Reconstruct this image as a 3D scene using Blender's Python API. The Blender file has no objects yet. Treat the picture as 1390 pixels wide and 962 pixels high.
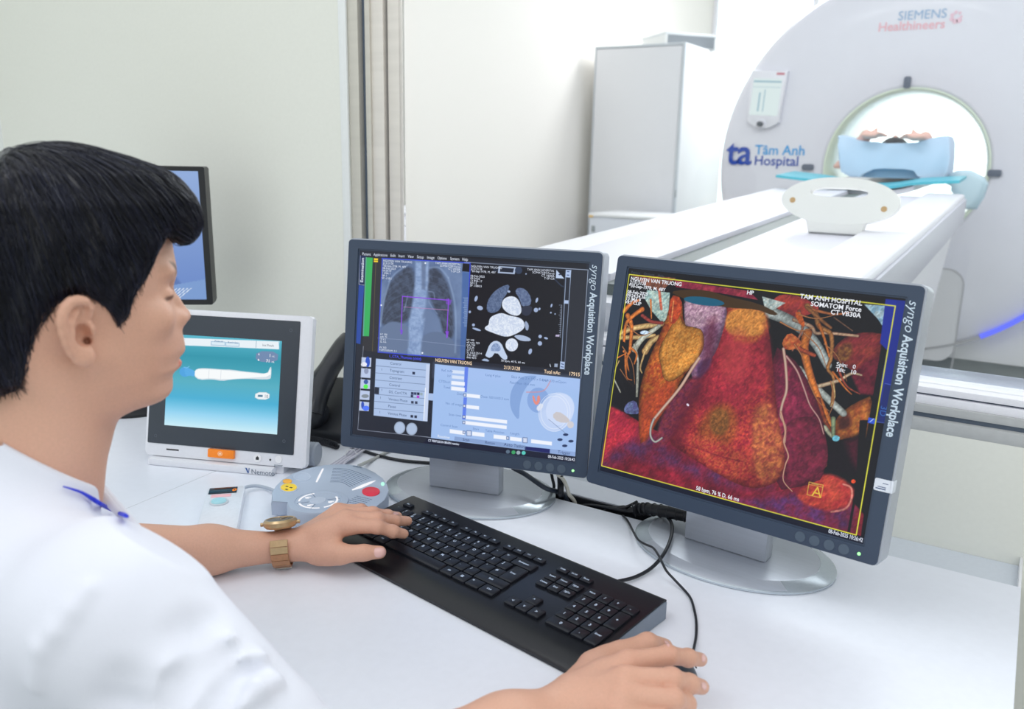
import bpy, bmesh, math, random
import numpy as np
from mathutils import Vector, Matrix, noise
from mathutils.bvhtree import BVHTree
random.seed(7); RNG = np.random.default_rng(7)
scene = bpy.context.scene
C = scene.collection
R = math.radians
DESK = 0.7504

# ------------------------------------------------------------------ camera (solved from the photograph)
CAM = np.array([0.0, 0.0, 1.3127]); FPX = 1137.39
CR = np.array([0.8482, 0.5293, 0.0209]); CU = np.array([-0.1399, 0.1859, 0.9726]); CW = np.array([-0.5109, 0.8278, -0.2317])
CR /= np.linalg.norm(CR); CU -= CR * (CU @ CR); CU /= np.linalg.norm(CU); CW = np.cross(CU, CR)
def ray(x, y): return (x - 695) / FPX * CR - (y - 481) / FPX * CU + CW
def atz(x, y, z):                       # measured photo point -> world point at height z
    d = ray(x, y); return CAM + d * ((z - CAM[2]) / d[2])
def aty(x, y, Y):                       # ... on the vertical plane at depth Y
    d = ray(x, y); return CAM + d * (Y / d[1])
def atd(x, y, t): return CAM + ray(x, y) * t
cam = bpy.data.objects.new('camera', bpy.data.cameras.new('camera')); C.objects.link(cam)
M = Matrix.Identity(4)
for i in range(3):
    M[i][0], M[i][1], M[i][2], M[i][3] = CR[i], CU[i], -CW[i], CAM[i]
cam.matrix_world = M
cam.data.sensor_width = 36; cam.data.sensor_fit = 'HORIZONTAL'; cam.data.lens = FPX / 1390 * 36
cam.data.clip_start = 0.05; cam.data.clip_end = 100
cam.data.dof.use_dof = True; cam.data.dof.focus_distance = 1.25; cam.data.dof.aperture_fstop = 5.6
scene.camera = cam

# ------------------------------------------------------------------ materials
def lin(c):
    out = []
    for v in c[:3]:
        v = v / 255
        out.append(v / 12.92 if v <= .04045 else ((v + .055) / 1.055) ** 2.4)
    return out
MATS = {}
def pm(name, rgb, rough=.5, metal=0., bump=0., scale=200., var=.03, spec=.5, coat=0., emit=0., alpha=1., trans=0., aniso=False, sss=0., attr=None, detail=4):
    if name in MATS: return MATS[name]
    m = bpy.data.materials.new(name); m.use_nodes = True; nt = m.node_tree; N = nt.nodes; L = nt.links
    b = N['Principled BSDF']
    b.inputs['Roughness'].default_value = rough; b.inputs['Metallic'].default_value = metal
    b.inputs['Specular IOR Level'].default_value = spec; b.inputs['Coat Weight'].default_value = coat; b.inputs['Coat Roughness'].default_value = .1
    b.inputs['Transmission Weight'].default_value = trans
    b.inputs['Alpha'].default_value = alpha
    c = lin(rgb)
    tc = N.new('ShaderNodeTexCoord')
    nz = N.new('ShaderNodeTexNoise'); nz.inputs['Scale'].default_value = scale; nz.inputs['Detail'].default_value = detail
    if aniso:
        mp = N.new('ShaderNodeMapping'); mp.inputs['Scale'].default_value = (.03, 1, 1)
        L.new(tc.outputs['Object'], mp.inputs['Vector']); L.new(mp.outputs['Vector'], nz.inputs['Vector'])
    else: L.new(tc.outputs['Object'], nz.inputs['Vector'])
    cr = N.new('ShaderNodeValToRGB')
    cr.color_ramp.elements[0].position = .3; cr.color_ramp.elements[1].position = .7
    cr.color_ramp.elements[0].color = [v * (1 - var) for v in c] + [1]; cr.color_ramp.elements[1].color = [min(1, v * (1 + var)) for v in c] + [1]
    L.new(nz.outputs['Fac'], cr.inputs['Fac']); src = cr.outputs['Color']
    if attr:
        at = N.new('ShaderNodeVertexColor'); at.layer_name = attr
        mx = N.new('ShaderNodeMix'); mx.data_type = 'RGBA'; mx.blend_type = 'MULTIPLY'; mx.inputs['Factor'].default_value = 1
        L.new(src, mx.inputs['A']); L.new(at.outputs['Color'], mx.inputs['B']); src = mx.outputs['Result']
    L.new(src, b.inputs['Base Color'])
    if sss:
        b.inputs['Subsurface Weight'].default_value = sss; b.inputs['Subsurface Radius'].default_value = (1, .35, .2); b.inputs['Subsurface Scale'].default_value = .006
    if emit:
        L.new(src, b.inputs['Emission Color']); b.inputs['Emission Strength'].default_value = emit
    if bump:
        bp = N.new('ShaderNodeBump'); bp.inputs['Strength'].default_value = bump; bp.inputs['Distance'].default_value = .001
        L.new(nz.outputs['Fac'], bp.inputs['Height']); L.new(bp.outputs['Normal'], b.inputs['Normal'])
    MATS[name] = m; return m

# ------------------------------------------------------------------ mesh builder
class MB:
    def __init__(s): s.bm = bmesh.new(); s.mi = 0
    def _tag(s, faces):
        for f in faces: f.material_index = s.mi
        return faces
    def faces(s, vs, fs, M=None):
        v = [s.bm.verts.new(M @ Vector(p) if M is not None else Vector(p)) for p in vs]
        out = []
        for f in fs:
            try: out.append(s.bm.faces.new([v[i] for i in f]))
            except ValueError: pass
        return s._tag(out)
    def bevel(s, faces, off, seg=2, sel=None):
        es = {e for f in faces for e in f.edges}
        if sel: es = {e for e in es if sel(e)}
        r = bmesh.ops.bevel(s.bm, geom=list(es), offset=off, segments=seg, affect='EDGES', profile=.5, clamp_overlap=True)
        s._tag(r['faces'])
    def box(s, x0, x1, y0, y1, z0, z1, M=None, bev=0, seg=2):
        vs = [(x, y, z) for z in (z0, z1) for y in (y0, y1) for x in (x0, x1)]
        f = s.faces(vs, [(0, 2, 3, 1), (4, 5, 7, 6), (0, 1, 5, 4), (2, 6, 7, 3), (0, 4, 6, 2), (1, 3, 7, 5)], M)
        if bev: s.bevel(f, bev, seg)
        return f
    def prism(s, poly, z0, z1, M=None, bev=0, seg=2, top_only=False):
        poly = [tuple(p) for p in poly]
        a = sum(poly[i][0] * poly[(i + 1) % len(poly)][1] - poly[(i + 1) % len(poly)][0] * poly[i][1] for i in range(len(poly)))
        if a < 0: poly = poly[::-1]
        n = len(poly)
        vs = [(x, y, z0) for x, y in poly] + [(x, y, z1) for x, y in poly]
        fs = [tuple(range(n))[::-1], tuple(range(n, 2 * n))] + [(i, (i + 1) % n, n + (i + 1) % n, n + i) for i in range(n)]
        f = s.faces(vs, fs, M)
        if bev:
            tops = [f[1]] if top_only else [f[0], f[1]]
            es = {e for t in tops for e in t.edges}
            r = bmesh.ops.bevel(s.bm, geom=list(es), offset=bev, segments=seg, affect='EDGES', profile=.5, clamp_overlap=True)
            s._tag(r['faces'])
        return f
    def lathe(s, prof, M=None, seg=48, sx=1, sy=1, closed=False):
        # prof: (r, z) around Z
        vs = []; fs = []; n = len(prof)
        for i in range(seg):
            a = 2 * math.pi * i / seg
            for r, z in prof: vs.append((r * sx * math.cos(a), r * sy * math.sin(a), z))
        m = n if closed else n - 1
        for i in range(seg):
            j = (i + 1) % seg
            for k in range(m):
                k2 = (k + 1) % n
                q = [i * n + k, j * n + k, j * n + k2, i * n + k2]
                fs.append(tuple(q))
        f = s.faces(vs, fs, M)
        if not closed:
            for k, rev in ((0, True), (n - 1, False)):
                if prof[k][0] > 1e-6:
                    ring = [i * n + k for i in range(seg)]
                    vv = [(M @ Vector(vs[i]) if M is not None else Vector(vs[i])) for i in ring]
                    bv = [s.bm.verts.new(p) for p in vv]
                    s._tag([s.bm.faces.new(bv[::-1] if rev else bv)])
        return f
    def cyl(s, c, r, h, M=None, seg=32, bev=0):
        p = [(0, 0), (r - bev, 0), (r, bev), (r, h - bev), (r - bev, h), (0, h)] if bev else [(0, 0), (r, 0), (r, h), (0, h)]
        T = Matrix.Translation(c)
        return s.lathe(p, (M @ T) if M is not None else T, seg)
    def ell(s, c, rx, ry, rz, M=None, seg=24, rings=12):
        p = [(math.sin(math.pi * i / rings), -math.cos(math.pi * i / rings)) for i in range(rings + 1)]
        T = Matrix.Translation(c) @ Matrix.Diagonal((rx, ry, rz, 1))
        return s.lathe(p, (M @ T) if M is not None else T, seg)
    def tube(s, pts, r, seg=10, spline=True, n=8, flat=1., closed=False):
        pts = [np.array(p, float) for p in pts]
        rs = list(r) if isinstance(r, (list, tuple)) else [r] * len(pts)
        if spline and len(pts) > 2:
            P = []; Q = []
            for i in range(len(pts) - 1):
                p0 = pts[max(i - 1, 0)]; p1 = pts[i]; p2 = pts[i + 1]; p3 = pts[min(i + 2, len(pts) - 1)]
                for k in range(n):
                    t = k / n
                    P.append(.5 * (2 * p1 + (p2 - p0) * t + (2 * p0 - 5 * p1 + 4 * p2 - p3) * t * t + (3 * p1 - p0 - 3 * p2 + p3) * t ** 3)); Q.append(rs[i] * (1 - t) + rs[i + 1] * t)
            P.append(pts[-1]); Q.append(rs[-1]); pts, rs = P, Q
        up = np.array([0, 0, 1.0]); vs = []; fs = []; m = len(pts); nprev = None
        for i, p in enumerate(pts):
            d = pts[min(i + 1, m - 1)] - pts[max(i - 1, 0)]; d = d / (np.linalg.norm(d) + 1e-12)
            if nprev is None:
                a = np.cross(d, up)
                if np.linalg.norm(a) < 1e-3: a = np.cross(d, [1, 0, 0])
            else: a = nprev - d * (nprev @ d)
            a = a / np.linalg.norm(a); nprev = a; b = np.cross(d, a)
            for k in range(seg):
                t = 2 * math.pi * k / seg
                vs.append(p + rs[i] * (a * math.cos(t) + b * flat * math.sin(t)))
        for i in range(m - 1):
            for k in range(seg):
                k2 = (k + 1) % seg
                fs.append((i * seg + k, i * seg + k2, (i + 1) * seg + k2, (i + 1) * seg + k))
        fs.append(tuple(range(seg))[::-1]); fs.append(tuple(range((m - 1) * seg, m * seg)))
        return s.faces(vs, fs)
    def text(s, body, size, M, bold=0., shear=0., align='LEFT', depth=0., space=1., width=None):
        cu = bpy.data.curves.new('lettering', 'FONT'); cu.body = body; cu.size = size; cu.offset = bold * size; cu.shear = shear
        cu.align_x = align; cu.resolution_u = 3; cu.extrude = depth; cu.space_character = space
        ob = bpy.data.objects.new('lettering', cu); me = ob.to_mesh()
        vs = [tuple(v.co) for v in me.vertices]; fs = [tuple(p.vertices) for p in me.polygons]
        if width and vs:
            x_ = [v[0] for v in vs]; k = width / max(max(x_) - min(x_), 1e-6); vs = [(v[0] * k, v[1], v[2]) for v in vs]
        ob.to_mesh_clear(); bpy.data.objects.remove(ob); bpy.data.curves.remove(cu)
        return s.faces(vs, fs, M)
    def build(s, name, mats, parent=None, smooth=35, recalc=True, label=None):
        if recalc: bmesh.ops.recalc_face_normals(s.bm, faces=s.bm.faces[:])
        me = bpy.data.meshes.new(name); s.bm.to_mesh(me); s.bm.free()
        for m in (mats if isinstance(mats, (list, tuple)) else [mats]): me.materials.append(m)
        if smooth:
            me.polygons.foreach_set('use_smooth', [True] * len(me.polygons)); me.set_sharp_from_angle(angle=R(smooth))
        o = bpy.data.objects.new(name, me); C.objects.link(o)
        if parent is not None: o.parent = parent
        if label: o['label'] = label
        return o
def tag(o, label=None, cat=None, group=None, kind=None):
    if label: o['label'] = label
    if cat: o['category'] = cat
    if group: o['group'] = group
    if kind: o['kind'] = kind
    return o
def thing(name, label, cat, loc=(0, 0, 0), rz=0., group=None):
    o = bpy.data.objects.new(name, None); C.objects.link(o); o.empty_display_size = .05
    o.location = loc; o.rotation_euler = (0, 0, rz); return tag(o, label, cat, group)
def struct(mb, name, mats, parent=None, smooth=35):
    o = mb.build(name, mats, parent, smooth)
    if parent is None: o['kind'] = 'structure'
    return o
def rrect(x0, x1, y0, y1, r, seg=6):
    out = []
    for cx, cy, a0 in ((x1 - r, y1 - r, 0), (x0 + r, y1 - r, 90), (x0 + r, y0 + r, 180), (x1 - r, y0 + r, 270)):
        for k in range(seg + 1):
            a = R(a0 + 90 * k / seg); out.append((cx + r * math.cos(a), cy + r * math.sin(a)))
    return out
def frame_mesh(mb, outer, inner, z0, z1, M=None):
    # ring between two outlines of equal vertex count, extruded z0..z1
    n = len(outer)
    vs = [(x, y, z1) for x, y in outer] + [(x, y, z1) for x, y in inner] + [(x, y, z0) for x, y in outer] + [(x, y, z0) for x, y in inner]
    fs = []
    for i in range(n):
        j = (i + 1) % n
        fs += [(i, j, n + j, n + i), (2 * n + j, 2 * n + i, 3 * n + i, 3 * n + j), (2 * n + i, 2 * n + j, j, i), (n + i, n + j, 3 * n + j, 3 * n + i)]
    return mb.faces(vs, fs, M)
UPRIGHT = Matrix(((1, 0, 0, 0), (0, 0, -1, 0), (0, 1, 0, 0), (0, 0, 0, 1)))   # local XY drawing stands up, faces -Y
# ================================================================== setting
m_wall = pm('wall_paint', (234, 235, 226), .7, bump=.15, scale=120, var=.012)
m_wallw = pm('wall_paint_white', (236, 239, 238), .7, bump=.12, scale=120, var=.012)
m_exam = pm('exam_wall_paint', (250, 245, 239), .75, bump=.1, scale=90, var=.01)
m_floor = pm('floor_vinyl', (168, 172, 172), .35, var=.05, scale=14)
m_alu = pm('aluminium', (212, 208, 198), .38, .35, var=.04, scale=60, aniso=True)
m_alul = pm('aluminium_pale', (232, 226, 218), .4, .3, var=.04, scale=60, aniso=True)
m_gap = pm('frame_gasket', (92, 104, 120), .5, var=.05)
m_rail = pm('white_rail', (238, 238, 244), .35, var=.02)
m_sillm = pm('steel_sill', (150, 158, 176), .25, .6, var=.06, scale=30, aniso=True)
m_sillg = pm('grey_sill', (186, 188, 188), .45, var=.05, scale=60)

mb = MB(); mb.box(-4, 4, -2.2, 8.6, -.1, 0); struct(mb, 'floor', m_floor)
WY = 1.366
mb = MB()
mb.box(-2.62, -1.258, WY, WY + .14, 0, 2.75); mb.box(-1.258, 2.7, WY, WY + .14, 0, .917); mb.box(-1.258, 2.7, WY, WY + .14, 2.3, 2.75)
struct(mb, 'wall_front', m_wall)
mb = MB(); mb.box(-2.74, -2.62, -1.2, WY + .14, 0, 2.75); struct(mb, 'wall_left', m_wallw)
mb = MB(); mb.box(-1.278, -1.2575, WY - .004, WY + .002, .75, 2.3, bev=.0015); struct(mb, 'lit_edge_strip', m_wallw)  # white strip painted in for the lit edge of the wall

# window between the control room and the exam room
def fx(px): return -1.2572 + (px - 474.6) * .002005
mb = MB()
def jamb(p0, p1, y, mi):
    mb.mi = mi; mb.box(fx(p0), fx(p1), WY + y, WY + .028, .98 if mi != 2 else .98, 2.3, bev=.0008)
jamb(474.6, 488, .002, 0); jamb(488, 495.5, .016, 2); jamb(495.5, 502, .006, 0); jamb(502, 518, .010, 1); jamb(518, 521.5, .026, 2); jamb(521.5, 536, .016, 1)
def sill(y, z0, z1, mi, y1=.09):
    mb.mi = mi; mb.box(-1.2572, 2.7, WY + y, WY + y1, z0, z1, bev=.0006)
sill(.000, .917, .936, 3); sill(.012, .936, .9435, 2); sill(.008, .9435, .956, 3); sill(.014, .956, .9685, 4); sill(.024, .9685, .972, 2); sill(.016, .972, .982, 4); sill(.06, .962, .9755, 5, .20)
mb.mi = 1; mb.box(-1.2572, 2.7, WY + .01, WY + .09, 2.25, 2.3)
wf = struct(mb, 'window_1', [m_alu, m_alul, m_gap, m_sillg, m_rail, m_sillm])
g = bpy.data.materials.new('window_glass'); g.use_nodes = True; nt = g.node_tree; nt.nodes.remove(nt.nodes['Principled BSDF'])
tr = nt.nodes.new('ShaderNodeBsdfTransparent'); gl = nt.nodes.new('ShaderNodeBsdfGlossy'); gl.inputs['Roughness'].default_value = .02
fr = nt.nodes.new('ShaderNodeFresnel'); fr.inputs['IOR'].default_value = 1.35; mx = nt.nodes.new('ShaderNodeMixShader'); tr.inputs['Color'].default_value = (.97, .985, .985, 1)
nt.links.new(fr.outputs[0], mx.inputs[0]); nt.links.new(tr.outputs[0], mx.inputs[1]); nt.links.new(gl.outputs[0], mx.inputs[2]); nt.links.new(mx.outputs[0], nt.nodes['Material Output'].inputs[0])
mb = MB(); mb.box(fx(530), 2.7, WY + .042, WY + .048, .975, 2.26); struct(mb, 'window_1_glass', g, wf)

# exam room shell
XW, YB = -2.92, 8.25
mb = MB(); mb.box(XW - .12, XW, WY + .14, YB + .1, 0, 3.3); struct(mb, 'wall_side', m_exam)
mb = MB()
mb.box(XW, 3.2, YB, YB + .12, 0, .45); mb.box(XW, 3.2, YB, YB + .12, 3.1, 3.3); mb.box(3.2, 4, YB, YB + .12, 0, 3.3)
struct(mb, 'wall_back', m_exam)
mb = MB()
for x0, x1 in ((XW, XW + .03), (-2.0, -1.96), (.15, .19), (1.6, 1.64), (3.15, 3.2)): mb.box(x0, x1, YB + .02, YB + .09, .45, 3.1, bev=.003)
for z0, z1 in ((.45, .50), (3.06, 3.1)): mb.box(XW, 3.2, YB + .02, YB + .09, z0, z1, bev=.003)
w2 = struct(mb, 'window_2', m_rail)
mb = MB(); mb.box(XW + .01, 3.18, YB + .05, YB + .056, .47, 3.08); struct(mb, 'window_2_glass', g, w2)
mb = MB(); mb.box(3.9, 4, -2.2, YB, 0, 3.3); struct(mb, 'wall_right', m_exam)

# ================================================================== light: bright daylight beyond the exam room, soft ambient, ceiling lamps
w = bpy.data.worlds.new('World'); scene.world = w; w.use_nodes = True; nt = w.node_tree; N = nt.nodes; L = nt.links
bg = N['Background']; tc = N.new('ShaderNodeTexCoord'); sp = N.new('ShaderNodeSeparateXYZ'); L.new(tc.outputs['Generated'], sp.inputs[0])
mr = N.new('ShaderNodeMapRange'); mr.interpolation_type = 'SMOOTHSTEP'; mr.inputs['From Min'].default_value = .2; mr.inputs['From Max'].default_value = .85; mr.inputs['To Min'].default_value = .97; mr.inputs['To Max'].default_value = 2.4
L.new(sp.outputs['Y'], mr.inputs['Value']); L.new(mr.outputs[0], bg.inputs['Strength'])
cr = N.new('ShaderNodeValToRGB'); cr.color_ramp.elements[0].position = .35; cr.color_ramp.elements[0].color = (.86, .96, .86, 1); cr.color_ramp.elements[1].position = .6; cr.color_ramp.elements[1].color = (.94, .97, 1, 1)
mz = N.new('ShaderNodeMapRange'); mz.inputs['From Min'].default_value = -1; mz.inputs['From Max'].default_value = 1; L.new(sp.outputs['Z'], mz.inputs['Value']); L.new(mz.outputs[0], cr.inputs['Fac']); L.new(cr.outputs[0], bg.inputs['Color'])
def lamp(name, loc, sx, sy, power, aim=(0, 0, -1), col=(.97, .985, 1)):
    l = bpy.data.lights.new(name, 'AREA'); l.shape = 'RECTANGLE'; l.size = sx; l.size_y = sy; l.energy = power; l.color = col
    o = bpy.data.objects.new(name, l); C.objects.link(o); o.location = loc; o.rotation_euler = Vector(aim).to_track_quat('-Z', 'Y').to_euler(); return o
lamp('ceiling_lamp', (-1.1, -.1, 2.7), 1.2, .6, 8); lamp('ceiling_lamp', (.7, .1, 2.7), 1.2, .6, 7)
lamp('ceiling_lamp', (-1.0, 3.0, 2.7), 1.2, .6, 16); lamp('ceiling_lamp', (.8, 3.6, 2.7), 1.2, .6, 11); lamp('ceiling_lamp', (-1.6, 6.2, 3.0), 1.2, .6, 34)
vs = scene.view_settings; vs.view_transform = 'Standard'; vs.look = 'None'; vs.gamma = 1; vs.exposure = 0; vs.use_curve_mapping = False
# ================================================================== desk
m_desk = pm('white_laminate', (236, 240, 249), .32, bump=.06, scale=90, var=.012)
m_ledge = pm('pale_blue_laminate', (212, 219, 228), .4, var=.02)
m_dark = pm('dark_plastic', (34, 37, 43), .45, var=.05)
m_black = pm('black_plastic', (20, 22, 27), .38, var=.06)
m_cable = pm('black_cable', (24, 28, 36), .42, var=.05)
m_white = pm('white_plastic', (236, 237, 240), .35, var=.015)
m_seam = pm('laminate_seam', (196, 200, 206), .5)
DY0 = .525
desk = thing('desk', 'long white laminate desk under the window with a cable slot along its back', 'desk', (-1.2, .8, 0))
def D(x): return x + 1.2
mb = MB(); z0, z1 = .715, .75
sx0, sx1 = -.79, -.20
yy = lambda y: y - .8
mb.box(D(-2.55), D(.05), yy(DY0), yy(1.166), z0, z1); mb.box(D(-2.55), D(sx0), yy(1.166), yy(1.262), z0, z1); mb.box(D(sx1), D(.05), yy(1.166), yy(1.262), z0, z1)
mb.box(D(sx0), D(sx1), yy(1.2), yy(1.262), z0, z1)
mb.build('desk_top', m_desk, desk, smooth=0)
mb = MB(); mb.box(D(-2.55), D(.046), yy(1.264), yy(1.3655), .70, .737); mb.build('rear_ledge', m_ledge, desk, smooth=0)
mb = MB(); mb.box(D(.046), D(.05), yy(1.262), yy(1.3655), .70, .752, bev=.001); mb.build('edge_trim', m_white, desk)
mb = MB(); mb.box(D(sx0), D(sx1), yy(1.1665), yy(1.1995), .66, .668); mb.box(D(sx0), D(sx1), yy(1.1955), yy(1.1995), .66, .748); mb.box(D(sx0), D(sx1), yy(1.1665), yy(1.1705), .66, .748)
mb.build('cable_tray', m_dark, desk)
for x in (-2.54, .018):
    mb = MB(); mb.box(D(x), D(x + .03), yy(DY0 + .05), yy(1.24), 0, .715, bev=.002); mb.build('side_panel', m_desk, desk)
mb = MB(); mb.box(D(-2.5), D(.015), yy(1.22), yy(1.24), .25, .715); mb.build('back_panel', m_desk, desk)
mb = MB(); mb.tube([(D(-1.172), yy(.7305), .7498), (D(-1.19), yy(.93), .7498)], .0006, 6, spline=False); mb.tube([(D(-1.172), yy(.7305), .7498), (D(-1.14), yy(.53), .7498)], .0006, 6, spline=False)
mb.build('seam', m_seam, desk)

# ================================================================== the two large monitors
m_slate = pm('slate_bezel', (50, 66, 88), .42, bump=.08, scale=900, var=.03, coat=.1)
m_silver = pm('silver_housing', (176, 182, 192), .36, .15, var=.02)
m_satin = pm('satin_aluminium', (186, 192, 202), .30, .35, bump=.05, scale=260, var=.03, aniso=True)
m_satin2 = pm('satin_aluminium_rim', (190, 200, 208), .22, .45, bump=.03, scale=260, var=.03)
m_letter = pm('pale_lettering', (206, 222, 236), .5, var=0)
m_btn = pm('slate_button', (76, 91, 108), .5, var=.03)
m_led = pm('green_indicator', (150, 240, 150), .3, emit=1.2)
m_scr = {}
def screen_mat(name, strength):
    m = bpy.data.materials.new(name); m.use_nodes = True; nt = m.node_tree; b = nt.nodes['Principled BSDF']
    at = nt.nodes.new('ShaderNodeVertexColor'); at.layer_name = 'picture'
    b.inputs['Base Color'].default_value = (.012, .012, .014, 1); b.inputs['Roughness'].default_value = .28; b.inputs['Specular IOR Level'].default_value = .25
    nt.links.new(at.outputs['Color'], b.inputs['Emission Color']); b.inputs['Emission Strength'].default_value = strength
    return m
def screen_mesh(name, img, x0, x1, y0, y1, M, parent, strength):
    # img: H x W x 3 sRGB floats, row 0 = top ; the picture a lit screen gives off, held by the mesh's points
    H, W = img.shape[:2]
    xs = np.linspace(x0, x1, W); ys = np.linspace(y1, y0, H)
    X, Y = np.meshgrid(xs, ys); P = np.stack([X, Y, np.zeros_like(X)], -1).reshape(-1, 3)
    Mm = np.array(M); P = P @ Mm[:3, :3].T + Mm[:3, 3]
    idx = np.arange(H * W).reshape(H, W)
    q = np.stack([idx[1:, :-1], idx[1:, 1:], idx[:-1, 1:], idx[:-1, :-1]], -1).reshape(-1, 4)
    me = bpy.data.meshes.new(name); me.vertices.add(len(P)); me.vertices.foreach_set('co', P.ravel().astype(np.float32))
    me.loops.add(q.size); me.loops.foreach_set('vertex_index', q.ravel().astype(np.int32)); me.polygons.add(len(q)); me.polygons.foreach_set('loop_start', (np.arange(len(q)) * 4).astype(np.int32))
    me.update(calc_edges=True)
    a = me.color_attributes.new('picture', 'FLOAT_COLOR', 'POINT')
    c = np.clip(img.reshape(-1, 3), 0, 1); c = np.where(c <= .04045, c / 12.92, ((c + .055) / 1.055) ** 2.4)
    a.data.foreach_set('color', np.concatenate([c, np.ones((len(c), 1))], 1).ravel().astype(np.float32))
    me.materials.append(screen_mat(name + '_light', strength)); me.validate()
    o = bpy.data.objects.new(name, me); C.objects.link(o); o.parent = parent; return o
def emis(name, rgb, s=1.0):
    if name in MATS: return MATS[name]
    m = bpy.data.materials.new(name); m.use_nodes = True; b = m.node_tree.nodes['Principled BSDF']; c = lin(rgb)
    b.inputs['Base Color'].default_value = (0, 0, 0, 1); b.inputs['Specular IOR Level'].default_value = 0; b.inputs['Emission Color'].default_value = c + [1]; b.inputs['Emission Strength'].default_value = s
    MATS[name] = m; return m

def make_monitor(name, label, pc, yaw, tilt, img, texts, strength, sticker=False):
    pc = Vector(pc); rz = Matrix.Rotation(yaw, 4, 'Z')
    base = pc - rz @ Vector((.013, -.052, 0)); base.z = DESK
    t = thing(name, label, 'monitor', base, yaw, 'large grey acquisition monitors')
    T = Matrix.Translation((.013, -.052, pc.z - DESK)) @ Matrix.Rotation(-tilt, 4, 'X') @ UPRIGHT
    mb = MB()
    frame_mesh(mb, rrect(-.2075, .2075, -.1722, .1672, .006), rrect(-.1905, .1905, -.153, .153, .0012), -.010, .0045, T)
    frame_mesh(mb, rrect(-.1905, .1905, -.153, .153, .0012), rrect(-.1882, .1882, -.1507, .1507, .0008), -.008, .0028, T)
    fs = [f for f in mb.bm.faces]
    bz = mb.build('bezel', m_slate, t, smooth=30)
    mb = MB(); mb.prism(rrect(-.2087, .2100, -.1734, .1695, .008), -.040, .0012, T, bev=.002)
    mb.prism(rrect(-.16, .16, -.14, .13, .02), -.062, -.040, T, bev=.006); mb.prism(rrect(-.06, .06, -.10, .06, .01), -.082, -.062, T, bev=.004)
    mb.build('housing', m_silver, t)
    screen_mesh('screen', img, -.1888, .1888, -.1513, .1513, T @ Matrix.Translation((0, 0, .0020)), t, strength)
    mb = MB(); mats = []
    for body, x, y, size, rgb, kw in texts:
        k = 'screen_text_%d_%d_%d' % rgb
        mm = emis(k, rgb, .95)
        if mm not in mats: mats.append(mm)
        mb.mi = mats.index(mm); rot = kw.pop('rot', 0) if kw else 0
        mb.text(body, size, T @ Matrix.Translation((x, y, .0023)) @ Matrix.Rotation(R(rot), 4, 'Z'), **(kw or {}))
    mb.build('screen_text', mats, t, smooth=0, recalc=False)
    mb = MB()
    L = T @ Matrix.Translation((.1932, .1500, .0048)) @ Matrix.Rotation(R(-90), 4, 'Z')
    mb.text('syngo', .0160, L, shear=.25, bold=-.004, width=.0375); mb.text('Acquisition Workplace', .0150, L @ Matrix.Translation((.0420, 0, 0)), bold=.026, width=.1235)
    mb.build('lettering', m_letter, t, smooth=0, recalc=False)
    for x in (.1135, .1316, .1498, .1677):
        mb = MB(); mb.cyl((0, 0, 0), .0066, .0008, T @ Matrix.Translation((x, -.1628, .0045)), seg=28, bev=.0003); mb.build('button', m_btn, t)
    mb = MB(); mb.cyl((0, 0, 0), .0020, .0006, T @ Matrix.Translation((.1858, -.1630, .0045)), seg=16); mb.build('power_light', m_led, t, label='green power light')
    if sticker:
        mb = MB(); mb.prism(rrect(.1893, .2082, -.0815, -.0665, .002), .0045, .0049, T); mb.mi = 1
        mb.box(.1915, .2030, -.0792, -.0778, .0049, .00495, T); mb.box(.1935, .2030, -.0767, -.0757, .0049, .00495, T); mb.box(.1985, .2050, -.0719, -.0711, .0049, .00495, T); mb.mi = 0
        mb.box(.2070, .2106, -.0815, -.0665, -.012, .0049, T, bev=.0003)
        mb.build('sticker', [pm('sticker_paper', (224, 230, 240), .5), pm('sticker_print', (70, 90, 130), .5)], t, label='small white sticker')
    # stand
    mb = MB(); mb.box(-.063, .061, -.016, .010, .012, .17, bev=.0015); mb.box(-.05, .05, -.004, .03, .13, .21, bev=.003); mb.build('stand_column', m_satin, t)
    mb = MB(); mb.lathe([(0, .0115), (.845, .0115), (.86, .0112), (.985, .005), (1.0, .0035), (1.0, .0006), (.99, 0), (0, 0)], Matrix.Translation((0, .012, 0)) @ Matrix.Diagonal((.149, .112, 1, 1)), seg=96)
    for f in mb.bm.faces:
        if f.calc_center_median().length > .80 * .113:
            c = f.calc_center_median(); r = math.hypot(c.x / .150, c.y / .113)
            if r > .85: f.material_index = 1
    mb.build('stand_base', [m_satin, m_satin2], t, smooth=25)
    return t

# ================================================================== rear monitor, half hidden by the head
def make_rear(img):
    t = thing('monitor', 'black framed monitor by the wall behind the seated man, showing a blue camera view', 'monitor', (-1.603, 1.085, DESK), R(40))
    T = Matrix.Translation((-.052, .02, .377)) @ Matrix.Rotation(R(1), 4, 'X') @ UPRIGHT
    mb = MB(); frame_mesh(mb, rrect(-.195, .195, -.147, .147, .004), rrect(-.182, .182, -.136, .138, .001), -.03, .004, T); mb.prism(rrect(-.194, .194, -.146, .146, .004), -.045, -.004, T, bev=.004); mb.build('housing', m_black, t)
    screen_mesh('screen', img, -.1825, .1825, -.1365, .1385, T @ Matrix.Translation((0, 0, -.001)), t, .9)
    mb = MB(); mb.box(-.09, -.03, .062, .088, .02, .36, bev=.004); mb.tube([(.03, .045, .24), (.035, .05, .215), (.0, .06, .195), (-.04, .07, .18)], .004); mb.build('stand_column', m_black, t)
    mb = MB(); mb.lathe([(0, .03), (.5, .028), (.85, .018), (1, .006), (1, 0), (0, 0)], Matrix.Translation((-.05, .035, 0)) @ Matrix.Diagonal((.125, .10, 1, 1)), seg=48); mb.build('stand_base', m_black, t)
    return t

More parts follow.
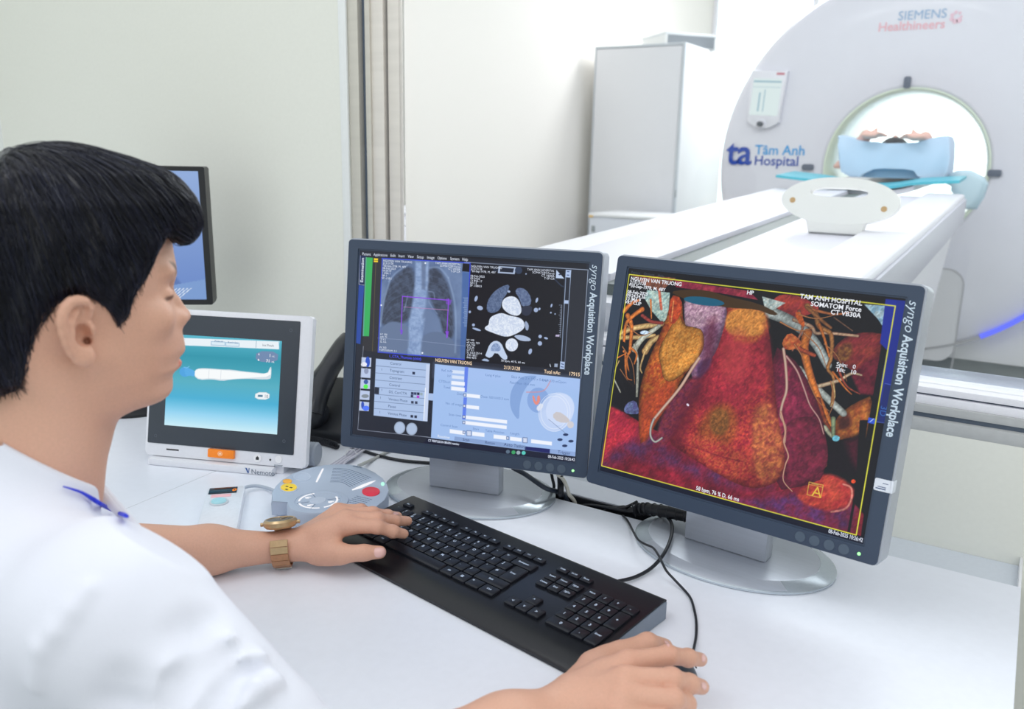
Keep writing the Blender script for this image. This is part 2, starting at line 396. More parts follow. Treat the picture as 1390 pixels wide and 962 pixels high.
# ================================================================== injector console
def make_console(img):
    yaw, tilt = R(21.33), R(12.12)
    t = thing('injector_console', 'white touchscreen injector console showing a reclining body outline on teal', 'console', (-1.3289, .8812, DESK), yaw)
    T = Matrix.Translation((0, 0, .015)) @ Matrix.Rotation(-tilt, 4, 'X') @ UPRIGHT
    W, H = .3124, .2692
    m_c = pm('console_white', (228, 230, 236), .35, var=.015)
    mb = MB(); mb.prism(rrect(0, W, 0, H, .006), -.014, 0, T, bev=.003); mb.prism(rrect(.03, W - .045, .01, H - .03, .01), -.04, -.014, T, bev=.006); mb.build('front_case', m_c, t)
    mb = MB(); mb.prism(rrect(.0044, .2891, .0224, .2594, .002), 0, .0012, T, bev=.0004)
    for a, b in ((.02, .036), (.27, .046), (.272, .243)): mb.mi = 1; frame_mesh(mb, [(a + .0028 * math.cos(k * .52), b + .0028 * math.sin(k * .52)) for k in range(12)], [(a + .0022 * math.cos(k * .52), b + .0022 * math.sin(k * .52)) for k in range(12)], .0012, .0014, T)
    mb.build('bezel', [pm('console_bezel', (50, 58, 68), .3, var=.03), pm('bezel_screw', (90, 98, 108), .4)], t)
    screen_mesh('screen', img, .0366, .2564, .0568, .2228, T @ Matrix.Translation((0, 0, .0014)), t, .95)
    mb = MB(); mt = [emis('console_text_white', (245, 250, 255), .95), emis('console_text_blue', (70, 110, 160), .95), emis('console_text_dark', (60, 70, 90), .9)]
    Z = T @ Matrix.Translation((0, 0, .0017))
    def tx(s, x, y, z, mi, **k): mb.mi = mi; mb.text(s, z, Z @ Matrix.Translation((x, y, 0)), **k)
    tx('1', .2335, .1935, .0075, 0, bold=.02); tx('mL', .239, .1935, .0045, 0); tx('71', .2285, .1835, .0075, 0, bold=.02); tx('mL', .239, .1835, .0045, 0); tx('A', .2125, .1950, .0052, 0, bold=.02); tx('B', .2125, .1850, .0052, 0, bold=.02)
    tx('Init Finish', .2200, .2118, .0056, 2); tx('Protocol', .1275, .2138, .0046, 1); tx('Result data', .1535, .2132, .0044, 1); tx('10', .2285, .1205, .0075, 2)
    mb.build('screen_text', mt, t, smooth=0, recalc=False)
    # wedge base under the panel
    mb = MB(); x0, x1 = .025, .268; s = math.sin(tilt)
    vs = []
    for x in (x0, x1): vs += [(x, .004, 0), (x, .105, 0), (x, .085, .16), (x, .043, .16), (x, .0085, .016)]
    mb.faces(vs, [(0, 1, 2, 3, 4), (9, 8, 7, 6, 5), (0, 5, 6, 1), (1, 6, 7, 2), (2, 7, 8, 3), (3, 8, 9, 4), (4, 9, 5, 0)]); mb.build('base', m_c, t)
    # front foot skirt with the maker's mark
    mb = MB(); mb.box(.012, .255, -.012, .02, 0, .013, bev=.002); mb.build('front_skirt', m_c, t)
    mb = MB(); mb.text('Nemoto', .013, Matrix.Translation((.215, -.0122, .0015)) @ UPRIGHT.to_4x4(), bold=.0)
    mb.mi = 1; mb.prism([(0, .010), (.003, .010), (.0055, .003), (.007, .010), (.0085, .010), (.006, 0), (.0045, 0)], 0, .0002, Matrix.Translation((.204, -.0122, .0018)) @ UPRIGHT)
    mb.build('lettering', [pm('console_print', (70, 90, 110), .5), pm('console_mark', (30, 80, 150), .5)], t, smooth=0, recalc=False)
    mb = MB(); mb.prism(rrect(.1275, .1775, .0065, .0215, .001), 0, .006, T, bev=.001); mb.build('start_button', pm('orange_button', (255, 138, 20), .35), t, label='orange start key')
    mb = MB(); frame_mesh(mb, [(.1515 + .0045 * math.cos(k * .4488), .0142 + .0042 * math.sin(k * .4488)) for k in range(14)], [(.1515 + .0037 * math.cos(k * .4488), .0142 + .0035 * math.sin(k * .4488)) for k in range(14)], .006, .0062, T); mb.box(.1495, .1535, .0127, .0157, .006, .0062, T); mb.build('start_mark', pm('button_print', (255, 225, 190), .5), t)
    mb = MB(); mb.cyl((0, 0, 0), .0072, .0012, T @ Matrix.Translation((.2212, .0115, 0))); mb.mi = 1; mb.prism([(-.003, -.003), (.003, -.003), (.003, .001), (0, .0038), (-.003, .001)], .0012, .0014, T @ Matrix.Translation((.2212, .0115, 0))); mb.build('home_button', [m_white, m_dark], t)
    mb = MB(); mb.cyl((0, 0, 0), .0018, .0006, T @ Matrix.Translation((.2455, .0105, 0))); mb.build('indicator', m_black, t)
    mb = MB(); mb.cyl((0, 0, 0), .0068, .0016, T @ Matrix.Translation((.2615, .0125, 0)), bev=.0005); mb.build('power_button', m_white, t)
    mb = MB(); mb.text('power', .0062, T @ Matrix.Translation((.2535, .0, .0002)) ); mb.build('button_caption', pm('console_print', (70, 90, 110), .5), t, smooth=0, recalc=False)
    mb = MB(); mb.prism(rrect(.042, .067, .0115, .0140, .0008), 0, .0004, T); mb.build('card_slot', m_black, t)
    mb = MB(); mb.box(.262, .29, .04, .06, .016, .034); mb.cyl((0, 0, 0), .022, .030, Matrix.Translation((.285, .05, .0245)) @ Matrix.Rotation(R(90), 4, 'Y'), bev=.003); mb.build('side_knob', pm('grey_knob', (150, 158, 170), .4), t)
    return t

# ================================================================== telephone
def make_phone():
    t = thing('desk_telephone', 'black desk telephone with its handset on, tucked behind the left large monitor', 'telephone', (-1.14, 1.235, DESK), R(12))
    mb = MB(); vs = []
    for x in (-.075, .085): vs += [(x, -.085, 0), (x, .08, 0), (x, .085, .085), (x, .05, .095), (x, -.085, .022)]
    f = mb.faces(vs, [(0, 1, 2, 3, 4), (9, 8, 7, 6, 5), (0, 5, 6, 1), (1, 6, 7, 2), (2, 7, 8, 3), (3, 8, 9, 4), (4, 9, 5, 0)]); mb.bevel(f, .006, 2); mb.build('body', m_dark, t)
    mb = MB()
    mb.tube([(-.058, -.078, .052), (-.058, -.055, .085), (-.056, .0, .128), (-.054, .05, .158), (-.052, .075, .166)], [.034, .030, .023, .025, .029], 18, flat=.85)
    mb.ell((-.058, -.066, .048), .034, .036, .030); mb.ell((-.052, .078, .152), .032, .034, .03); mb.build('handset', pm('handset_plastic', (30, 34, 42), .28, coat=.2), t)
    for i in range(4):
        for j in range(3):
            mb = MB(); T = Matrix.Translation((.0 + j * .022, -.06 + i * .022, .030 + i * .0118)) @ Matrix.Rotation(R(28), 4, 'X'); mb.box(-.008, .008, -.007, .007, -.004, .004, T, bev=.0015); mb.build('key', pm('phone_key', (80, 88, 98), .5), t)
    mb = MB(); pts = []
    for k in range(120):
        a = k * .9; u = k / 119; pts.append((-.075 + .10 * u + .006 * math.cos(a), -.115 + .012 * math.sin(u * 3), .008 + .006 * math.sin(a)))
    mb.tube(pts, .0022, 6, n=3); mb.tube([(-.07, -.112, .012), (-.085, -.095, .03), (-.07, -.085, .045)], .0025, 8); mb.build('coiled_cord', m_cable, t)
    return t
make_phone()

# ================================================================== round control box
def make_box():
    zt = .782; c0 = atz(450, 668, zt)
    t = thing('control_box', 'round grey scanner control box with red stop key and lit white dial', 'control box', (c0[0], c0[1], DESK))
    def Q(x, y, z=zt): p = atz(x, y, z); return (p[0] - c0[0], p[1] - c0[1])
    m_b = pm('control_box_grey', (176, 190, 210), .42, bump=.05, scale=500, var=.02)
    m_l = pm('control_box_light', (190, 202, 220), .42, var=.02)
    m_glow = emis('lit_white', (250, 250, 255), 1.0); m_pr = pm('control_print', (96, 112, 138), .6)
    out = [(368, 681), (369.5, 668), (374, 659), (383, 650), (397, 642), (412, 636.5), (425, 633), (440, 630.5), (456, 629.3), (470, 629.3), (484, 631), (498, 635), (510, 641), (519, 648.5), (525, 657), (527.5, 665), (527, 672), (521.5, 678.5), (511, 687), (500, 693.5), (488, 698.5), (476, 702), (440, 700), (410, 690), (393, 680.5)]
    P = [Q(*p) for p in out]
    z = zt - DESK
    mb = MB(); mb.prism(P, z - .022, z, bev=.0025, top_only=True); mb.build('body', m_b, t)
    cx = sum(p[0] for p in P) / len(P); cy = sum(p[1] for p in P) / len(P)
    mb = MB(); mb.prism([(cx + (x - cx) * .9, cy + (y - cy) * .9) for x, y in P], 0, z - .021); mb.build('foot_plate', m_b, t)
    dc = Q(432, 680.5, zt + .001); Dm = Matrix.Translation((dc[0], dc[1], 0))
    mb = MB(); mb.lathe([(0, z + .0028), (.0335, z + .0028), (.0340, z + .0020), (.0350, z + .0020), (.0358, z + .0030), (.0455, z + .0022), (.0475, z - .001), (.0478, z - .020), (.045, 0), (0, 0)], Dm, seg=72); mb.build('dial_body', m_b, t)
    mb = MB(); mb.lathe([(0, z + .0042), (.0115, z + .0040), (.0128, z + .0030), (.0128, z)], Dm, seg=40); mb.build('center_key', m_l, t)
    def arc(r0, r1, a0, a1, zz, mb):
        n = 24; vs = []; fs = []
        for i in range(n + 1):
            a = R(a0 + (a1 - a0) * i / n); k = 1 - .0 * abs(i / n - .5)
            for r in (r0, r1): vs += [(dc[0] + r * math.cos(a), dc[1] + r * math.sin(a), zz), (dc[0] + r * math.cos(a), dc[1] + r * math.sin(a), zz - .001)]
        for i in range(n):
            b = i * 4; fs += [(b, b + 2, b + 6, b + 4), (b, b + 4, b + 5, b + 1), (b + 2, b + 3, b + 7, b + 6)]
        mb.faces(vs, fs)
    def ang(px, py): q = Q(px, py); return math.degrees(math.atan2(q[1] - dc[1], q[0] - dc[0]))
    for (a, b), gl in ((((401, 683), (423, 665)), ((410, 672), 'R')), (((402, 686), (434, 693)), ((416, 687), 'S')), (((440, 691), (461, 675)), ((451, 682), 'M'))):
        a0, a1 = ang(*a), ang(*b)
        if abs(a1 - a0) > 180: a1 += 360 if a1 < a0 else -360
        mb = MB(); arc(.0275, .0305, a0, a1, z + .0031, mb)
        am = R((a0 + a1) / 2); gx, gy = dc[0] + .021 * math.cos(am), dc[1] + .021 * math.sin(am); T = Matrix.Translation((gx, gy, z + .0030)) @ Matrix.Rotation(R(33), 4, 'Z')
        mb.box(-.004, .001, -.0015, .0015, 0, .0002, T); mb.box(-.001, .005, .0005, .003, 0, .0002, T); mb.box(-.003, .003, -.0035, -.002, 0, .0002, T)
        mb.build('lit_key', m_glow, t, label='dial key with a glowing arc')
    for a in (205, 262, 15, 120):
        mb = MB(); T = Dm @ Matrix.Rotation(R(a + 33), 4, 'Z'); mb.box(.014, .033, -.0004, .0004, z + .0027, z + .0031, T); mb.build('dial_groove', m_pr, t)
    def ellp(px, py, rx, ry, h, name, mat, lab=None, n=32):
        c = Q(px, py); a, b = Q(px + rx, py), Q(px, py - ry); mb = MB()
        poly = [(c[0] + (a[0] - c[0]) * math.cos(k / n * 6.2832) + (b[0] - c[0]) * math.sin(k / n * 6.2832), c[1] + (a[1] - c[1]) * math.cos(k / n * 6.2832) + (b[1] - c[1]) * math.sin(k / n * 6.2832)) for k in range(n)]
        mb.prism(poly, z - .001, z + h, bev=min(.0008, h * .4), top_only=True); return mb.build(name, mat, t, label=lab)
    m_yel = pm('yellow_key', (250, 214, 60), .4); m_or = pm('amber_key', (246, 178, 60), .4); m_red = pm('red_key', (236, 62, 84), .4)
    ellp(392, 662, 12.5, 6.2, .0008, 'key_ring', m_l); ellp(392, 662, 11, 5.2, .0016, 'warning_key', m_yel, 'yellow radiation key')
    mb = MB()
    for px, py in ((389, 664), (395, 661.5), (389.5, 660)): q = Q(px, py, zt + .0017); mb.box(q[0] - .0024, q[0] + .0024, q[1] - .0015, q[1] + .0015, z + .0016, z + .0018)
    mb.build('key_symbol', m_dark, t)
    ellp(390, 653.5, 6.2, 2.8, .0014, 'amber_key', m_or, 'small amber key'); ellp(410, 647, 12, 5.4, .0008, 'key_ring', m_l); ellp(410, 647, 10.3, 4.4, .0014, 'blank_key', m_b)
    ellp(503.5, 667.5, 12, 6, .0016, 'stop_key', m_red, 'red stop key'); ellp(519.5, 657, 2.6, 2.2, .0012, 'indicator_light', emis('lit_mint', (190, 255, 235), 1.0))
    mb = MB(); q = [Q(x, y) for x, y in ((437.5, 636), (432, 646), (428.5, 654), (430.5, 654.5), (434.5, 647), (439.5, 636))]; mb.prism(q, z, z + .0005)
    mb.build('light_strip', m_glow, t)
    mb = MB(); q = [Q(x, y) for x, y in ((477.5, 664.5), (490, 658.5), (502, 654), (510, 652), (504, 656), (491, 662), (478.5, 665.5))]; mb.prism(q, z, z + .0005); mb.build('light_strip', m_glow, t)
    # speaker grille: curved grooves, and the small slotted grille by the stop key
    mb = MB()
    for k in range(10):
        u = k / 9
        a = Q(447 + 12 * u - 2, 655.5 - 20 * u); b = Q(478 + 10 * u, 644 - 8 * u - 4 + 6 * (1 - u)); c = Q(466 + 8 * u, 656 - 19 * u - 3 + 0)
        a = Q(448 + 4 * u, 654 - 18.5 * u); m_ = Q(464 + 10 * u, 654.5 - 17 * u); e = Q(476 + 28 * u, 661 - 12.5 * u)
        mb.tube([(*a, z), (*m_, z), (*e, z)], .00055, 6, n=6)
    mb.build('speaker_grille', m_pr, t)
    mb = MB()
    for i in range(6):
        for j in range(5):
            x = 474 + i * 3.6 + j * 3.2 - 1.5; y = 681 - i * .2 + j * -1.9 + i * 1.05
            q = Q(x, y); mb.box(-.0022, .0022, -.0005, .0005, z - .0002, z + .0003, Matrix.Translation((q[0], q[1], 0)) @ Matrix.Rotation(R(0), 4, 'Z'))
    mb.build('small_grille', m_pr, t)
    mb = MB(); q = Q(478, 632.8); mb.text('SIEMENS', .0052, Matrix.Translation((q[0], q[1], z + .0003)) @ Matrix.Rotation(R(8), 4, 'Z'), bold=.02); mb.build('lettering', pm('control_letter', (60, 90, 120), .6), t, smooth=0, recalc=False)
    return t
make_box()

# ================================================================== small white counter with an orange digit
def make_counter():
    a, b, c, d = [np.array(atz(x, y, .768)[:2]) for x, y in ((282, 663), (328.5, 660.5), (322, 716), (270, 720))]
    ctr = (a + b + c + d) / 4; yaw = math.atan2(b[1] - a[1], b[0] - a[0]); yaw2 = math.atan2(a[1] - d[1], a[0] - d[0]) - math.pi / 2; ya = (yaw + yaw2) / 2
    wd = (np.linalg.norm(b - a) + np.linalg.norm(c - d)) / 2; ln = (np.linalg.norm(a - d) + np.linalg.norm(b - c)) / 2
    t = thing('hand_counter', 'small white handheld unit with a black display reading an orange 0', 'handheld device', (ctr[0], ctr[1], DESK), ya)
    W, L = wd / 2 + .002, ln / 2
    m_h = pm('counter_white', (226, 230, 238), .35, coat=.2)
    mb = MB(); mb.prism(rrect(-W, W, -L - .012, L + .003, .004), 0, .018, bev=.002); mb.build('case', m_h, t)
    mb = MB(); mb.box(-W * .9, W * .62, L - .026, L - .002, .018, .0192, bev=.0004); mb.build('display', pm('display_black', (24, 34, 46), .2), t)
    mb = MB(); mb.text('0', .0135, Matrix.Translation((W * .34, L - .0205, .0194)), bold=.03, shear=.15); mb.build('digit', emis('orange_digit', (255, 140, 40), 1.1), t, smooth=0, recalc=False)
    mb = MB(); mb.box(-W * .72, W * .35, L - .040, L - .029, .018, .0186, bev=.0003); mb.build('label_strip', pm('pink_label', (246, 190, 196), .5), t)
    mb = MB(); mb.cyl((-W * .2, L - .062, .0165), .0145, .0045, seg=40, bev=.001); mb.build('key_collar', pm('key_collar_grey', (204, 214, 222), .4), t)
    mb = MB(); mb.cyl((-W * .2, L - .064, .0175), .0115, .006, seg=40, bev=.0015); mb.build('push_key', pm('aqua_key', (168, 220, 230), .35), t, label='pale aqua push key')
    return t
make_counter()
# ================================================================== keyboard
U = .01905
m_kb = pm('keyboard_black', (17, 20, 27), .30, bump=.08, scale=700, var=.05)
m_key = pm('keycap_black', (19, 23, 33), .40, bump=.06, scale=900, var=.05)
m_leg = pm('key_legend', (205, 222, 245), .5, var=0)
def make_keyboard():
    kx, ky, ya = -.789, .9164, R(-9.536)
    t = thing('keyboard', 'wide black keyboard with a palm rest lying before the monitors', 'keyboard', (kx, ky, DESK), ya)
    zt = lambda v: .0225 + v * .065
    sh = Matrix.Identity(4); sh[2][1] = .065
    prof = [(.0715, .0262), (.066, .0274), (-.062, .0185), (-.080, .0160), (-.094, .0118), (-.103, .0072), (-.106, .0045), (-.106, .0008), (.0715, .0008)]
    def sweep(x0, x1, pr, name, mat, bev):
        mb = MB(); n = len(pr); vs_ = [(x, y, z) for x in (x0, x1) for y, z in pr]
        f = mb.faces(vs_, [tuple(range(n))[::-1], tuple(range(n, 2 * n))] + [(i, (i + 1) % n, n + (i + 1) % n, n + i) for i in range(n)])
        if bev: mb.bevel(f, bev, 2, sel=lambda e: len(e.link_faces) == 2 and e.calc_face_angle(0) > .9)
        return mb.build(name, mat, t, smooth=40)
    sweep(-.013, .4555, prof, 'body', m_kb, .0018)
    mse = pm('keyboard_edge', (118, 130, 146), .35, var=.03)
    low = [(y * .985 - .0005, max(z - .0022, .0010)) for y, z in prof]
    for x0, x1 in ((-.0142, -.0125), (.4550, .4570)): sweep(x0, x1, low, 'side_trim', mse, 0)
    rows = [
        (1.0, 0, [('`', 1), ('1', 1), ('2', 1), ('3', 1), ('4', 1), ('5', 1), ('6', 1), ('7', 1), ('8', 1), ('9', 1), ('0', 1), ('-', 1), ('=', 1), ('Backspace', 2)]),
        (0.0, 0, [('Tab', 1.5)] + [(c, 1) for c in 'QWERTYUIOP'] + [('[', 1), (']', 1)]),
        (-1.0, 0, [('Caps', 1.75)] + [(c, 1) for c in 'ASDFGHJKL'] + [(';', 1), ("'", 1), ('#', 1)]),
        (-2.0, 0, [('Shift', 1.25), ('\\', 1)] + [(c, 1) for c in 'ZXCVBNM'] + [(',', 1), ('.', 1), ('/', 1), ('Shift', 2.75)]),
        (-3.0, 0, [('Ctrl', 1.5), ('+win', 1.2), ('Alt', 1.3), ('', 5.9), ('Alt', 1.25), ('+win', 1.25), ('=', 1.25), ('Ctrl', 1.35)]),
    ]
    keys = []
    for v, u, lst in rows:
        for s, w_ in lst: keys.append((s, u + w_ / 2, v, w_, 1)); u += w_
    keys.append(('Enter', 14.3, -.5, 1.25, 2))
    keys.append(('Esc', .55, 2.08, 1, .62))
    for i, u in enumerate((2.75, 3.72, 4.69, 5.66, 7.15, 8.12, 9.09, 10.06, 11.55, 12.52, 13.49, 14.46)): keys.append(('F%d' % (i + 1), u, 2.12, .97, .62))
    for s, u in (('PrtSc', 16.6), ('ScrLk', 17.6), ('Pause', 18.6)): keys.append((s, u, 2.12, 1, .62))
    for s, u, v in (('Insert', 16.6, .95), ('Home', 17.6, .95), ('PgUp', 18.6, .95), ('Delete', 16.6, 0), ('End', 17.6, 0), ('PgDn', 18.6, 0), ('<', 16.45, -3), ('v', 17.45, -3), ('>', 18.45, -3), ('^', 17.45, -2.05)): keys.append((s, u, v, 1, 1 if abs(v) > 1.5 else .92))
    n0 = 19.94
    for s, u, v in (('Num', 0, 1), ('/', 1, 1), ('*', 2, 1), ('-', 3, 1), ('7', 0, 0), ('8', 1, 0), ('9', 2, 0), ('4', 0, -1), ('5', 1, -1), ('6', 2, -1), ('1', 0, -2), ('2', 1, -2), ('3', 2, -2), ('.', 2, -3)): keys.append((s, n0 + u, v, 1, 1))
    keys += [('+', n0 + 3, -.5, 1, 2), ('Enter', n0 + 3, -2.5, 1, 2), ('0', n0 + .5, -3, 2, 1)]
    hidden = {'`', 'Caps', 'Tab'}
    bank = MB(); nb = 0
    shift = {'1': '!', '2': '@', '3': '#', '4': '$', '5': '%', '6': '^', '7': '&', '8': '*', '9': '(', '0': ')'}
    for s, u, v, w_, h_ in keys:
        hide = (s in hidden) or (s == 'Ctrl' and u < 2) or (s == 'Shift' and u < 2) or (s == '\\' )
        mb = bank if hide else MB(); mb.mi = 0
        x, y = u * U, v * U; a, b = (w_ * U - .0016) / 2, (h_ * U - .0016) / 2
        T = Matrix.Translation((x, y, zt(y))) @ Matrix.Rotation(math.atan(.065), 4, 'X')
        k = .0026; hh = .0042
        lo = rrect(-a, a, -b, b, .0016, 2); hi = rrect(-a + k * .7, a - k * .7, -b + k * .75, b - k * .5, .0022, 2); n = len(lo)
        vs_ = [(p, q, 0) for p, q in lo] + [(p * .985, q * .985, hh * .75) for p, q in lo] + [(p, q, hh) for p, q in hi]
        fs = [tuple(range(2 * n, 3 * n))]
        for i in range(n):
            j = (i + 1) % n; fs += [(i, j, n + j, n + i), (n + i, n + j, 2 * n + j, 2 * n + i)]
        mb.faces(vs_, fs, T); mb.mi = 1
        Lz = T @ Matrix.Translation((0, 0, hh + .00012))
        if s == '+win':
            for p in (-.0021, .0002):
                for q in (-.0019, .0004): mb.box(p, p + .0019, q, q + .0019, 0, .00005, Lz)
        elif s == '': pass
        else:
            sz = .0062 if len(s) == 1 else (.0040 if h_ < .7 else .0043)
            al = 'LEFT' if (len(s) == 1 and h_ == 1 and u < 16) else 'CENTER'
            ox = -a + .0042 if al == 'LEFT' else 0
            if s in ('Backspace', 'Shift', 'Enter') and w_ > 1.2: ox = -.001
            mb.text(s, sz, Lz @ Matrix.Translation((ox, (.0005 if al == 'LEFT' else -sz * .33), 0)), bold=.022, align=al)
            if s in shift and u < 16: mb.text(shift[s], .0046, Lz @ Matrix.Translation((ox + .0005, .0022 - .0072, 0)), bold=.02, align=al)
        if not hide: mb.build('key', [m_key, m_leg], t, smooth=30, recalc=False)
    bank.build('key_bank', [m_key, m_leg], t, smooth=30, recalc=False)['kind'] = 'stuff'
    for i, x in enumerate((17.1, 18.0, 18.9)):
        mb = MB(); y = .0535; mb.cyl((0, 0, 0), .0012 if i < 2 else .0007, .0004, Matrix.Translation((x * U, y, zt(y))) @ Matrix.Rotation(math.atan(.065), 4, 'X'), seg=12); mb.build('indicator', pm('indicator_grey', (120, 130, 140), .4), t)
    return t
make_keyboard()

# ================================================================== mouse
mo_f = np.array(atz(946, 905, .762)); mo_dir = R(42)
def make_mouse():
    d = Vector((math.cos(mo_dir), math.sin(mo_dir), 0)); ctr = Vector(mo_f) - d * .056
    t = thing('computer_mouse', 'black corded computer mouse under the right hand', 'mouse', (ctr.x, ctr.y, DESK), mo_dir)
    mb = MB(); n = 28; rings = []
    for i in range(13):
        u = i / 12; zz = math.sin(u * math.pi / 2); k = math.cos(u * math.pi / 2) ** .62 if i < 12 else 0
        ring = []
        for j in range(n):
            a = 2 * math.pi * j / n; ca, sa = math.cos(a), math.sin(a)
            x = .055 * math.copysign(abs(ca) ** .75, ca) * (k if ca < 0 else k ** .7); y = .030 * math.copysign(abs(sa) ** .8, sa) * k
            hgt = .034 * zz * (1 - .35 * max(0, (x + .005) / .055) ** 1.5)
            ring.append((x, y, .002 + hgt))
        rings.append(ring)
    vs_ = [p for r in rings for p in r]; fs = [tuple(range(n))[::-1], tuple(range(12 * n, 13 * n))]
    for i in range(12):
        for j in range(n): fs.append((i * n + j, i * n + (j + 1) % n, (i + 1) * n + (j + 1) % n, (i + 1) * n + j))
    mb.faces(vs_, fs); mb.build('body', pm('mouse_grey', (44, 52, 64), .35, var=.04), t, smooth=60)
    for s in (-1, 1):
        mb = MB(); mb.tube([(.0545, s * .002, .012), (.045, s * .002, .0245), (.03, s * .002, .0295), (.012, s * .002, .033)], .0009, 6); mb.build('button_seam', m_black, t)
    mb = MB(); mb.cyl((0, 0, -.003), .010, .006, Matrix.Translation((.033, 0, .0245)) @ Matrix.Rotation(R(90), 4, 'X'), bev=.001); mb.build('scroll_wheel', m_black, t)
    return t
make_mouse()

# ================================================================== cables
def cable(name, label, pts, r, mat=None, group='cables on the desk', flat=1., n=8, parts=None):
    mb = MB(); mb.tube(pts, r, 10, n=n, flat=flat); o = mb.build(name, mat or m_cable, smooth=60); return tag(o, label, 'cable', group)
zc = DESK + .0026
P = lambda x, y, z=zc: atz(x, y, z)
cable('keyboard_cable', 'thick black cable looping from the keyboard back over the right monitor base', [P(838, 789, zc + .005), P(862, 783, zc + .002), P(885, 770, zc + .003), P(902, 750, zc + .014), P(911, 728, zc + .017), P(912, 712, zc + .018), P(906, 702, zc + .014), P(896, 697, zc + .012), P(880, 694, zc + .010), P(862, 691, zc + .006), P(850, 688.5, zc + .005), np.array([-.515, 1.185, .755]), np.array([-.545, 1.185, .74]), np.array([-.575, 1.185, .70])], .0026)
cable('mouse_cable', 'thin black cable winding from the mouse across the right monitor base', [P(941, 884, zc + .004), P(945, 862), P(945, 842), P(942, 826), P(938, 813), P(931, 803), P(915, 786, zc + .006), P(905, 775, zc + .0125), P(899, 764, zc + .0165), P(893, 752, zc + .0165), P(886, 743, zc + .0165), P(875, 738, zc + .0165), P(866, 732, zc + .0145), P(860, 722, zc + .008), P(855, 712), P(850, 704), P(845, 699.5, zc)], .0017)
def make_loom():
    t = thing('cable_loom', 'black sleeved bundle of cables lying behind the right monitor stand', 'cable bundle', P(880, 697))
    o0 = P(880, 697)
    pts = [P(852, 694, zc + .004), P(866, 691, zc + .009), P(880, 690.5, zc + .018), P(900, 693.5, zc + .024), P(926, 698.5, zc + .026), P(950, 703.5, zc + .027)]
    mb = MB(); mb.tube([p - o0 for p in pts], [.004, .007, .0085, .0095, .010, .0092], 12); mb.build('sleeve', m_black, t)
    for i in range(9):
        u = .12 + i * .090; k = u * (len(pts) - 1); a = int(k); f = k - a; c = (pts[a] * (1 - f) + pts[a + 1] * f) - o0; d = pts[a + 1] - pts[a]; d /= np.linalg.norm(d)
        q = Vector(d).to_track_quat('Z', 'Y').to_matrix().to_4x4(); mb = MB(); mb.lathe([(.0095, -.0012), (.0108, 0), (.0095, .0012)], Matrix.Translation(c) @ q, seg=16); mb.build('sleeve_ring', m_dark, t)
    mb = MB(); mb.tube([P(838, 690, zc + .004) - o0, P(852, 687, zc + .010) - o0, P(865, 680.5, zc + .016) - o0], .0024, 8); mb.build('cable_tail', m_black, t)
    return t
make_loom()
for k, (lab, pts, r, mt) in enumerate([
    ('black cable lying along the slot in the desk, beside the sleeved bundle', [np.array([-.60, 1.183, .735]), np.array([-.57, 1.183, .745]), P(832, 690, .755), P(845, 692.5, .756), P(862, 695.5, .7545)], .0028, m_cable),
    ('flat black cable sloping from behind the left monitor into the desk slot', [P(695, 634, .80), P(712, 643, .79), P(728, 654, .786), P(742, 663, .776), np.array([-.618, 1.184, .748]), np.array([-.60, 1.184, .69])], .0042, pm('cable_slate', (44, 54, 68), .4)),
    ('black plug lead dropping beside the white cable into the desk slot', [P(748, 640, .80), P(750, 650, .785), P(752, 661, .77), np.array([-.648, 1.189, .74]), np.array([-.655, 1.189, .69])], .0026, m_cable),
    ('thick black lead hanging just left of the white cable', [P(760, 643, .80), P(761, 655, .78), P(761, 667, .768), np.array([-.626, 1.184, .74]), np.array([-.62, 1.184, .69])], .0055, m_cable),
    ('off-white cable bending down into the desk slot', [P(757, 644, .80), P(764, 650, .79), P(769, 660, .775), P(772.5, 671, .76), np.array([-.598, 1.183, .74]), np.array([-.595, 1.183, .69])], .0032, pm('cable_ivory', (214, 212, 200), .45)),
    ('black cable running along the desk from the telephone to the left monitor', [P(425, 577, zc + .002), P(445, 590), P(470, 602), P(500, 614), P(540, 624), P(580, 628), P(610, 630)], .0030, m_cable),
    ('grey cable running from the control box up behind the left monitor', [P(487, 632, .765), P(505, 624), P(522, 615), P(545, 603), P(560, 596)], .0032, pm('cable_grey', (176, 178, 176), .5)),
    ('pale grey cable running from the small counter to the control box', [P(326, 664, .762), P(338, 660, .760), P(350, 659.5, .757), P(362, 662, .756), P(374, 666.5, .765)], .0028, pm('cable_pale', (176, 186, 200), .45)),
]): cable('cable', lab, pts, r, mt)
def make_white_bundle():
    o0 = P(470, 622); t = thing('tied_cable_bundle', 'bundle of pale cables held by a white tie behind the control box', 'cable bundle', o0)
    for k in range(6):
        dx = (k - 2.5) * 4; mb = MB(); mb.tube([P(452 + dx, 634 + abs(dx) * .2, zc) - o0, P(464 + dx * .6, 626, zc + .004) - o0, P(476 + dx * .4, 618 + dx * .2, zc + .006) - o0, P(486 + dx * .9, 608 + (k % 2) * 2, zc + .003) - o0, P(500 + dx * 1.5, 603, zc) - o0], .0022, 8)
        mb.build('cable_strand', pm('strand_%d' % (k % 2), (202, 202, 214) if k % 2 else (170, 170, 186), .5), t)
    c = P(476, 618, zc + .006) - o0; mb = MB(); mb.lathe([(.0105, -.002), (.0118, -.002), (.0118, .002), (.0105, .002)], Matrix.Translation(c) @ Matrix.Rotation(R(80), 4, 'Y') @ Matrix.Rotation(R(25), 4, 'X'), seg=20, closed=True); mb.build('tie', m_white, t)
make_white_bundle()
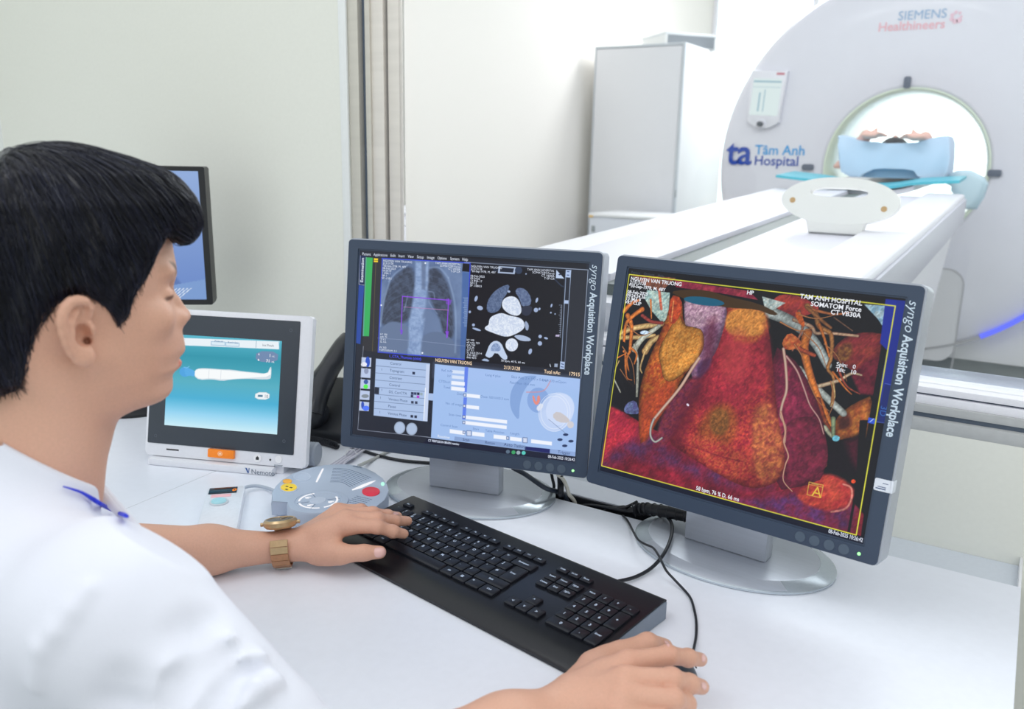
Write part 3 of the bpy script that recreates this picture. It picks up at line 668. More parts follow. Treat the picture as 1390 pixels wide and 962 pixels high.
# ================================================================== exam room: scanner, table, cabinets
GX, GY, GZ = -.655, 5.0, 1.29
m_gan = pm('scanner_white', (226, 226, 236), .32, var=.008, scale=20, coat=.15)
m_gan2 = pm('scanner_base_white', (222, 222, 226), .4, var=.01, scale=20)
m_bore = pm('bore_liner', (232, 244, 226), .18, var=.01, coat=.4)  # green tint puts the window light reflected in the ring into the colour
m_sens = pm('sensor_grey', (96, 104, 122), .35)
def make_scanner():
    t = thing('ct_scanner', 'large white ring-shaped CT scanner beyond the window', 'scanner', (GX, GY, 0))
    Y90 = Matrix.Translation((0, 0, GZ)) @ Matrix.Rotation(R(90), 4, 'X')      # lathe Z -> -Y (towards us)
    mb = MB(); mb.lathe([(.385, -.40), (.385, -.25), (.388, -.16), (.395, -.07), (.402, -.025), (.412, -.006), (.43, 0), (.60, .004), (.80, .004), (.965, -.008), (.998, -.03), (1.02, -.07), (1.028, -.13), (1.03, -.2), (1.03, -.60), (1.0, -.67), (.5, -.70), (.42, -.65), (.385, -.55)], Y90, seg=128, closed=True)
    mb.build('housing', m_gan, t, smooth=50)
    mb = MB(); mb.lathe([(.384, -.22), (.387, -.12), (.393, -.06), (.400, -.018), (.410, .0015), (.404, .0015), (.396, -.016), (.388, -.06), (.381, -.12), (.378, -.22), (.378, -.64), (.384, -.64)], Y90, seg=96, closed=True); mb.build('bore_ring', m_bore, t, smooth=60)
    mb = MB(); mb.lathe([(1.0285, -.16), (1.036, -.16), (1.036, -.175), (1.0285, -.175)], Y90, seg=128, closed=True); mb.build('rim_seam', pm('seam_grey', (120, 128, 150), .5), t)
    # lower body and plinth
    mb = MB(); mb.prism(rrect(-.95, .95, .06, .64, .08), .285, .95, bev=.02); mb.build('base', m_gan2, t)
    mb = MB(); mb.box(-.9, .9, .12, .60, 0, .287); mb.build('plinth', pm('plinth_grey', (140, 146, 150), .45, var=.04, scale=8), t)
    def arc(name, r, a0, a1, w_, d, mat, lab=None):
        mb = MB(); n = 48; vs_ = []; fs = []
        for i in range(n + 1):
            a = R(a0 + (a1 - a0) * i / n)
            for rr in (r - w_, r + w_):
                for yy_ in (0, d): vs_.append((rr * math.cos(a), -.006 - yy_ + .016, GZ + rr * math.sin(a)))
        for i in range(n):
            b = i * 4; fs += [(b + 1, b + 3, b + 7, b + 5), (b, b + 1, b + 5, b + 4), (b + 3, b + 2, b + 6, b + 7)]
        mb.faces(vs_, fs); return mb.build(name, mat, t, label=lab)
    arc('trim_line', .985, -112, -61, .005, .02, pm('trim_grey', (176, 176, 180), .5))
    arc('mood_light', .985, -61, -12, .012, .022, emis('blue_light', (104, 116, 255), 1.1), 'glowing blue curved light')
    # docking panel under the bore
    mb = MB(); o = rrect(-.40, .37, -1.12, -.515, .09, 10); i_ = rrect(-.393, .363, -1.113, -.522, .084, 10); T = Matrix.Translation((0, 0, GZ)) @ UPRIGHT
    frame_mesh(mb, o, i_, 0, .008, T); mb.build('panel_groove', pm('groove_grey', (188, 188, 192), .5), t)
    mb = MB(); mb.prism(rrect(-.393, .363, -1.02, -.522, .084, 10), -.02, .0055, T); mb.build('docking_panel', m_gan2, t)
    # laser sensor windows round the bore
    for x, z, sx, sz in ((-.03, .434, .017, .030), (-.492, -.011, .032, .017), (.43, -.017, .032, .017)):
        mb = MB(); mb.prism(rrect(x - sx, x + sx, z - sz, z + sz, .010), 0, .016, T, bev=.004); mb.build('laser_window', m_sens, t)
    # control panel with its small screen and knob
    px, pz = -.757, .355
    mb = MB(); poly = [(-.105, .20), (.105, .20), (.095, -.15), (.06, -.175), (.03, -.195), (-.03, -.195), (-.06, -.175), (-.095, -.15)]
    Tp = Matrix.Translation((px, 0, GZ + pz)) @ UPRIGHT @ Matrix.Rotation(R(-3), 4, 'Z') @ Matrix.Diagonal((.98, .80, 1, 1))
    mb.prism(poly, 0, .035, Tp, bev=.008); mb.build('control_panel', pm('panel_white', (232, 232, 240), .35), t)
    mb = MB(); mb.box(-.082, .082, -.105, .145, .035, .038, Tp, bev=.001); mb.build('panel_screen', emis('pale_screen', (234, 246, 246), .92), t)
    mb = MB(); mb.box(-.080, .080, .118, .130, .0382, .0386, Tp); mb.box(-.080, .080, .085, .088, .0382, .0384, Tp); mb.box(-.04, -.03, -.08, .05, .0382, .0384, Tp); mb.box(-.01, -.004, -.08, .07, .0382, .0384, Tp)
    mb.build('screen_text', emis('screen_pale_blue', (168, 200, 214), .9), t)
    mb = MB(); mb.box(.045, .090, .172, .186, .035, .0365, Tp); mb.build('panel_mark', pm('mark_red', (206, 120, 136), .5), t)
    mb = MB(); mb.cyl((0, 0, 0), .032, .012, Tp @ Matrix.Translation((-.008, -.165, .03)), bev=.004); mb.mi = 1; mb.cyl((0, 0, .010), .018, .022, Tp @ Matrix.Translation((-.008, -.165, .03)), bev=.006); mb.build('knob', [m_gan, pm('knob_grey', (88, 92, 100), .4)], t)
    # lettering on the front cover
    b1, b2 = pm('logo_deep_blue', (14, 66, 170), .5, var=0), pm('logo_sky_blue', (50, 160, 226), .5, var=0)
    def tx(s, x, z, size, mat, name='lettering', **k):
        mb = MB(); mb.text(s, size, Matrix.Translation((x, -.0062, GZ + z)) @ UPRIGHT, **k); mb.build(name, mat, t, smooth=0, recalc=False)
    tx('ta', -.965, -.002, .205, b1, bold=.018, space=.95); tx('T\u00e2m Anh', -.800, .055, .076, b2, bold=.012); tx('Hospital', -.800, -.005, .076, b1, bold=.012)
    tx('SIEMENS', -.115, .745, .062, pm('print_pale_blue', (150, 182, 216), .6, var=0), bold=.0); tx('Healthineers', -.205, .695, .062, pm('print_pale_red', (240, 186, 196), .6, var=0), bold=.012)
    mb = MB()
    for k in range(7):
        a = k * .9; mb.cyl((0, 0, 0), .006 + .0012 * k, .001, Matrix.Translation((.160 + .022 * math.cos(a), -.0055, GZ + .745 + .022 * math.sin(a))) @ Matrix.Rotation(R(90), 4, 'X'), seg=12)
    mb.build('dot_mark', pm('print_pale_pink', (236, 200, 214), .6, var=0), t)
    return t
make_scanner()

TS = .047                                            # the table top climbs slightly towards the scanner
def make_table():
    t = thing('patient_table', 'long white patient table leading from the window into the scanner ring', 'patient table', (-.66, 2.8, 0))
    X0, X1, Y0, Y1 = -.405, .385, -1.32, 1.20        # local
    sh = Matrix.Identity(4); sh[2][1] = TS; zt = 1.0955 + TS * (2.8 - 2.04)
    sh = Matrix.Translation((0, 0, zt)) @ sh
    m_t = pm('table_white', (219, 218, 225), .38, var=.01, scale=12); m_t2 = pm('table_slab', (213, 212, 223), .4, var=.01, scale=12); m_sd = pm('table_side_grey', (186, 187, 198), .45, var=.02)
    # left shoulder with its rounded near end
    def near(x0, x1, rl, rr, n=8):
        out = [(x1, Y1), (x0, Y1)]
        for k in range(n + 1):
            a = R(180 + 90 * k / n); out.append((x0 + rl + rl * math.cos(a), Y0 + rl + rl * math.sin(a)))
        for k in range(n + 1):
            a = R(270 + 90 * k / n); out.append((x1 - rr + rr * math.cos(a), Y0 + rr + rr * math.sin(a)))
        return out
    mb = MB(); mb.prism(near(X0, X1, .36, .10), -.11, -.035, sh, bev=.03, seg=4); mb.build('top_frame', m_t, t)
    mb = MB(); mb.prism(near(X0, -.275, .12, .005), -.06, 0, sh, bev=.028, seg=4); mb.build('left_rail', m_t, t)
    mb = MB(); mb.prism([(-.29, -1.22), (-.078, -1.22), (-.073, Y1), (-.29, Y1)], -.05, .004, sh, bev=.004); mb.build('left_slab', m_t2, t)
    mb = MB(); mb.box(-.078, -.017, -1.25, Y1, -.05, -.012, sh); mb.build('guide_channel', pm('channel_grey', (96, 104, 103), .5, var=.1, scale=6), t)
    mb = MB(); mb.prism([(-.018, -1.2), (.24, -1.2), (.24, Y1), (-.018, Y1)], -.05, -.010, sh, bev=.005); mb.build('right_slab', m_t2, t)
    mb = MB(); mb.prism([(.235, Y0 + .03), (X1, Y0 + .03), (X1, Y1), (.235, Y1)], -.09, .006, sh, bev=.012, seg=3); mb.build('right_rail', m_t, t)
    mb = MB(); mb.box(X1 - .002, X1 + .010, Y0 + .06, Y1 - .01, -.115, -.012, sh, bev=.004); mb.build('side_band', m_sd, t)
    # pedestal
    vs_ = []; 
    for z, a, b, y0, y1 in ((.05, -.30, .28, -.75, 1.25), (.55, -.32, .30, -.80, 1.28), (1.0, -.38, .365, -1.18, 1.24)): vs_ += [(a, y0, z), (b, y0, z), (b, y1, z), (a, y1, z)]
    for v in (8, 9, 10, 11): vs_[v] = (vs_[v][0], vs_[v][1], zt - .10 + TS * vs_[v][1])
    fs = [(3, 2, 1, 0), (8, 9, 10, 11)]
    for l in (0, 4):
        for i in range(4): j = (i + 1) % 4; fs.append((l + i, l + j, l + 4 + j, l + 4 + i))
    mb = MB(); f = mb.faces(vs_, fs); mb.bevel(f, .03, 3); mb.build('pedestal', m_gan2, t)
    mb = MB(); mb.box(-.36, .34, -.82, 1.3, 0, .06, bev=.01); mb.build('floor_plate', pm('plinth_grey', (140, 146, 150), .45), t)
    # cradle that carries the patient into the ring
    mb = MB(); n = 14; vs_ = []; fs = []
    for y in (1.215, 3.5):
        for th in (0, .022):
            for i in range(n + 1):
                a = R(-62 + 124 * i / n); x = .235 * math.sin(a); vs_.append((-.02 + x, y, zt + TS * min(y, 2.2) + .06 * (1 - math.cos(a)) - th))
    q = n + 1
    for i in range(n): fs += [(i, i + 1, 2 * q + i + 1, 2 * q + i), (q + i + 1, q + i, 3 * q + i, 3 * q + i + 1), (i + 1, i, q + i, q + i + 1), (2 * q + i, 2 * q + i + 1, 3 * q + i + 1, 3 * q + i)]
    fs += [(0, 2 * q, 3 * q, q), (n, q + n, 3 * q + n, 2 * q + n)]
    mb.faces(vs_, fs); mb.build('cradle', m_t, t)
    # end handle: flat oval ring on a neck
    oy = 2.53 - 2.8; T0 = Matrix.Translation((.170, oy, zt + TS * oy - .006)) @ Matrix.Rotation(R(-8), 4, 'X') @ UPRIGHT
    c0 = .093; N_ = 56
    outp = [(.160 * math.copysign(abs(math.cos(2 * math.pi * k / N_)) ** .92, math.cos(2 * math.pi * k / N_)), c0 + .066 * math.sin(2 * math.pi * k / N_)) for k in range(N_)]
    inp = [(.078 * math.copysign(abs(math.cos(2 * math.pi * k / N_)) ** .7, math.cos(2 * math.pi * k / N_)) - .003, c0 + .024 + .013 * math.copysign(abs(math.sin(2 * math.pi * k / N_)) ** .8, math.sin(2 * math.pi * k / N_))) for k in range(N_)]
    mb = MB(); f = frame_mesh(mb, outp, inp, -.04, 0, T0); mb.bevel(f, .009, 3, sel=lambda e: len(e.link_faces) == 2 and e.calc_face_angle(0) > 1.0)
    mb.prism([(-.075, 0), (.072, 0), (.085, .06), (-.095, .06)], -.04, -.001, T0, bev=.012); mb.build('end_handle', pm('handle_white', (252, 251, 248), .4, var=.01), t)
    for x, z in ((-.128, .090), (.122, .076)):
        mb = MB(); mb.cyl((0, 0, 0), .008, .004, T0 @ Matrix.Translation((x, z, -.003))); mb.build('handle_screw', pm('brass_screw', (206, 168, 120), .4, .4), t)
    # paper sheet / spacer board near the window end
    mb = MB(); mb.prism([(.03, -.95), (.235, -.95), (.235, -.62), (.06, -.62)], -.012, -.004, sh, bev=.002); mb.build('spacer_board', m_t, t)
    return t, zt
ptab, ZT = make_table()
def tz(y): return ZT + TS * (y - 2.8)

# ---- things on the table
def make_on_table():
    m_teal = pm('teal_vinyl', (70, 176, 196), .4, var=.05, scale=10); m_li = pm('lilac_sheet', (214, 212, 236), .6)
    # teal mat, bent up at both sides
    mb = MB(); n = 16; vs_ = []; fs = []
    X = np.linspace(-1.055, -.30, n + 1); q = n + 1
    for y in (3.985, 4.32):
        for th in (0, .012):
            for x in X:
                u = (x + .68) / .375; vs_.append((x, y + .02 * math.sin(x * 9), tz(y) + .018 + max(.06 * (1 - math.cos(min(abs(x + .68) / .235, .88) * 1.22)), 0) + .03 * max(0, abs(u) - .6) - th))
    for i in range(n): fs += [(i, i + 1, 2 * q + i + 1, 2 * q + i), (q + i + 1, q + i, 3 * q + i, 3 * q + i + 1), (i + 1, i, q + i, q + i + 1), (2 * q + i, 2 * q + i + 1, 3 * q + i + 1, 3 * q + i)]
    fs += [(0, 2 * q, 3 * q, q), (n, q + n, 3 * q + n, 2 * q + n)]
    mb.faces(vs_, fs); tag(mb.build('mat', m_teal), 'teal mat across the patient table in front of the scanner ring', 'mat')
    # pale blue arm rest with an arch cut through
    Yr = 4.36
    def W(x, y): p = aty(x, y, Yr); return (p[0], p[2])
    out = [W(*p) for p in ((1139, 197), (1137, 184.5), (1143, 183), (1152, 186), (1165, 190), (1178, 192), (1190, 192.5), (1204, 194.5), (1225, 196), (1245, 193), (1262, 188), (1276, 185), (1287, 184), (1289.5, 192), (1289, 215), (1287, 233), (1279, 243), (1266, 247), (1249, 249), (1248, 246), (1247, 238), (1242, 230), (1228, 227.5), (1212, 229), (1200, 228.5), (1186, 227.5), (1176, 232), (1170, 239), (1167, 246), (1153, 243), (1141, 233), (1138, 215))]
    ctr = np.mean(out, axis=0)
    t = thing('arm_rest', 'pale blue arched arm rest cushion carrying a pair of hands in the scanner ring', 'cushion', (ctr[0], Yr, 1.16))
    L = [(x - ctr[0], max(z, 1.243) - 1.16) for x, z in out]
    mb = MB(); mb.prism(L, -.26, 0, UPRIGHT, bev=.012, seg=3); mb.build('cushion', pm('pale_blue_vinyl', (200, 220, 244), .5, var=.02, scale=12), t)
    hol = [W(*p) for p in ((1166, 250), (1170, 238), (1177, 231), (1187, 227), (1200, 228.5), (1212, 229.5), (1228, 227), (1242, 229.5), (1248, 238), (1250, 251), (1230, 262), (1188, 258))]
    mb = MB(); mb.prism([(x - ctr[0], max(z, 1.243) - 1.16) for x, z in hol], -.25, -.03, UPRIGHT); mb.build('core', pm('hollow_shade_blue', (142, 178, 208), .7, var=.04, scale=8), t)  # darker blue filler, coloured as the shade inside the arch
    # clear blue plastic sheet hanging at the table end
    mb = MB(); n = 26
    bm2 = [(1288, 236), (1300, 231), (1318, 231), (1336, 240), (1342, 250), (1336, 268), (1326, 284), (1310, 284), (1301, 276), (1304, 262), (1296, 252), (1284, 250)]
    pl = [aty(x, y, 4.46) for x, y in bm2]; o0 = sum(pl) / len(pl)
    mb.prism([(p[0] - o0[0], p[2] - o0[2]) for p in pl], -.05, .03, UPRIGHT, bev=.024, seg=4)
    o = mb.build('plastic_cover', pm('pale_blue_film', (196, 222, 236), .3, alpha=.75, var=.04, scale=10)); o.location = o0; tag(o, 'crumpled pale blue plastic cover hanging by the table end', 'plastic cover')
make_on_table()

# ---- the wall side: tall cabinet, the box on it, and the low white unit
def make_cabinets():
    c1, c2 = aty(808, 63, 5.6), aty(931, 57, 5.6); top = 2.065
    x0, x1, y0, y1 = c1[0], c2[0], 5.6, 6.5
    t = thing('tall_cabinet', 'tall pale grey cabinet against the exam room side wall', 'cabinet', ((x0 + x1) / 2, y0, 0)); w_ = (x1 - x0) / 2
    m_c = pm('cabinet_grey', (230, 230, 234), .45, var=.01, scale=10); m_e = pm('cabinet_edge', (200, 206, 212), .45)
    mb = MB(); mb.box(-w_, w_, .022, y1 - y0, .04, top, bev=.006); mb.build('body', pm('cabinet_body', (238, 239, 240), .5, var=.01, scale=10), t)
    mb = MB(); mb.box(-w_ + .012, w_ - .022, 0, .021, .08, top - .02, bev=.004); mb.build('door', m_c, t)
    mb = MB(); mb.box(w_ - .020, w_ + .001, -.003, .021, .04, top, bev=.003); mb.box(-w_, -w_ + .010, 0, .021, .04, top, bev=.003); mb.box(-w_ + .01, w_ - .02, .0, .02, top - .018, top, bev=.003); mb.build('front_frame', m_e, t)
    mb = MB(); mb.box(w_ - .006, w_ + .0035, -.008, -.002, 1.05, 1.10, bev=.002); mb.build('latch', pm('latch_grey', (150, 156, 160), .4), t)
    mb = MB(); mb.box(-w_ + .02, w_ - .02, .03, y1 - y0 - .02, 0, .04); mb.build('plinth', m_dark, t)
    # box on top
    b = thing('storage_box', 'small grey box lying turned on top of the tall cabinet', 'box', (x0 + .42, y0 + .48, top), R(50))
    mb = MB(); mb.box(-.20, .20, -.20, .16, 0, .10, bev=.003); mb.mi = 1; mb.box(-.185, .185, -.2025, -.199, .008, .092)
    mb.build('carton', [pm('box_pale', (216, 218, 218), .6), pm('box_dark', (120, 126, 132), .6)], b)
    mb = MB(); mb.box(-.203, .203, -.203, .163, .084, .103, bev=.002); mb.build('lid', pm('box_lid', (206, 210, 212), .6), b)
    # low unit in front
    p = aty(800, 289, 5.0); q = aty(893, 293, 5.0); zt_ = p[2]
    u = thing('low_cabinet', 'low white equipment unit in front of the tall cabinet', 'cabinet', ((p[0] + q[0]) / 2, 5.0, 0)); h = (q[0] - p[0]) / 2
    mb = MB(); mb.box(-h, h, 0, .42, .05, zt_ - .02, bev=.01); mb.build('body', pm('unit_blue_white', (218, 222, 232), .45, var=.01), u)
    mb = MB(); mb.box(-h - .006, h + .006, -.008, .43, zt_ - .02, zt_, bev=.006); mb.build('lid', m_white, u)
    mb = MB(); mb.box(-h + .002, -h + .03, -.0095, -.007, zt_ - .026, zt_ - .014); mb.build('warning_mark', pm('mark_amber', (240, 190, 90), .5), u, label='small amber mark')
    mb = MB(); mb.box(-h + .02, -h + .045, -.004, .001, zt_ - .12, zt_ - .08, bev=.002); mb.build('handle', pm('latch_grey', (150, 156, 160), .4), u)
    mb = MB(); mb.box(-h + .02, h - .02, .02, .4, 0, .05); mb.build('plinth', m_dark, u)
make_cabinets()
# ================================================================== pictures on the lit screens, drawn in the script
def homog(src, dst):
    A = []
    for (x, y), (u, v) in zip(src, dst):
        A.append([x, y, 1, 0, 0, 0, -u * x, -u * y, -u]); A.append([0, 0, 0, x, y, 1, -v * x, -v * y, -v])
    return np.linalg.svd(np.array(A, float))[2][-1].reshape(3, 3)
class Canvas:
    def __init__(s, W, H, corners, bg):
        s.W, s.H = W, H; s.h = homog(corners, [(0, 0), (W, 0), (W, H), (0, H)])
        s.img = np.zeros((H, W, 3)) + np.array(bg) / 255; s.Y, s.X = np.mgrid[0:H, 0:W] + .5
        s.noises = {}
    def cv(s, pts):
        p = np.array(pts, float); q = np.c_[p, np.ones(len(p))] @ s.h.T; return q[:, :2] / q[:, 2:]
    def noise(s, scale, seed=0, oct=4, ax=1., ay=1., rot=0.):
        k = (scale, seed, oct, ax, ay, rot)
        if k in s.noises: return s.noises[k]
        c, sn = math.cos(rot), math.sin(rot); X = (s.X * c + s.Y * sn) * ax; Y = (-s.X * sn + s.Y * c) * ay
        out = 0; amp = 1; tot = 0; sc = scale
        for o in range(oct):
            rg = np.random.default_rng(seed * 17 + o); g = rg.random((64, 64)); x = X / sc; y = Y / sc
            xi = np.floor(x).astype(int); yi = np.floor(y).astype(int); fx_ = x - xi; fy_ = y - yi; fx_ = fx_ * fx_ * (3 - 2 * fx_); fy_ = fy_ * fy_ * (3 - 2 * fy_)
            v = (g[yi % 64, xi % 64] * (1 - fx_) + g[yi % 64, (xi + 1) % 64] * fx_) * (1 - fy_) + (g[(yi + 1) % 64, xi % 64] * (1 - fx_) + g[(yi + 1) % 64, (xi + 1) % 64] * fx_) * fy_
            out = out + v * amp; tot += amp; amp *= .55; sc /= 2
        s.noises[k] = out / tot; return s.noises[k]
    def blend(s, mask, col):
        col = np.asarray(col, float)
        if col.ndim == 1: col = np.broadcast_to(col / 255, s.img.shape)
        s.img += (col - s.img) * mask[..., None]
    def sdf(s, q):
        d2 = np.full(s.X.shape, 1e9); ins = np.zeros(s.X.shape, bool); n = len(q)
        for i in range(n):
            a, b = q[i], q[(i + 1) % n]; e = b - a; wx, wy = s.X - a[0], s.Y - a[1]
            t = np.clip((wx * e[0] + wy * e[1]) / (e @ e + 1e-9), 0, 1); d2 = np.minimum(d2, (wx - e[0] * t) ** 2 + (wy - e[1] * t) ** 2)
            if a[1] != b[1]: ins ^= ((a[1] > s.Y) != (b[1] > s.Y)) & (s.X < (b[0] - a[0]) * (s.Y - a[1]) / (b[1] - a[1]) + a[0])
        return np.where(ins, -1, 1) * np.sqrt(d2)
    def smooth(s, q, it=2):
        q = np.asarray(q)
        for _ in range(it):
            r = np.roll(q, -1, 0); q = np.stack([.75 * q + .25 * r, .25 * q + .75 * r], 1).reshape(-1, 2)
        return q
    def poly(s, pts, col, alpha=1., soft=1., rnd=0, col2=None, tex=None, edge=0, edgedark=.5, outline=None):
        q = s.cv(pts); q = s.smooth(q, rnd) if rnd else q; d = s.sdf(q); m = np.clip(.5 - d / soft, 0, 1) * alpha
        c = np.broadcast_to(np.array(col) / 255., s.img.shape)
        if col2 is not None:
            n = tex if tex is not None else .5; n = np.clip((n - .3) / .4, 0, 1)[..., None]; c = c * (1 - n) + np.array(col2) / 255. * n
        if edge: k = np.clip(-d / edge, 0, 1)[..., None] ** .7; c = c * (edgedark + (1 - edgedark) * k)
        s.blend(m, c)
        if outline: s.blend(np.clip(1.2 - np.abs(d), 0, 1) * outline[1], outline[0])
    def line(s, pts, w, col, col2=None, alpha=1., spline=True, w2=None, soft=1., shade=True):
        q = s.cv(pts)
        if spline and len(q) > 2:
            o = []
            for i in range(len(q) - 1):
                p0, p1, p2, p3 = q[max(i - 1, 0)], q[i], q[i + 1], q[min(i + 2, len(q) - 1)]
                for k in range(6):
                    t = k / 6; o.append(.5 * (2 * p1 + (p2 - p0) * t + (2 * p0 - 5 * p1 + 4 * p2 - p3) * t * t + (3 * p1 - p0 - 3 * p2 + p3) * t ** 3))
            o.append(q[-1]); q = np.array(o)
        w2 = w if w2 is None else w2; best = np.full(s.X.shape, 1e9); n = len(q)
        lo = np.floor(q.min(0) - max(w, w2) - 3).astype(int); hi = np.ceil(q.max(0) + max(w, w2) + 3).astype(int)
        x0, y0 = max(lo[0], 0), max(lo[1], 0); x1, y1 = min(hi[0], s.W), min(hi[1], s.H)
        if x1 <= x0 or y1 <= y0: return
        X, Y = s.X[y0:y1, x0:x1], s.Y[y0:y1, x0:x1]; best = np.full(X.shape, 1e9); rel = np.zeros(X.shape)
        for i in range(n - 1):
            a, b = q[i], q[i + 1]; e = b - a; wx, wy = X - a[0], Y - a[1]; t = np.clip((wx * e[0] + wy * e[1]) / (e @ e + 1e-9), 0, 1)
            d = np.sqrt((wx - e[0] * t) ** 2 + (wy - e[1] * t) ** 2); r = (w + (w2 - w) * (i + t) / (n - 1)) / 2; v = d - r
            k = v < best; best = np.where(k, v, best); rel = np.where(k, d / np.maximum(r, .3), rel)
        m = np.clip(.5 - best / soft, 0, 1) * alpha; c = np.broadcast_to(np.array(col) / 255., X.shape + (3,))
        if col2 is not None and shade: k = np.clip(rel, 0, 1)[..., None] ** 1.6; c = c * (1 - k) + np.array(col2) / 255. * k
        sub = s.img[y0:y1, x0:x1]; sub += (c - sub) * m[..., None]
    def ell(s, x, y, rx, ry, col, rot=0., **k):
        s.poly([(x + rx * math.cos(t) * math.cos(rot) - ry * math.sin(t) * math.sin(rot), y + rx * math.cos(t) * math.sin(rot) + ry * math.sin(t) * math.cos(rot)) for t in np.linspace(0, 6.2832, 24, endpoint=False)], col, **k)
    def grad(s, a, b): return a, b
def cr_(ox, oy, sc): return lambda *p: [(ox + x / sc, oy + y / sc) for x, y in p]
LC = [(489.1, 341), (801, 357), (781, 627.4), (479, 587.3)]; RC = [(852.5, 363.5), (1233.4, 409.9), (1171.2, 736.8), (815, 634)]
SX0, SX1, SY0, SY1 = -.1888, .1888, -.1513, .1513
def txt_at(corners):
    h = homog(corners, [(SX0, SY1), (SX1, SY1), (SX1, SY0), (SX0, SY0)])
    def f(x, y): q = h @ np.array([x, y, 1.0]); return q[0] / q[2], q[1] / q[2]
    return f

def left_picture():
    c = Canvas(600, 480, LC, (30, 35, 48)); A = cr_(480, 340, 6.0125); B = cr_(630, 345, 5.659); Cc = cr_(480, 470, 6.869); Dd = cr_(580, 480, 6.014)
    c.poly(A((30, 0), (1900, 150), (1900, 110), (30, -60)), (24, 27, 36))
    ln = lambda p, col=(150, 165, 195), w=1.0: c.line(p, w, col, spline=False)
    # tabs at the left edge
    c.poly(A((58, 55), (105, 58), (90, 290), (50, 285)), (24, 38, 84)); ln(A((62, 55), (50, 285), (92, 292)), (200, 210, 235), .9)
    c.poly(A((48, 290), (92, 296), (62, 765), (26, 755)), (38, 72, 158)); c.poly(A((104, 68), (162, 72), (132, 702), (82, 700)), (52, 172, 92))
    c.poly(A((104, 66), (112, 67), (90, 700), (80, 700)), (110, 160, 170), alpha=.7)
    c.poly(A((162, 66), (240, 72), (205, 830), (75, 810), (85, 700), (132, 702)), (44, 44, 50)); ln(A((186, 110), (158, 820)), (120, 110, 60), .8); c.poly(A((170, 76), (203, 78), (202, 108), (169, 106)), (250, 214, 40)); ln(A((170, 92), (203, 94)), (60, 50, 20), 1)
    # chest view
    n1 = c.noise(9, 1); n2 = c.noise(60, 2); base = lambda a, b, t: dict(col=a, col2=b, tex=t)
    xr = A((236, 76), (948, 108), (914, 888), (203, 828))
    c.poly(xr, (84, 104, 142), col2=(112, 134, 172), tex=n2)
    L1 = A((445, 128), (500, 180), (500, 290), (482, 400), (458, 560), (400, 605), (330, 582), (240, 628), (228, 540), (258, 370), (320, 230)); L2 = A((590, 190), (640, 140), (700, 165), (760, 260), (800, 400), (818, 600), (805, 740), (720, 680), (700, 560), (650, 470), (612, 360), (582, 270))
    for l in (L1, L2): c.poly(l, (54, 62, 80), col2=(72, 84, 108), tex=n1, rnd=2, soft=9)
    for k in range(8):
        y = 230 + k * 52; c.line(A((500, y - 60), (400, y - 30 + k * 3), (300, y + 40), (240, y + 130)), 2.2, (100, 116, 146), alpha=.28, soft=3); c.line(A((600, y - 70), (690, y - 50), (770, y + 10), (815, y + 120)), 2.2, (100, 116, 146), alpha=.28, soft=3)
    c.poly(A((505, 100), (610, 100), (612, 260), (590, 400), (580, 520), (556, 700), (545, 850), (445, 850), (455, 600), (485, 420), (500, 290)), (128, 152, 194), col2=(156, 180, 218), tex=c.noise(12, 5, ay=2.), soft=7, alpha=.9)
    c.poly(A((553, 95), (590, 95), (585, 330), (555, 320)), (88, 104, 136), soft=6, alpha=.7)
    c.poly(A((560, 480), (650, 500), (700, 570), (725, 665), (640, 670), (556, 690)), (104, 124, 160), soft=8, alpha=.85, rnd=1)
    c.poly(A((222, 650), (270, 598), (330, 582), (410, 603), (455, 640), (450, 840), (206, 826)), (100, 118, 150), soft=3, rnd=1); c.poly(A((553, 705), (620, 668), (700, 662), (760, 690), (830, 760), (850, 880), (545, 855)), (96, 114, 146), soft=3, rnd=1)
    c.poly(A((455, 560), (580, 560), (560, 700), (545, 850), (445, 850)), (150, 174, 212), col2=(118, 142, 184), tex=c.noise(7, 8), soft=8, alpha=.8)
    for p in (((300, 250), (250, 420), (222, 620)), ((770, 230), (820, 420), (832, 640), (825, 830)), ((440, 130), (350, 190), (290, 260)), ((620, 150), (700, 150), (770, 230))): c.line(A(*p), 4, (150, 172, 206), alpha=.5, soft=4)
    for p, w_ in ((((610, 340), (650, 350), (660, 400)), 3), (((440, 380), (425, 450), (410, 500)), 3), (((610, 420), (640, 470), (680, 520)), 2)): c.line(A(*p), w_, (140, 160, 196), alpha=.5, soft=3)
    c.poly(A((884, 180), (944, 184), (912, 888), (866, 880)), (60, 96, 160), alpha=.75, soft=4)
    for k in range(24): y = 390 + k * 10; ln(A((900 if k % 4 else 890, y), (930 - k * .5, y + 1)), (170, 190, 220), .8)
    ln(A((200, 715), (550, 740), (910, 780)), (150, 165, 200), .7)
    for p in (((400, 380), (772, 410)), ((400, 378), (388, 680)), ((772, 400), (757, 712))): ln(A(*p), (140, 70, 226), 2.2)
    ln(A((410, 465), (772, 490)), (190, 130, 190), 1.1); c.poly(A((755, 395), (800, 410), (785, 450), (750, 440)), (140, 70, 226), alpha=.55); c.poly(A((745, 660), (775, 660), (762, 720)), (140, 70, 226), alpha=.8); c.poly(A((378, 650), (404, 650), (396, 690)), (120, 70, 220), alpha=.8)
    c.poly(A((888, 112), (946, 116), (944, 182), (882, 176)), (16, 18, 26))
    for p in (((236, 76), (948, 108)), ((237, 76), (204, 828)), ((948, 108), (914, 888)), ((204, 828), (914, 888))): ln(A(*p), (52, 72, 214), 2.4)
    for x, y in ((584, 112), (229, 452), (943, 505), (560, 835)): c.ell(480 + x / 6.0125, 340 + y / 6.0125, 1.1, 1.1, (235, 240, 250))
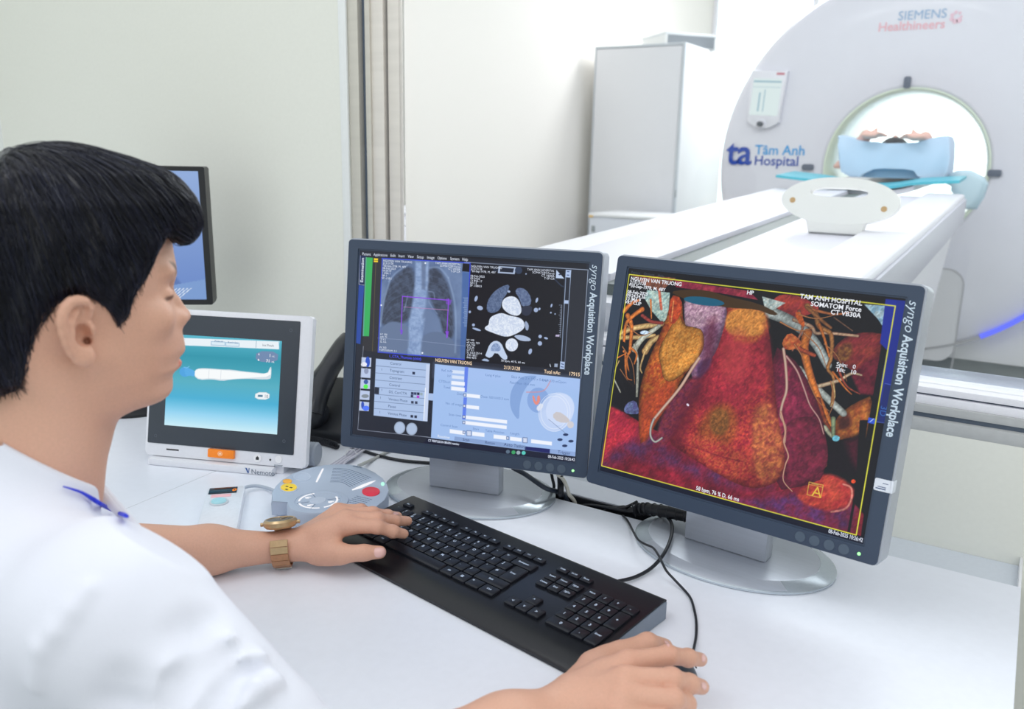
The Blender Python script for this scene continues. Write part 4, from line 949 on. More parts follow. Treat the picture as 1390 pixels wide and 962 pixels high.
    # axial slice
    c.poly(B((50, 84), (768, 130), (735, 880), (0, 820)), (10, 12, 22)); sp = c.noise(3, 11, 2)
    gl, gd, mid = (198, 210, 232), (226, 234, 246), (84, 100, 134)
    c.poly(B((350, 232), (330, 300), (285, 360), (275, 430), (215, 458), (168, 440), (172, 370), (215, 300), (280, 252)), (74, 92, 126), col2=(98, 116, 150), tex=sp, rnd=1)
    c.poly(B((385, 290), (410, 258), (470, 270), (515, 340), (505, 400), (440, 410), (420, 340)), (80, 96, 132), col2=(104, 122, 156), tex=sp, rnd=1); c.poly(B((440, 400), (520, 395), (515, 450), (480, 480), (435, 460)), (40, 46, 66), rnd=1)
    c.poly(B((352, 320), (410, 340), (440, 420), (430, 465), (390, 478), (330, 455), (284, 410), (290, 350)), gl, col2=gd, tex=sp, rnd=2); c.poly(B((240, 462), (290, 452), (345, 474), (420, 486), (460, 520), (462, 570), (400, 612), (320, 640), (230, 610), (150, 580), (160, 555), (185, 545), (190, 490)), gl, col2=gd, tex=sp, rnd=2)
    c.poly(B((375, 625), (430, 618), (500, 640), (512, 668), (440, 668), (400, 650)), (170, 186, 214), rnd=1); c.poly(B((462, 505), (495, 540), (488, 590), (465, 580)), (150, 166, 196), rnd=1)
    c.ell(630 + 361 / 5.659, 345 + 696 / 5.659, 8.5, 8.8, gl, col2=gd, tex=sp); c.poly(B((165, 760), (190, 690), (235, 660), (280, 680), (305, 740), (335, 800), (300, 815), (240, 745), (200, 800), (155, 780)), (190, 206, 232), rnd=1); c.poly(B((195, 740), (215, 690), (250, 680), (280, 720), (270, 745), (220, 745)), (120, 142, 184), col2=(150, 170, 206), tex=sp, rnd=1)
    c.poly(B((120, 815), (160, 795), (200, 825)), (160, 180, 212), rnd=1)
    for x, y, a, b in ((88, 345, 2, 4), (118, 416, 4, 3), (40, 446, 1.6, 1.8), (92, 578, 6, 1.5), (68, 545, 2, 2), (555, 355, 1.6, 3.6), (548, 430, 3, 3), (575, 422, 1.4, 1.8), (668, 396, 1.2, 2.6), (663, 450, 1.2, 1.2), (580, 632, 2.4, 2.4), (578, 685, 3, 3), (625, 645, 2.8, 1.4), (503, 746, 2.4, 4), (340, 290, 2, 1.6), (472, 155, 1, 1), (696, 460, 1, 1)): c.ell(630 + x / 5.659, 345 + y / 5.659, a, b, (160, 178, 212), rot=.3)
    c.poly(B((262, 96), (395, 104), (385, 158), (255, 150)), (170, 186, 214)); c.poly(B((275, 106), (380, 114), (372, 146), (270, 140)), (26, 32, 48)); c.ell(630 + 415 / 5.659, 345 + 128 / 5.659, 5, 5, (44, 58, 84)); c.ell(630 + 238 / 5.659, 345 + 120 / 5.659, 3.4, 4, (30, 40, 60))
    c.poly(B((706, 122), (768, 190), (702, 186)), (186, 204, 232)); c.poly(B((720, 160), (755, 140), (735, 165)), (20, 30, 60)); c.line(B((690, 190), (740, 240), (760, 250)), 3, (40, 52, 74))
    for k in range(16): y = 392 + k * 15; ln(B((728 - k * .6 if k % 5 == 0 else 736 - k * .6, y), (748 - k * .6, y + 1)), (180, 195, 220), .8)
    ln(B((748, 392), (735, 640)), (180, 195, 220), .9); c.poly(B((700, 618), (730, 620), (728, 634), (698, 632)), (190, 180, 214))
    for p in (((782, 122), (740, 880)), ((820, 124), (768, 885))): ln(B(*p), (170, 190, 222), 1.3)
    for p in (((780, 122), (818, 124), (814, 182), (776, 178)), ((766, 354), (800, 356), (799, 382), (764, 380)), ((735, 822), (770, 826), (766, 882), (731, 878))): c.poly(B(*p), (176, 196, 230))
    for p in (((792, 135), (804, 136)), ((790, 162), (803, 163)), ((744, 840), (760, 845)), ((742, 862), (758, 866))): ln(B(*p), (40, 60, 110), 2)
    c.poly(B((822, 122), (952, 122), (905, 950), (768, 890)), (36, 40, 50))
    ln(B((0, 68), (952, 122), (895, 950)), (170, 185, 210), 1.2)
    for k in range(4): ln(B((655, 842 + k * 2), (660, 862)), (210, 220, 235), 1)
    c.poly(B((690, 838), (716, 840), (714, 866), (688, 864)), (150, 165, 190))
    # lower left list and icons
    for k in range(5):
        y = 97 + k * 101; dx = -k * 5; p = Cc((82 + dx, y), (173 + dx, y + 8), (169 + dx, y + 94), (77 + dx, y + 86)); c.poly(p, (186, 200, 230)); ln(p + p[:1], (40, 46, 60), .8)
    for x, y, w_, h_, col in ((138, 142, 3, 7, (40, 80, 190)), (125, 225, 3, 4, (140, 150, 180)), (122, 325, 3, 3, (60, 90, 160)), (120, 368, 3, 3, (90, 240, 80)), (115, 455, 5, 2.5, (130, 140, 150)), (92, 538, 2, 5, (50, 80, 180)), (122, 566, 4.4, 3.4, (80, 120, 250)), (104, 165, 4, 3, (230, 232, 244))): c.ell(480 + x / 6.869, 470 + y / 6.869, w_, h_, col)
    c.poly(Cc((213, 112), (712, 157), (687, 690), (192, 632)), (170, 192, 228)); 
    for k in range(1, 8): y = 112 + k * 65; y2 = 157 + k * 66.5 - 2; ln(Cc((210 - k * 2.6, y + 0), (672 - k * 2.6, y + 45 - 3)), (90, 106, 140), 1)
    c.poly(Cc((676, 165), (709, 168), (685, 686), (652, 682)), (196, 210, 238)); c.poly(Cc((664, 380), (672, 380), (655, 680), (648, 680)), (236, 242, 250)); c.poly(Cc((204, 372), (244, 378), (240, 440), (200, 434)), (36, 42, 58))
    c.poly(Cc((710, 157), (755, 160), (737, 432), (700, 430)), (30, 35, 48)); c.poly(Cc((697, 430), (745, 434), (740, 498), (693, 494)), (166, 190, 230))
    for x, y, col in ((560, 245, (30, 38, 66)), (547, 430, (40, 50, 84)), (574, 432, (50, 60, 96)), (602, 434, (24, 30, 60)), (630, 436, (150, 170, 180)), (544, 456, (40, 50, 84)), (600, 462, (180, 60, 200)), (548, 512, (50, 58, 84)), (583, 515, (50, 58, 84)), (543, 640, (36, 42, 66)), (578, 644, (36, 42, 66))):
        h_ = 1.7; X, Y = 480 + x / 6.869, 470 + y / 6.869; c.poly([(X - h_, Y - h_), (X + h_, Y - h_ + .3), (X + h_, Y + h_ + .3), (X - h_, Y + h_)], col)
    for x, y in ((431, 745), (542, 757)): c.ell(480 + x / 6.869, 470 + y / 6.869, 7.5, 8.4, (172, 190, 218), edge=4, edgedark=.78)
    ln(Cc((98, 0), (48, 760), (850, 850)), (170, 180, 200), 1.0)
    # form panel
    c.poly(Dd((60, 82), (1246, 203), (1203, 832), (28, 676)), (160, 190, 236)); c.poly(Dd((60, 82), (1246, 203), (1240, 300), (55, 180)), (166, 192, 240), alpha=.5, soft=20)
    c.poly(Dd((760, 185), (840, 175), (900, 180), (830, 230), (770, 320), (745, 430), (745, 545), (690, 480), (665, 400), (680, 280)), (132, 164, 216), rnd=2); c.ell(580 + 900 / 6.014, 480 + 375 / 6.014, 15, 17, (134, 166, 220)); 
    c.line(Dd((805, 310), (940, 300), (1000, 220)), 3, (214, 140, 150), alpha=.6); c.poly(Dd((850, 340), (866, 335), (876, 380), (890, 390), (892, 340), (912, 335), (918, 380), (890, 420), (862, 395)), (226, 140, 130), rnd=1)
    c.ell(580 + 1050 / 6.014, 480 + 470 / 6.014, 23, 27, (196, 212, 244), rot=.45, alpha=.85); c.ell(580 + 1080 / 6.014, 480 + 450 / 6.014, 19, 22, (206, 220, 248), rot=.45, alpha=.8); c.poly(Dd((880, 440), (920, 395), (950, 420), (905, 470)), (214, 222, 240), rnd=1)
    for a in (22.5, 19): c.line([(580 + 1050 / 6.014 + a * math.cos(t) * .96 - 3, 480 + 475 / 6.014 + (a + 3) * math.sin(t)) for t in np.linspace(0, 6.28, 22)], 1, (236, 242, 252), alpha=.8)
    c.poly(Dd((1010, 500), (1060, 460), (1150, 520), (1160, 560), (1060, 555)), (200, 196, 200), rnd=1); c.ell(580 + 1165 / 6.014, 480 + 575 / 6.014, 4.6, 4.8, (206, 204, 210)); ln(Dd((985, 530), (1120, 640)), (120, 140, 180), 1.2)
    W_ = (238, 242, 252)
    c.poly(Dd((302, 104), (331, 108), (318, 310), (294, 308)), (96, 128, 232)); c.poly(Dd((292, 350), (320, 352), (308, 530), (280, 528)), (96, 128, 232))
    for x0, y0, x1, y1, h_ in ((200, 130, 298, 138, 26), (198, 172, 297, 181, 26), (193, 218, 302, 228, 30), (192, 262, 302, 274, 30), (318, 320, 426, 332, 28), (314, 410, 418, 422, 28), (310, 496, 646, 536, 28), (306, 540, 643, 580, 28), (180, 605, 300, 622, 32), (362, 626, 462, 638, 32), (536, 650, 640, 662, 32), (670, 668, 765, 680, 30), (842, 690, 1012, 712, 30)): c.poly(Dd((x0, y0), (x1, y1), (x1 - 1, y1 + h_), (x0 - 1, y0 + h_)), W_ if y0 > 200 else (214, 226, 246))
    for x, y in ((302, 332), (298, 420), (295, 507), (294, 552), (296, 632), (650, 680)): X, Y = 580 + x / 6.014, 480 + y / 6.014; c.poly([(X - 1.6, Y - 1.8), (X + 1.6, Y - 1.6), (X + 1.6, Y + 1.8), (X - 1.6, Y + 1.6)], (206, 216, 238), outline=((60, 80, 130), .8))
    for x, y in ((336, 640), (792, 698)): X, Y = 580 + x / 6.014, 480 + y / 6.014; c.poly([(X - 3, Y - 3.6), (X + 3, Y - 3.2), (X + 3, Y + 3.6), (X - 3, Y + 3.2)], (206, 216, 238), outline=((60, 80, 130), .8))
    c.poly(Dd((220, 665), (796, 740), (792, 775), (216, 696)), (134, 160, 206)); c.poly(Dd((796, 748), (996, 770), (994, 804), (790, 776)), (24, 30, 96)); c.poly(Dd((998, 770), (1206, 795), (1200, 830), (994, 804)), (140, 166, 214))
    c.poly(Dd((0, 678), (1200, 834), (1210, 890), (-60, 740)), (16, 22, 46))
    for x, y, col in ((652, 790, (90, 110, 130)), (697, 795, (60, 160, 100)), (737, 798, (150, 170, 180)), (780, 800, (90, 200, 190))): c.ell(580 + x / 6.014, 480 + y / 6.014, 2.8, 2.6, col)
    for x, y in ((1125, 655), (1078, 695), (1168, 708), (1117, 745)): c.ell(580 + x / 6.014, 480 + y / 6.014, 3.6, 1.8, (40, 56, 96))
    f = txt_at(LC); T = []
    def t(s, x, y, size, col=(226, 234, 250), **k):
        u, v = f(x, y)
        if 'end' in k: e_ = f(*k.pop('end')); k['width'] = math.hypot(e_[0] - u, e_[1] - v)
        T.append((s, u, v, size, col, k))
    for s, x, x1 in (('Patient', 75, 142), ('Applications', 166, 278), ('Edit', 302, 342), ('Insert', 366, 416), ('View', 442, 490), ('Setup', 515, 570), ('Image', 597, 655), ('Options', 682, 756), ('System', 785, 858), ('Help', 882, 928)):
        t(s, 480 + x / 6.0125, 340 + (51 + (x - 95) * .047) / 6.0125, .0064, end=(480 + x1 / 6.0125, 340 + (51 + (x1 - 95) * .047) / 6.0125))
    t('Examination', 480 + 82 / 6.0125, 340 + 270 / 6.0125, .0070, rot=90, bold=.02, end=(480 + 92 / 6.0125, 340 + 75 / 6.0125))
    for k, s in enumerate(('NGUYEN VAN TRUONG', '21313128', '*30-Sep-1978, M, 48Y', '08-Feb-2025', '09:24:19', '1 IMA 1', 'SPI 1', 'SP -118.5')): t(s, 480 + 243 / 6.0125 - k * .25, 340 + (100 + k * 20) / 6.0125, .0046)
    for k, s in enumerate(('TAM ANH HOSPITAL', 'SOMATOM Force', 'CT VB30A', 'T-SP-CR')): t(s, 480 + 872 / 6.0125 - k * .25, 340 + (128 + k * 20) / 6.0125, .0046, align='RIGHT')
    for k, s in enumerate(('kV 100', 'mA 70', 'TI 4.1', 'SL 0.6')): t(s, 480 + 220 / 6.0125, 340 + (690 + k * 20) / 6.0125, .0044)
    t('W 350', 480 + 213 / 6.0125, 340 + 795 / 6.0125, .0044); t('TOPOGRAM, 5.1', 480 + 210 / 6.0125, 340 + 815 / 6.0125, .0044)
    t('1_CTA_Thoraxe (child)', 480 + 290 / 6.0125, 340 + 868 / 6.0125, .0058, (84, 92, 236), bold=.02)
    for k, s in enumerate(('NGUYEN VAN TRUONG', '21313128', '*30-Sep-1978, M, 48Y', '', '08-Feb-2025', '09:24:26', '13 IMA 17', 'SPI 13', 'SP -1080.5')): t(s, 630 + 50 / 5.659 - k * .2, 345 + (104 + k * 18.5) / 5.659, .0046)
    for k, s in enumerate(('TAM ANH HOSPITAL', 'SOMATOM Force', 'CT VB30A', 'T-SP-CR')): t(s, 630 + 693 / 5.659, 345 + (138 + k * 20) / 5.659, .0046, align='RIGHT')
    for k, s in enumerate(('kV 100', 'eff mAs 759', 'mA 759', 'TI 0.25', 'GT 0.1', 'SL 0.6/0.25/14', '178 180/1', 'B40 40/3')): t(s, 630 + 16 / 5.659, 345 + (664 + k * 19) / 5.659, .0044)
    t('78 bpm, 40 %, 66 ms', 630 + 278 / 5.659, 345 + 822 / 5.659, .0046)
    gold = (250, 222, 190)
    t('NGUYEN VAN TRUONG', 580 + 62 / 6.014, 480 + 62 / 6.014, .0076, gold, bold=.015, end=(580 + 358 / 6.014, 480 + 88 / 6.014)); t('21313128', 580 + 620 / 6.014, 480 + 122 / 6.014, .0076, gold, bold=.015, end=(580 + 752 / 6.014, 480 + 134 / 6.014)); t('Total mAs:', 580 + 950 / 6.014, 480 + 156 / 6.014, .0076, gold, bold=.015, end=(580 + 1082 / 6.014, 480 + 168 / 6.014)); t('17915', 580 + 1152 / 6.014, 480 + 174 / 6.014, .0076, gold, bold=.015, end=(580 + 1236 / 6.014, 480 + 182 / 6.014))
    dk = (70, 88, 126)
    for k, s in enumerate(('Control', 'Topogram', 'Contrast', 'Control', 'DS_CorCTA', 'Venous Phase', 'Pause', 'Venous Phase')): t(s, 480 + (342 - k * 3) / 6.869, 470 + (165 + k * 65.5) / 6.869, .0060, dk)
    for x, y in ((262, 222), (262, 410), (250, 482), (245, 612)): t('I', 480 + x / 6.869, 470 + y / 6.869, .0056, dk)
    for s, x, y in (('Ref. mAs', 112, 140), ('kV', 160, 186), ('CTDIvol', 90, 228), ('Total', 128, 276), ('Delay', 238, 330), ('No. of images', 146, 406), ('Scan time', 172, 496), ('Control Scan', 105, 580), ('Start', 366, 612), ('Table Position', 468, 628), ('Length', 672, 650), ('Lung 4 plus', 470, 178), ('Slice Acq. 2 x 192 x 0.6mm', 680, 194), ('DLP 270 mGycm', 935, 222), ('Feed/Rot 18.4 mm', 668, 240), ('Dose 100 kV/0.3 mm', 430, 352)): t(s, 580 + x / 6.014, 480 + y / 6.014, .0054, (112, 142, 194))
    t('Routine', 580 + 80 / 6.014, 480 + 672 / 6.014, .0066, (240, 245, 252)); t('Scan', 580 + 284 / 6.014, 480 + 700 / 6.014, .0064, dk); t('Recon', 580 + 465 / 6.014, 480 + 724 / 6.014, .0064, dk); t('Auto Tasking', 580 + 620 / 6.014, 480 + 742 / 6.014, .0068, dk); t('Trigger', 580 + 1060 / 6.014, 480 + 806 / 6.014, .0068, dk)
    t('CT PERFUSION BRAIN running', 580 + 5 / 6.014, 480 + 704 / 6.014, .0052, (220, 230, 250), bold=.02, end=(580 + 255 / 6.014, 480 + 742 / 6.014)); t('08-Feb-2025 10:26:42', 580 + 980 / 6.014, 480 + 842 / 6.014, .0064, (226, 234, 250), bold=.01, end=(580 + 1200 / 6.014, 480 + 868 / 6.014))
    return c.img, T

def right_picture():
    c = Canvas(640, 512, RC, (12, 13, 18)); h1 = cr_(830, 360, 4.81); h2 = cr_(1010, 380, 4.373); h3 = cr_(810, 520, 6.01); h4 = cr_(980, 560, 4.81)
    n6 = c.noise(7, 3, 3); n14 = c.noise(16, 4); n40 = c.noise(50, 5); ns = c.noise(9, 6, 3, ax=1, ay=.35, rot=.9); nt = c.noise(9, 7, 3, ax=.35, ay=1, rot=.4); n4 = c.noise(4, 9, 2); n22 = c.noise(24, 12, 4)
    # floor of dark red tissue
    c.poly(h3((115, 175), (230, 230), (400, 330), (600, 430), (1250, 560), (1900, 760), (2300, 1200), (2300, 1400), (30, 640)), (104, 24, 40), col2=(142, 34, 52), tex=n22, soft=3)
    c.poly(h3((115, 178), (215, 222), (370, 330), (380, 420), (200, 500), (60, 600)), (150, 34, 56), col2=(176, 44, 58), tex=n14, soft=12)
    c.poly(h3((380, 330), (460, 420), (580, 500), (760, 640), (1100, 700), (1400, 760), (1450, 860), (1000, 820), (600, 660), (300, 580), (60, 640), (120, 540), (330, 440)), (78, 48, 92), col2=(112, 36, 64), tex=n14, soft=30, alpha=.85)
    c.poly(h4((430, 520), (560, 540), (860, 620), (830, 760), (300, 640), (100, 560)), (112, 34, 62), col2=(84, 42, 92), tex=n14, soft=20)
    # right-hand lung roots
    c.poly(h2((520, 470), (540, 410), (620, 345), (740, 325), (850, 345), (790, 640), (700, 620), (650, 560), (600, 520)), (134, 40, 52), col2=(164, 62, 54), tex=ns, edge=16, edgedark=.6, rnd=1); c.poly(h2((535, 470), (560, 410), (640, 380), (650, 440), (620, 500), (570, 500)), (150, 100, 50), col2=(96, 50, 36), tex=n6, soft=8, rnd=2)
    c.poly(h2((640, 580), (720, 500), (820, 470), (790, 700), (690, 690)), (90, 18, 40), col2=(128, 34, 54), tex=n14, soft=6)
    c.poly(h2((540, 960), (520, 880), (570, 800), (660, 740), (780, 690), (740, 960), (640, 940)), (160, 78, 40), col2=(196, 120, 52), tex=n6, edge=14, edgedark=.55, rnd=1); c.poly(h2((560, 830), (620, 790), (640, 860), (600, 900), (555, 890)), (86, 40, 34), soft=8, rnd=2)
    c.poly(h4((690, 200), (760, 200), (830, 185), (920, 130), (900, 420), (830, 400), (700, 380), (680, 300)), (14, 10, 18), soft=8); c.poly(h4((800, 190), (900, 170), (890, 380), (850, 330)), (60, 16, 32), soft=14)
    c.poly(h4((650, 400), (720, 400), (820, 450), (870, 520), (830, 600), (700, 640), (560, 600), (480, 540), (500, 500)), (150, 40, 44), col2=(176, 66, 50), tex=ns, soft=8, rnd=1); c.line(h4((790, 465), (840, 490), (840, 560), (800, 620), (710, 638)), 5, (214, 150, 130), col2=(150, 60, 60), alpha=.8)
    c.ell(980 + 665 / 4.81, 560 + 335 / 4.81, 4, 5, (226, 120, 70)); c.ell(980 + 855 / 4.81, 560 + 448 / 4.81, 3, 2.6, (240, 80, 40))
    # top corners
    c.poly(h2((720, 165), (860, 175), (840, 310), (800, 250)), (140, 186, 214), col2=(190, 216, 226), tex=n6)
    c.poly(h1((110, 60), (420, 90), (330, 170), (240, 150)), (96, 60, 48), col2=(134, 80, 58), tex=n6); c.poly(h1((410, 105), (900, 180), (960, 240), (700, 190), (420, 150)), (110, 26, 52), col2=(150, 50, 66), tex=n14); c.poly(h2((170, 130), (230, 95), (340, 110), (480, 190), (360, 230), (300, 250), (190, 180)), (130, 40, 54), col2=(170, 60, 50), tex=n14, rnd=1)
    c.poly(h1((230, 165), (380, 185), (370, 350), (330, 380), (260, 300), (215, 220)), (130, 160, 160), col2=(170, 188, 178), tex=n4); c.line(h1((310, 170), (325, 290)), 7, (196, 96, 70), (150, 90, 80))
    # left vessels
    T1, T2 = (206, 178, 122), (120, 84, 50); O1, O2 = (216, 124, 52), (126, 62, 30); B1, B2 = (196, 200, 188), (110, 110, 96)
    for p, a, b, k, k2 in ((((40, 450), (150, 410), (300, 390), (330, 385)), 14, 13, T1, T2), (((60, 470), (180, 470), (280, 460)), 12, 9, T1, T2), (((150, 545), (200, 480), (310, 400)), 17, 10, B1, B2), (((220, 560), (260, 500), (310, 470)), 18, 12, T1, T2), (((105, 330), (130, 400), (120, 560)), 13, 8, O1, O2), (((200, 290), (130, 340), (90, 400), (80, 560)), 12, 6, O1, O2), (((80, 300), (130, 250), (180, 230)), 12, 6, O1, O2), (((120, 560), (100, 620), (130, 740)), 8, 3, O1, O2), (((90, 570), (90, 720)), 5, 2, O1, O2), (((40, 600), (100, 570)), 4, 2, O1, O2), (((150, 520), (175, 640), (170, 850)), 8, 3, B1, B2), (((220, 560), (190, 660), (200, 700)), 6, 3, T1, T2), (((130, 540), (165, 580), (150, 640)), 6, 4, O1, O2), (((20, 740), (60, 820)), 4, 2, B1, B2), (((50, 620), (20, 690)), 3, 2, T1, T2), (((255, 230), (260, 350)), 5, 3, O1, O2), (((200, 330), (260, 370), (330, 380)), 9, 8, (150, 60, 52), (90, 36, 40)), (((100, 740), (150, 790)), 4, 1, O1, O2)): c.line(h1(*p), a, k, col2=k2, w2=b)
    c.ell(830 + 215 / 4.81, 360 + 440 / 4.81, 6, 2.6, (190, 210, 236)); c.ell(830 + 170 / 4.81, 360 + 360 / 4.81, 6, 6, (14, 12, 16)); c.ell(830 + 75 / 4.81, 360 + 525 / 4.81, 4, 6, (14, 12, 16))
    c.poly(h1((30, 660), (130, 690), (160, 800), (170, 880), (80, 940), (5, 890), (10, 760)), (10, 12, 20), alpha=.85, soft=6); c.line(h1((20, 740), (60, 820)), 4, B1, col2=B2); c.line(h1((95, 590), (100, 720), (135, 745)), 5, O1, col2=O2, w2=2); c.line(h1((172, 640), (165, 850)), 6, B1, col2=B2, w2=4); c.poly(h1((80, 940), (100, 890), (160, 870), (180, 930), (190, 962), (110, 962)), (120, 140, 190), col2=(90, 90, 150), tex=n6, rnd=1)
    # right vessels
    for p, a, b, k, k2 in ((((160, 205), (300, 270), (420, 380), (500, 520)), 27, 17, (180, 192, 190), (96, 104, 104)), (((330, 540), (400, 620), (590, 800)), 15, 15, (186, 196, 192), (104, 108, 104)), (((300, 250), (400, 290), (430, 330), (500, 330), (680, 350)), 9, 6, (190, 160, 130), (110, 70, 60)), (((380, 330), (360, 420), (390, 560), (440, 700), (520, 880)), 20, 12, O1, O2), (((330, 200), (350, 300), (290, 430)), 7, 4, (170, 110, 84), (90, 50, 44)), (((380, 170), (430, 220), (450, 290), (520, 340), (520, 470), (500, 540), (535, 600), (520, 750)), 13, 5, (178, 122, 66), (92, 54, 34)), (((450, 280), (480, 360), (510, 470)), 7, 4, O1, O2), (((400, 190), (540, 220), (640, 210)), 7, 3, (186, 110, 60), (110, 60, 44)), (((540, 240), (650, 320)), 3, 2, (120, 90, 70), (80, 50, 40)), (((450, 640), (560, 610), (640, 570), (700, 580)), 9, 4, (200, 180, 150), (120, 90, 70)), (((530, 560), (600, 650), (640, 690)), 5, 2, O1, O2), (((560, 540), (610, 640), (690, 690)), 6, 2, (160, 70, 50), (90, 40, 36)), (((380, 180), (470, 260), (520, 300)), 9, 6, (160, 104, 60), (90, 54, 34)), (((530, 620), (540, 700), (515, 760)), 4, 2, T1, T2), (((420, 460), (350, 430), (300, 400)), 8, 12, (176, 80, 50), (100, 40, 34)), (((440, 720), (480, 840), (530, 920)), 12, 8, (140, 60, 36), (70, 30, 24)), (((480, 880), (520, 930), (560, 940)), 10, 6, (190, 190, 160), (90, 100, 90)), (((530, 830), (530, 930)), 10, 8, (150, 170, 130), (80, 90, 70))): c.line(h2(*p), a, k, col2=k2, w2=b)
    c.ell(1010 + 545 / 4.373, 380 + 945 / 4.373, 5, 4, (110, 190, 214)); c.poly(h2((225, 380), (270, 320), (330, 360), (350, 400), (280, 430), (240, 420)), (176, 70, 40), col2=(206, 120, 60), tex=n6, rnd=1); c.poly(h2((300, 210), (340, 200), (370, 290), (340, 290)), (206, 96, 40), rnd=1)
    c.poly(h2((110, 110), (250, 150), (180, 190), (130, 200)), (150, 170, 170), col2=(190, 196, 190), tex=n4)
    # left ventricle wall (purple) then heart body
    c.poly(h2((185, 400), (240, 440), (320, 500), (400, 640), (460, 800), (490, 960), (480, 1130), (440, 1200), (150, 1250), (150, 700)), (96, 24, 52), col2=(132, 36, 66), tex=c.noise(10, 21), edge=22, edgedark=.55, rnd=1)
    c.poly(h4((390, 100), (520, 20), (640, 60), (690, 200), (690, 330), (660, 380), (500, 480), (420, 480), (400, 300)), (104, 28, 56), col2=(138, 38, 66), tex=c.noise(10, 22), edge=14, edgedark=.65, rnd=1)
    body = h1((640, 300), (790, 290), (960, 280), (1090, 310), (1100, 560), (1110, 800), (1090, 1000), (1100, 1150), (1050, 1260), (960, 1300), (820, 1270), (700, 1200), (580, 1150), (440, 1050), (430, 960), (520, 760), (640, 600), (720, 430))
    body = [(958, 438), (985, 418), (1010, 416), (1040, 428), (1047, 470), (1052, 530), (1058, 580), (1066, 620), (1060, 650), (1030, 662), (1000, 655), (960, 632), (925, 610), (908, 598), (912, 575), (930, 540), (950, 500)]
    c.poly(body, (142, 34, 50), col2=(186, 66, 54), tex=c.noise(5, 41, 3), edge=30, edgedark=.55, rnd=1)
    c.poly([(950, 500), (985, 440), (1040, 440), (1050, 520), (1000, 560), (940, 560)], (166, 42, 58), col2=(134, 30, 52), tex=n6, soft=24, alpha=.8, rnd=1)
    c.poly([(985, 420), (1010, 414), (1040, 426), (1046, 452), (1020, 470), (990, 462)], (182, 104, 50), col2=(158, 62, 44), tex=n4, soft=12, rnd=1)
    c.poly([(962, 552), (985, 545), (1000, 560), (1002, 590), (985, 605), (960, 600), (945, 585)], (174, 88, 46), col2=(140, 62, 38), tex=n4, soft=16, rnd=1); c.poly([(963, 562), (978, 552), (990, 560), (990, 582), (978, 592), (964, 584)], (112, 72, 34), col2=(146, 90, 44), tex=n4, soft=9, rnd=1)
    c.poly([(1020, 560), (1045, 540), (1058, 580), (1066, 622), (1055, 650), (1030, 655), (1020, 620)], (190, 112, 62), col2=(140, 62, 50), tex=c.noise(7, 31), soft=14, alpha=.95, rnd=1); c.poly([(930, 585), (990, 600), (1030, 635), (1000, 650), (950, 625)], (188, 88, 56), col2=(154, 44, 48), tex=n4, soft=12, alpha=.8, rnd=1)
    c.line([(912, 597), (940, 604), (980, 618), (1010, 625)], 2, (100, 24, 44), alpha=.6, soft=3)
    # pulmonary trunk, aorta, appendage
    c.poly(h1((470, 215), (600, 260), (745, 270), (760, 330), (720, 470), (690, 560), (640, 640), (560, 760), (520, 740), (480, 400)), (126, 88, 124), col2=(160, 130, 160), tex=n6, edge=14, edgedark=.6, rnd=1)
    c.poly(h1((480, 225), (600, 270), (735, 280), (720, 380), (560, 420), (480, 400)), (150, 116, 136), col2=(190, 160, 170), tex=n4, soft=8, alpha=.8)
    c.poly(h1((750, 330), (820, 290), (960, 300), (1010, 330), (1020, 450), (900, 480), (740, 450)), (186, 120, 54), col2=(214, 148, 70), tex=n4, soft=6, rnd=1, alpha=.9)
    c.poly(h1((385, 195), (460, 215), (470, 400), (540, 410), (600, 430), (600, 560), (540, 640), (460, 740), (400, 880), (330, 962), (200, 1180), (180, 1060), (180, 820), (230, 640), (320, 440), (370, 320)), (166, 66, 34), col2=(206, 116, 46), tex=n6, edge=16, edgedark=.5, rnd=1)
    c.poly(h1((440, 310), (470, 400), (540, 410), (600, 430), (608, 540), (560, 620), (480, 700), (390, 765), (340, 740), (330, 680), (300, 560), (380, 420)), (190, 120, 48), col2=(214, 150, 70), tex=n4, edge=10, edgedark=.6, rnd=2, outline=((60, 40, 20), .5))
    c.poly(h1((385, 200), (460, 220), (455, 330), (400, 400), (370, 350)), (190, 76, 38), col2=(150, 50, 34), tex=n6, rnd=1); c.line(h1((405, 240), (390, 370)), 4, (214, 140, 80), (160, 70, 40))
    c.poly(h1((200, 880), (300, 800), (420, 760), (400, 860), (300, 1000), (220, 1150), (190, 1100)), (196, 84, 40), col2=(160, 52, 40), tex=n6, soft=16, alpha=.8)
    c.poly(h1((560, 640), (660, 600), (640, 680), (560, 760)), (70, 62, 104), soft=8, rnd=1); c.poly(h1((330, 960), (480, 760), (560, 720), (600, 800), (480, 960), (420, 1080), (330, 1180), (290, 1140)), (104, 38, 66), col2=(136, 50, 60), tex=n6, soft=10, rnd=1)
    fl_ = c.noise(3.2, 77, 3, ax=1, ay=.5, rot=.6)[..., None]; big = c.noise(70, 78, 3)[..., None]; c.img *= np.clip(.70 + .60 * fl_, .6, 1.25) * np.clip(.72 + .55 * big, .75, 1.12)
    c.poly([(905, 600), (912, 575), (930, 540), (950, 500), (958, 438), (975, 430), (968, 500), (950, 545), (930, 590), (925, 612)], (84, 18, 40), soft=22, alpha=.55, rnd=1); c.poly([(1036, 430), (1047, 470), (1056, 560), (1050, 560), (1040, 480)], (96, 20, 40), soft=14, alpha=.5, rnd=1)
    c.poly([(985, 455), (1010, 448), (1022, 480), (1010, 520), (985, 520), (976, 490)], (206, 78, 76), soft=26, alpha=.38, rnd=1)
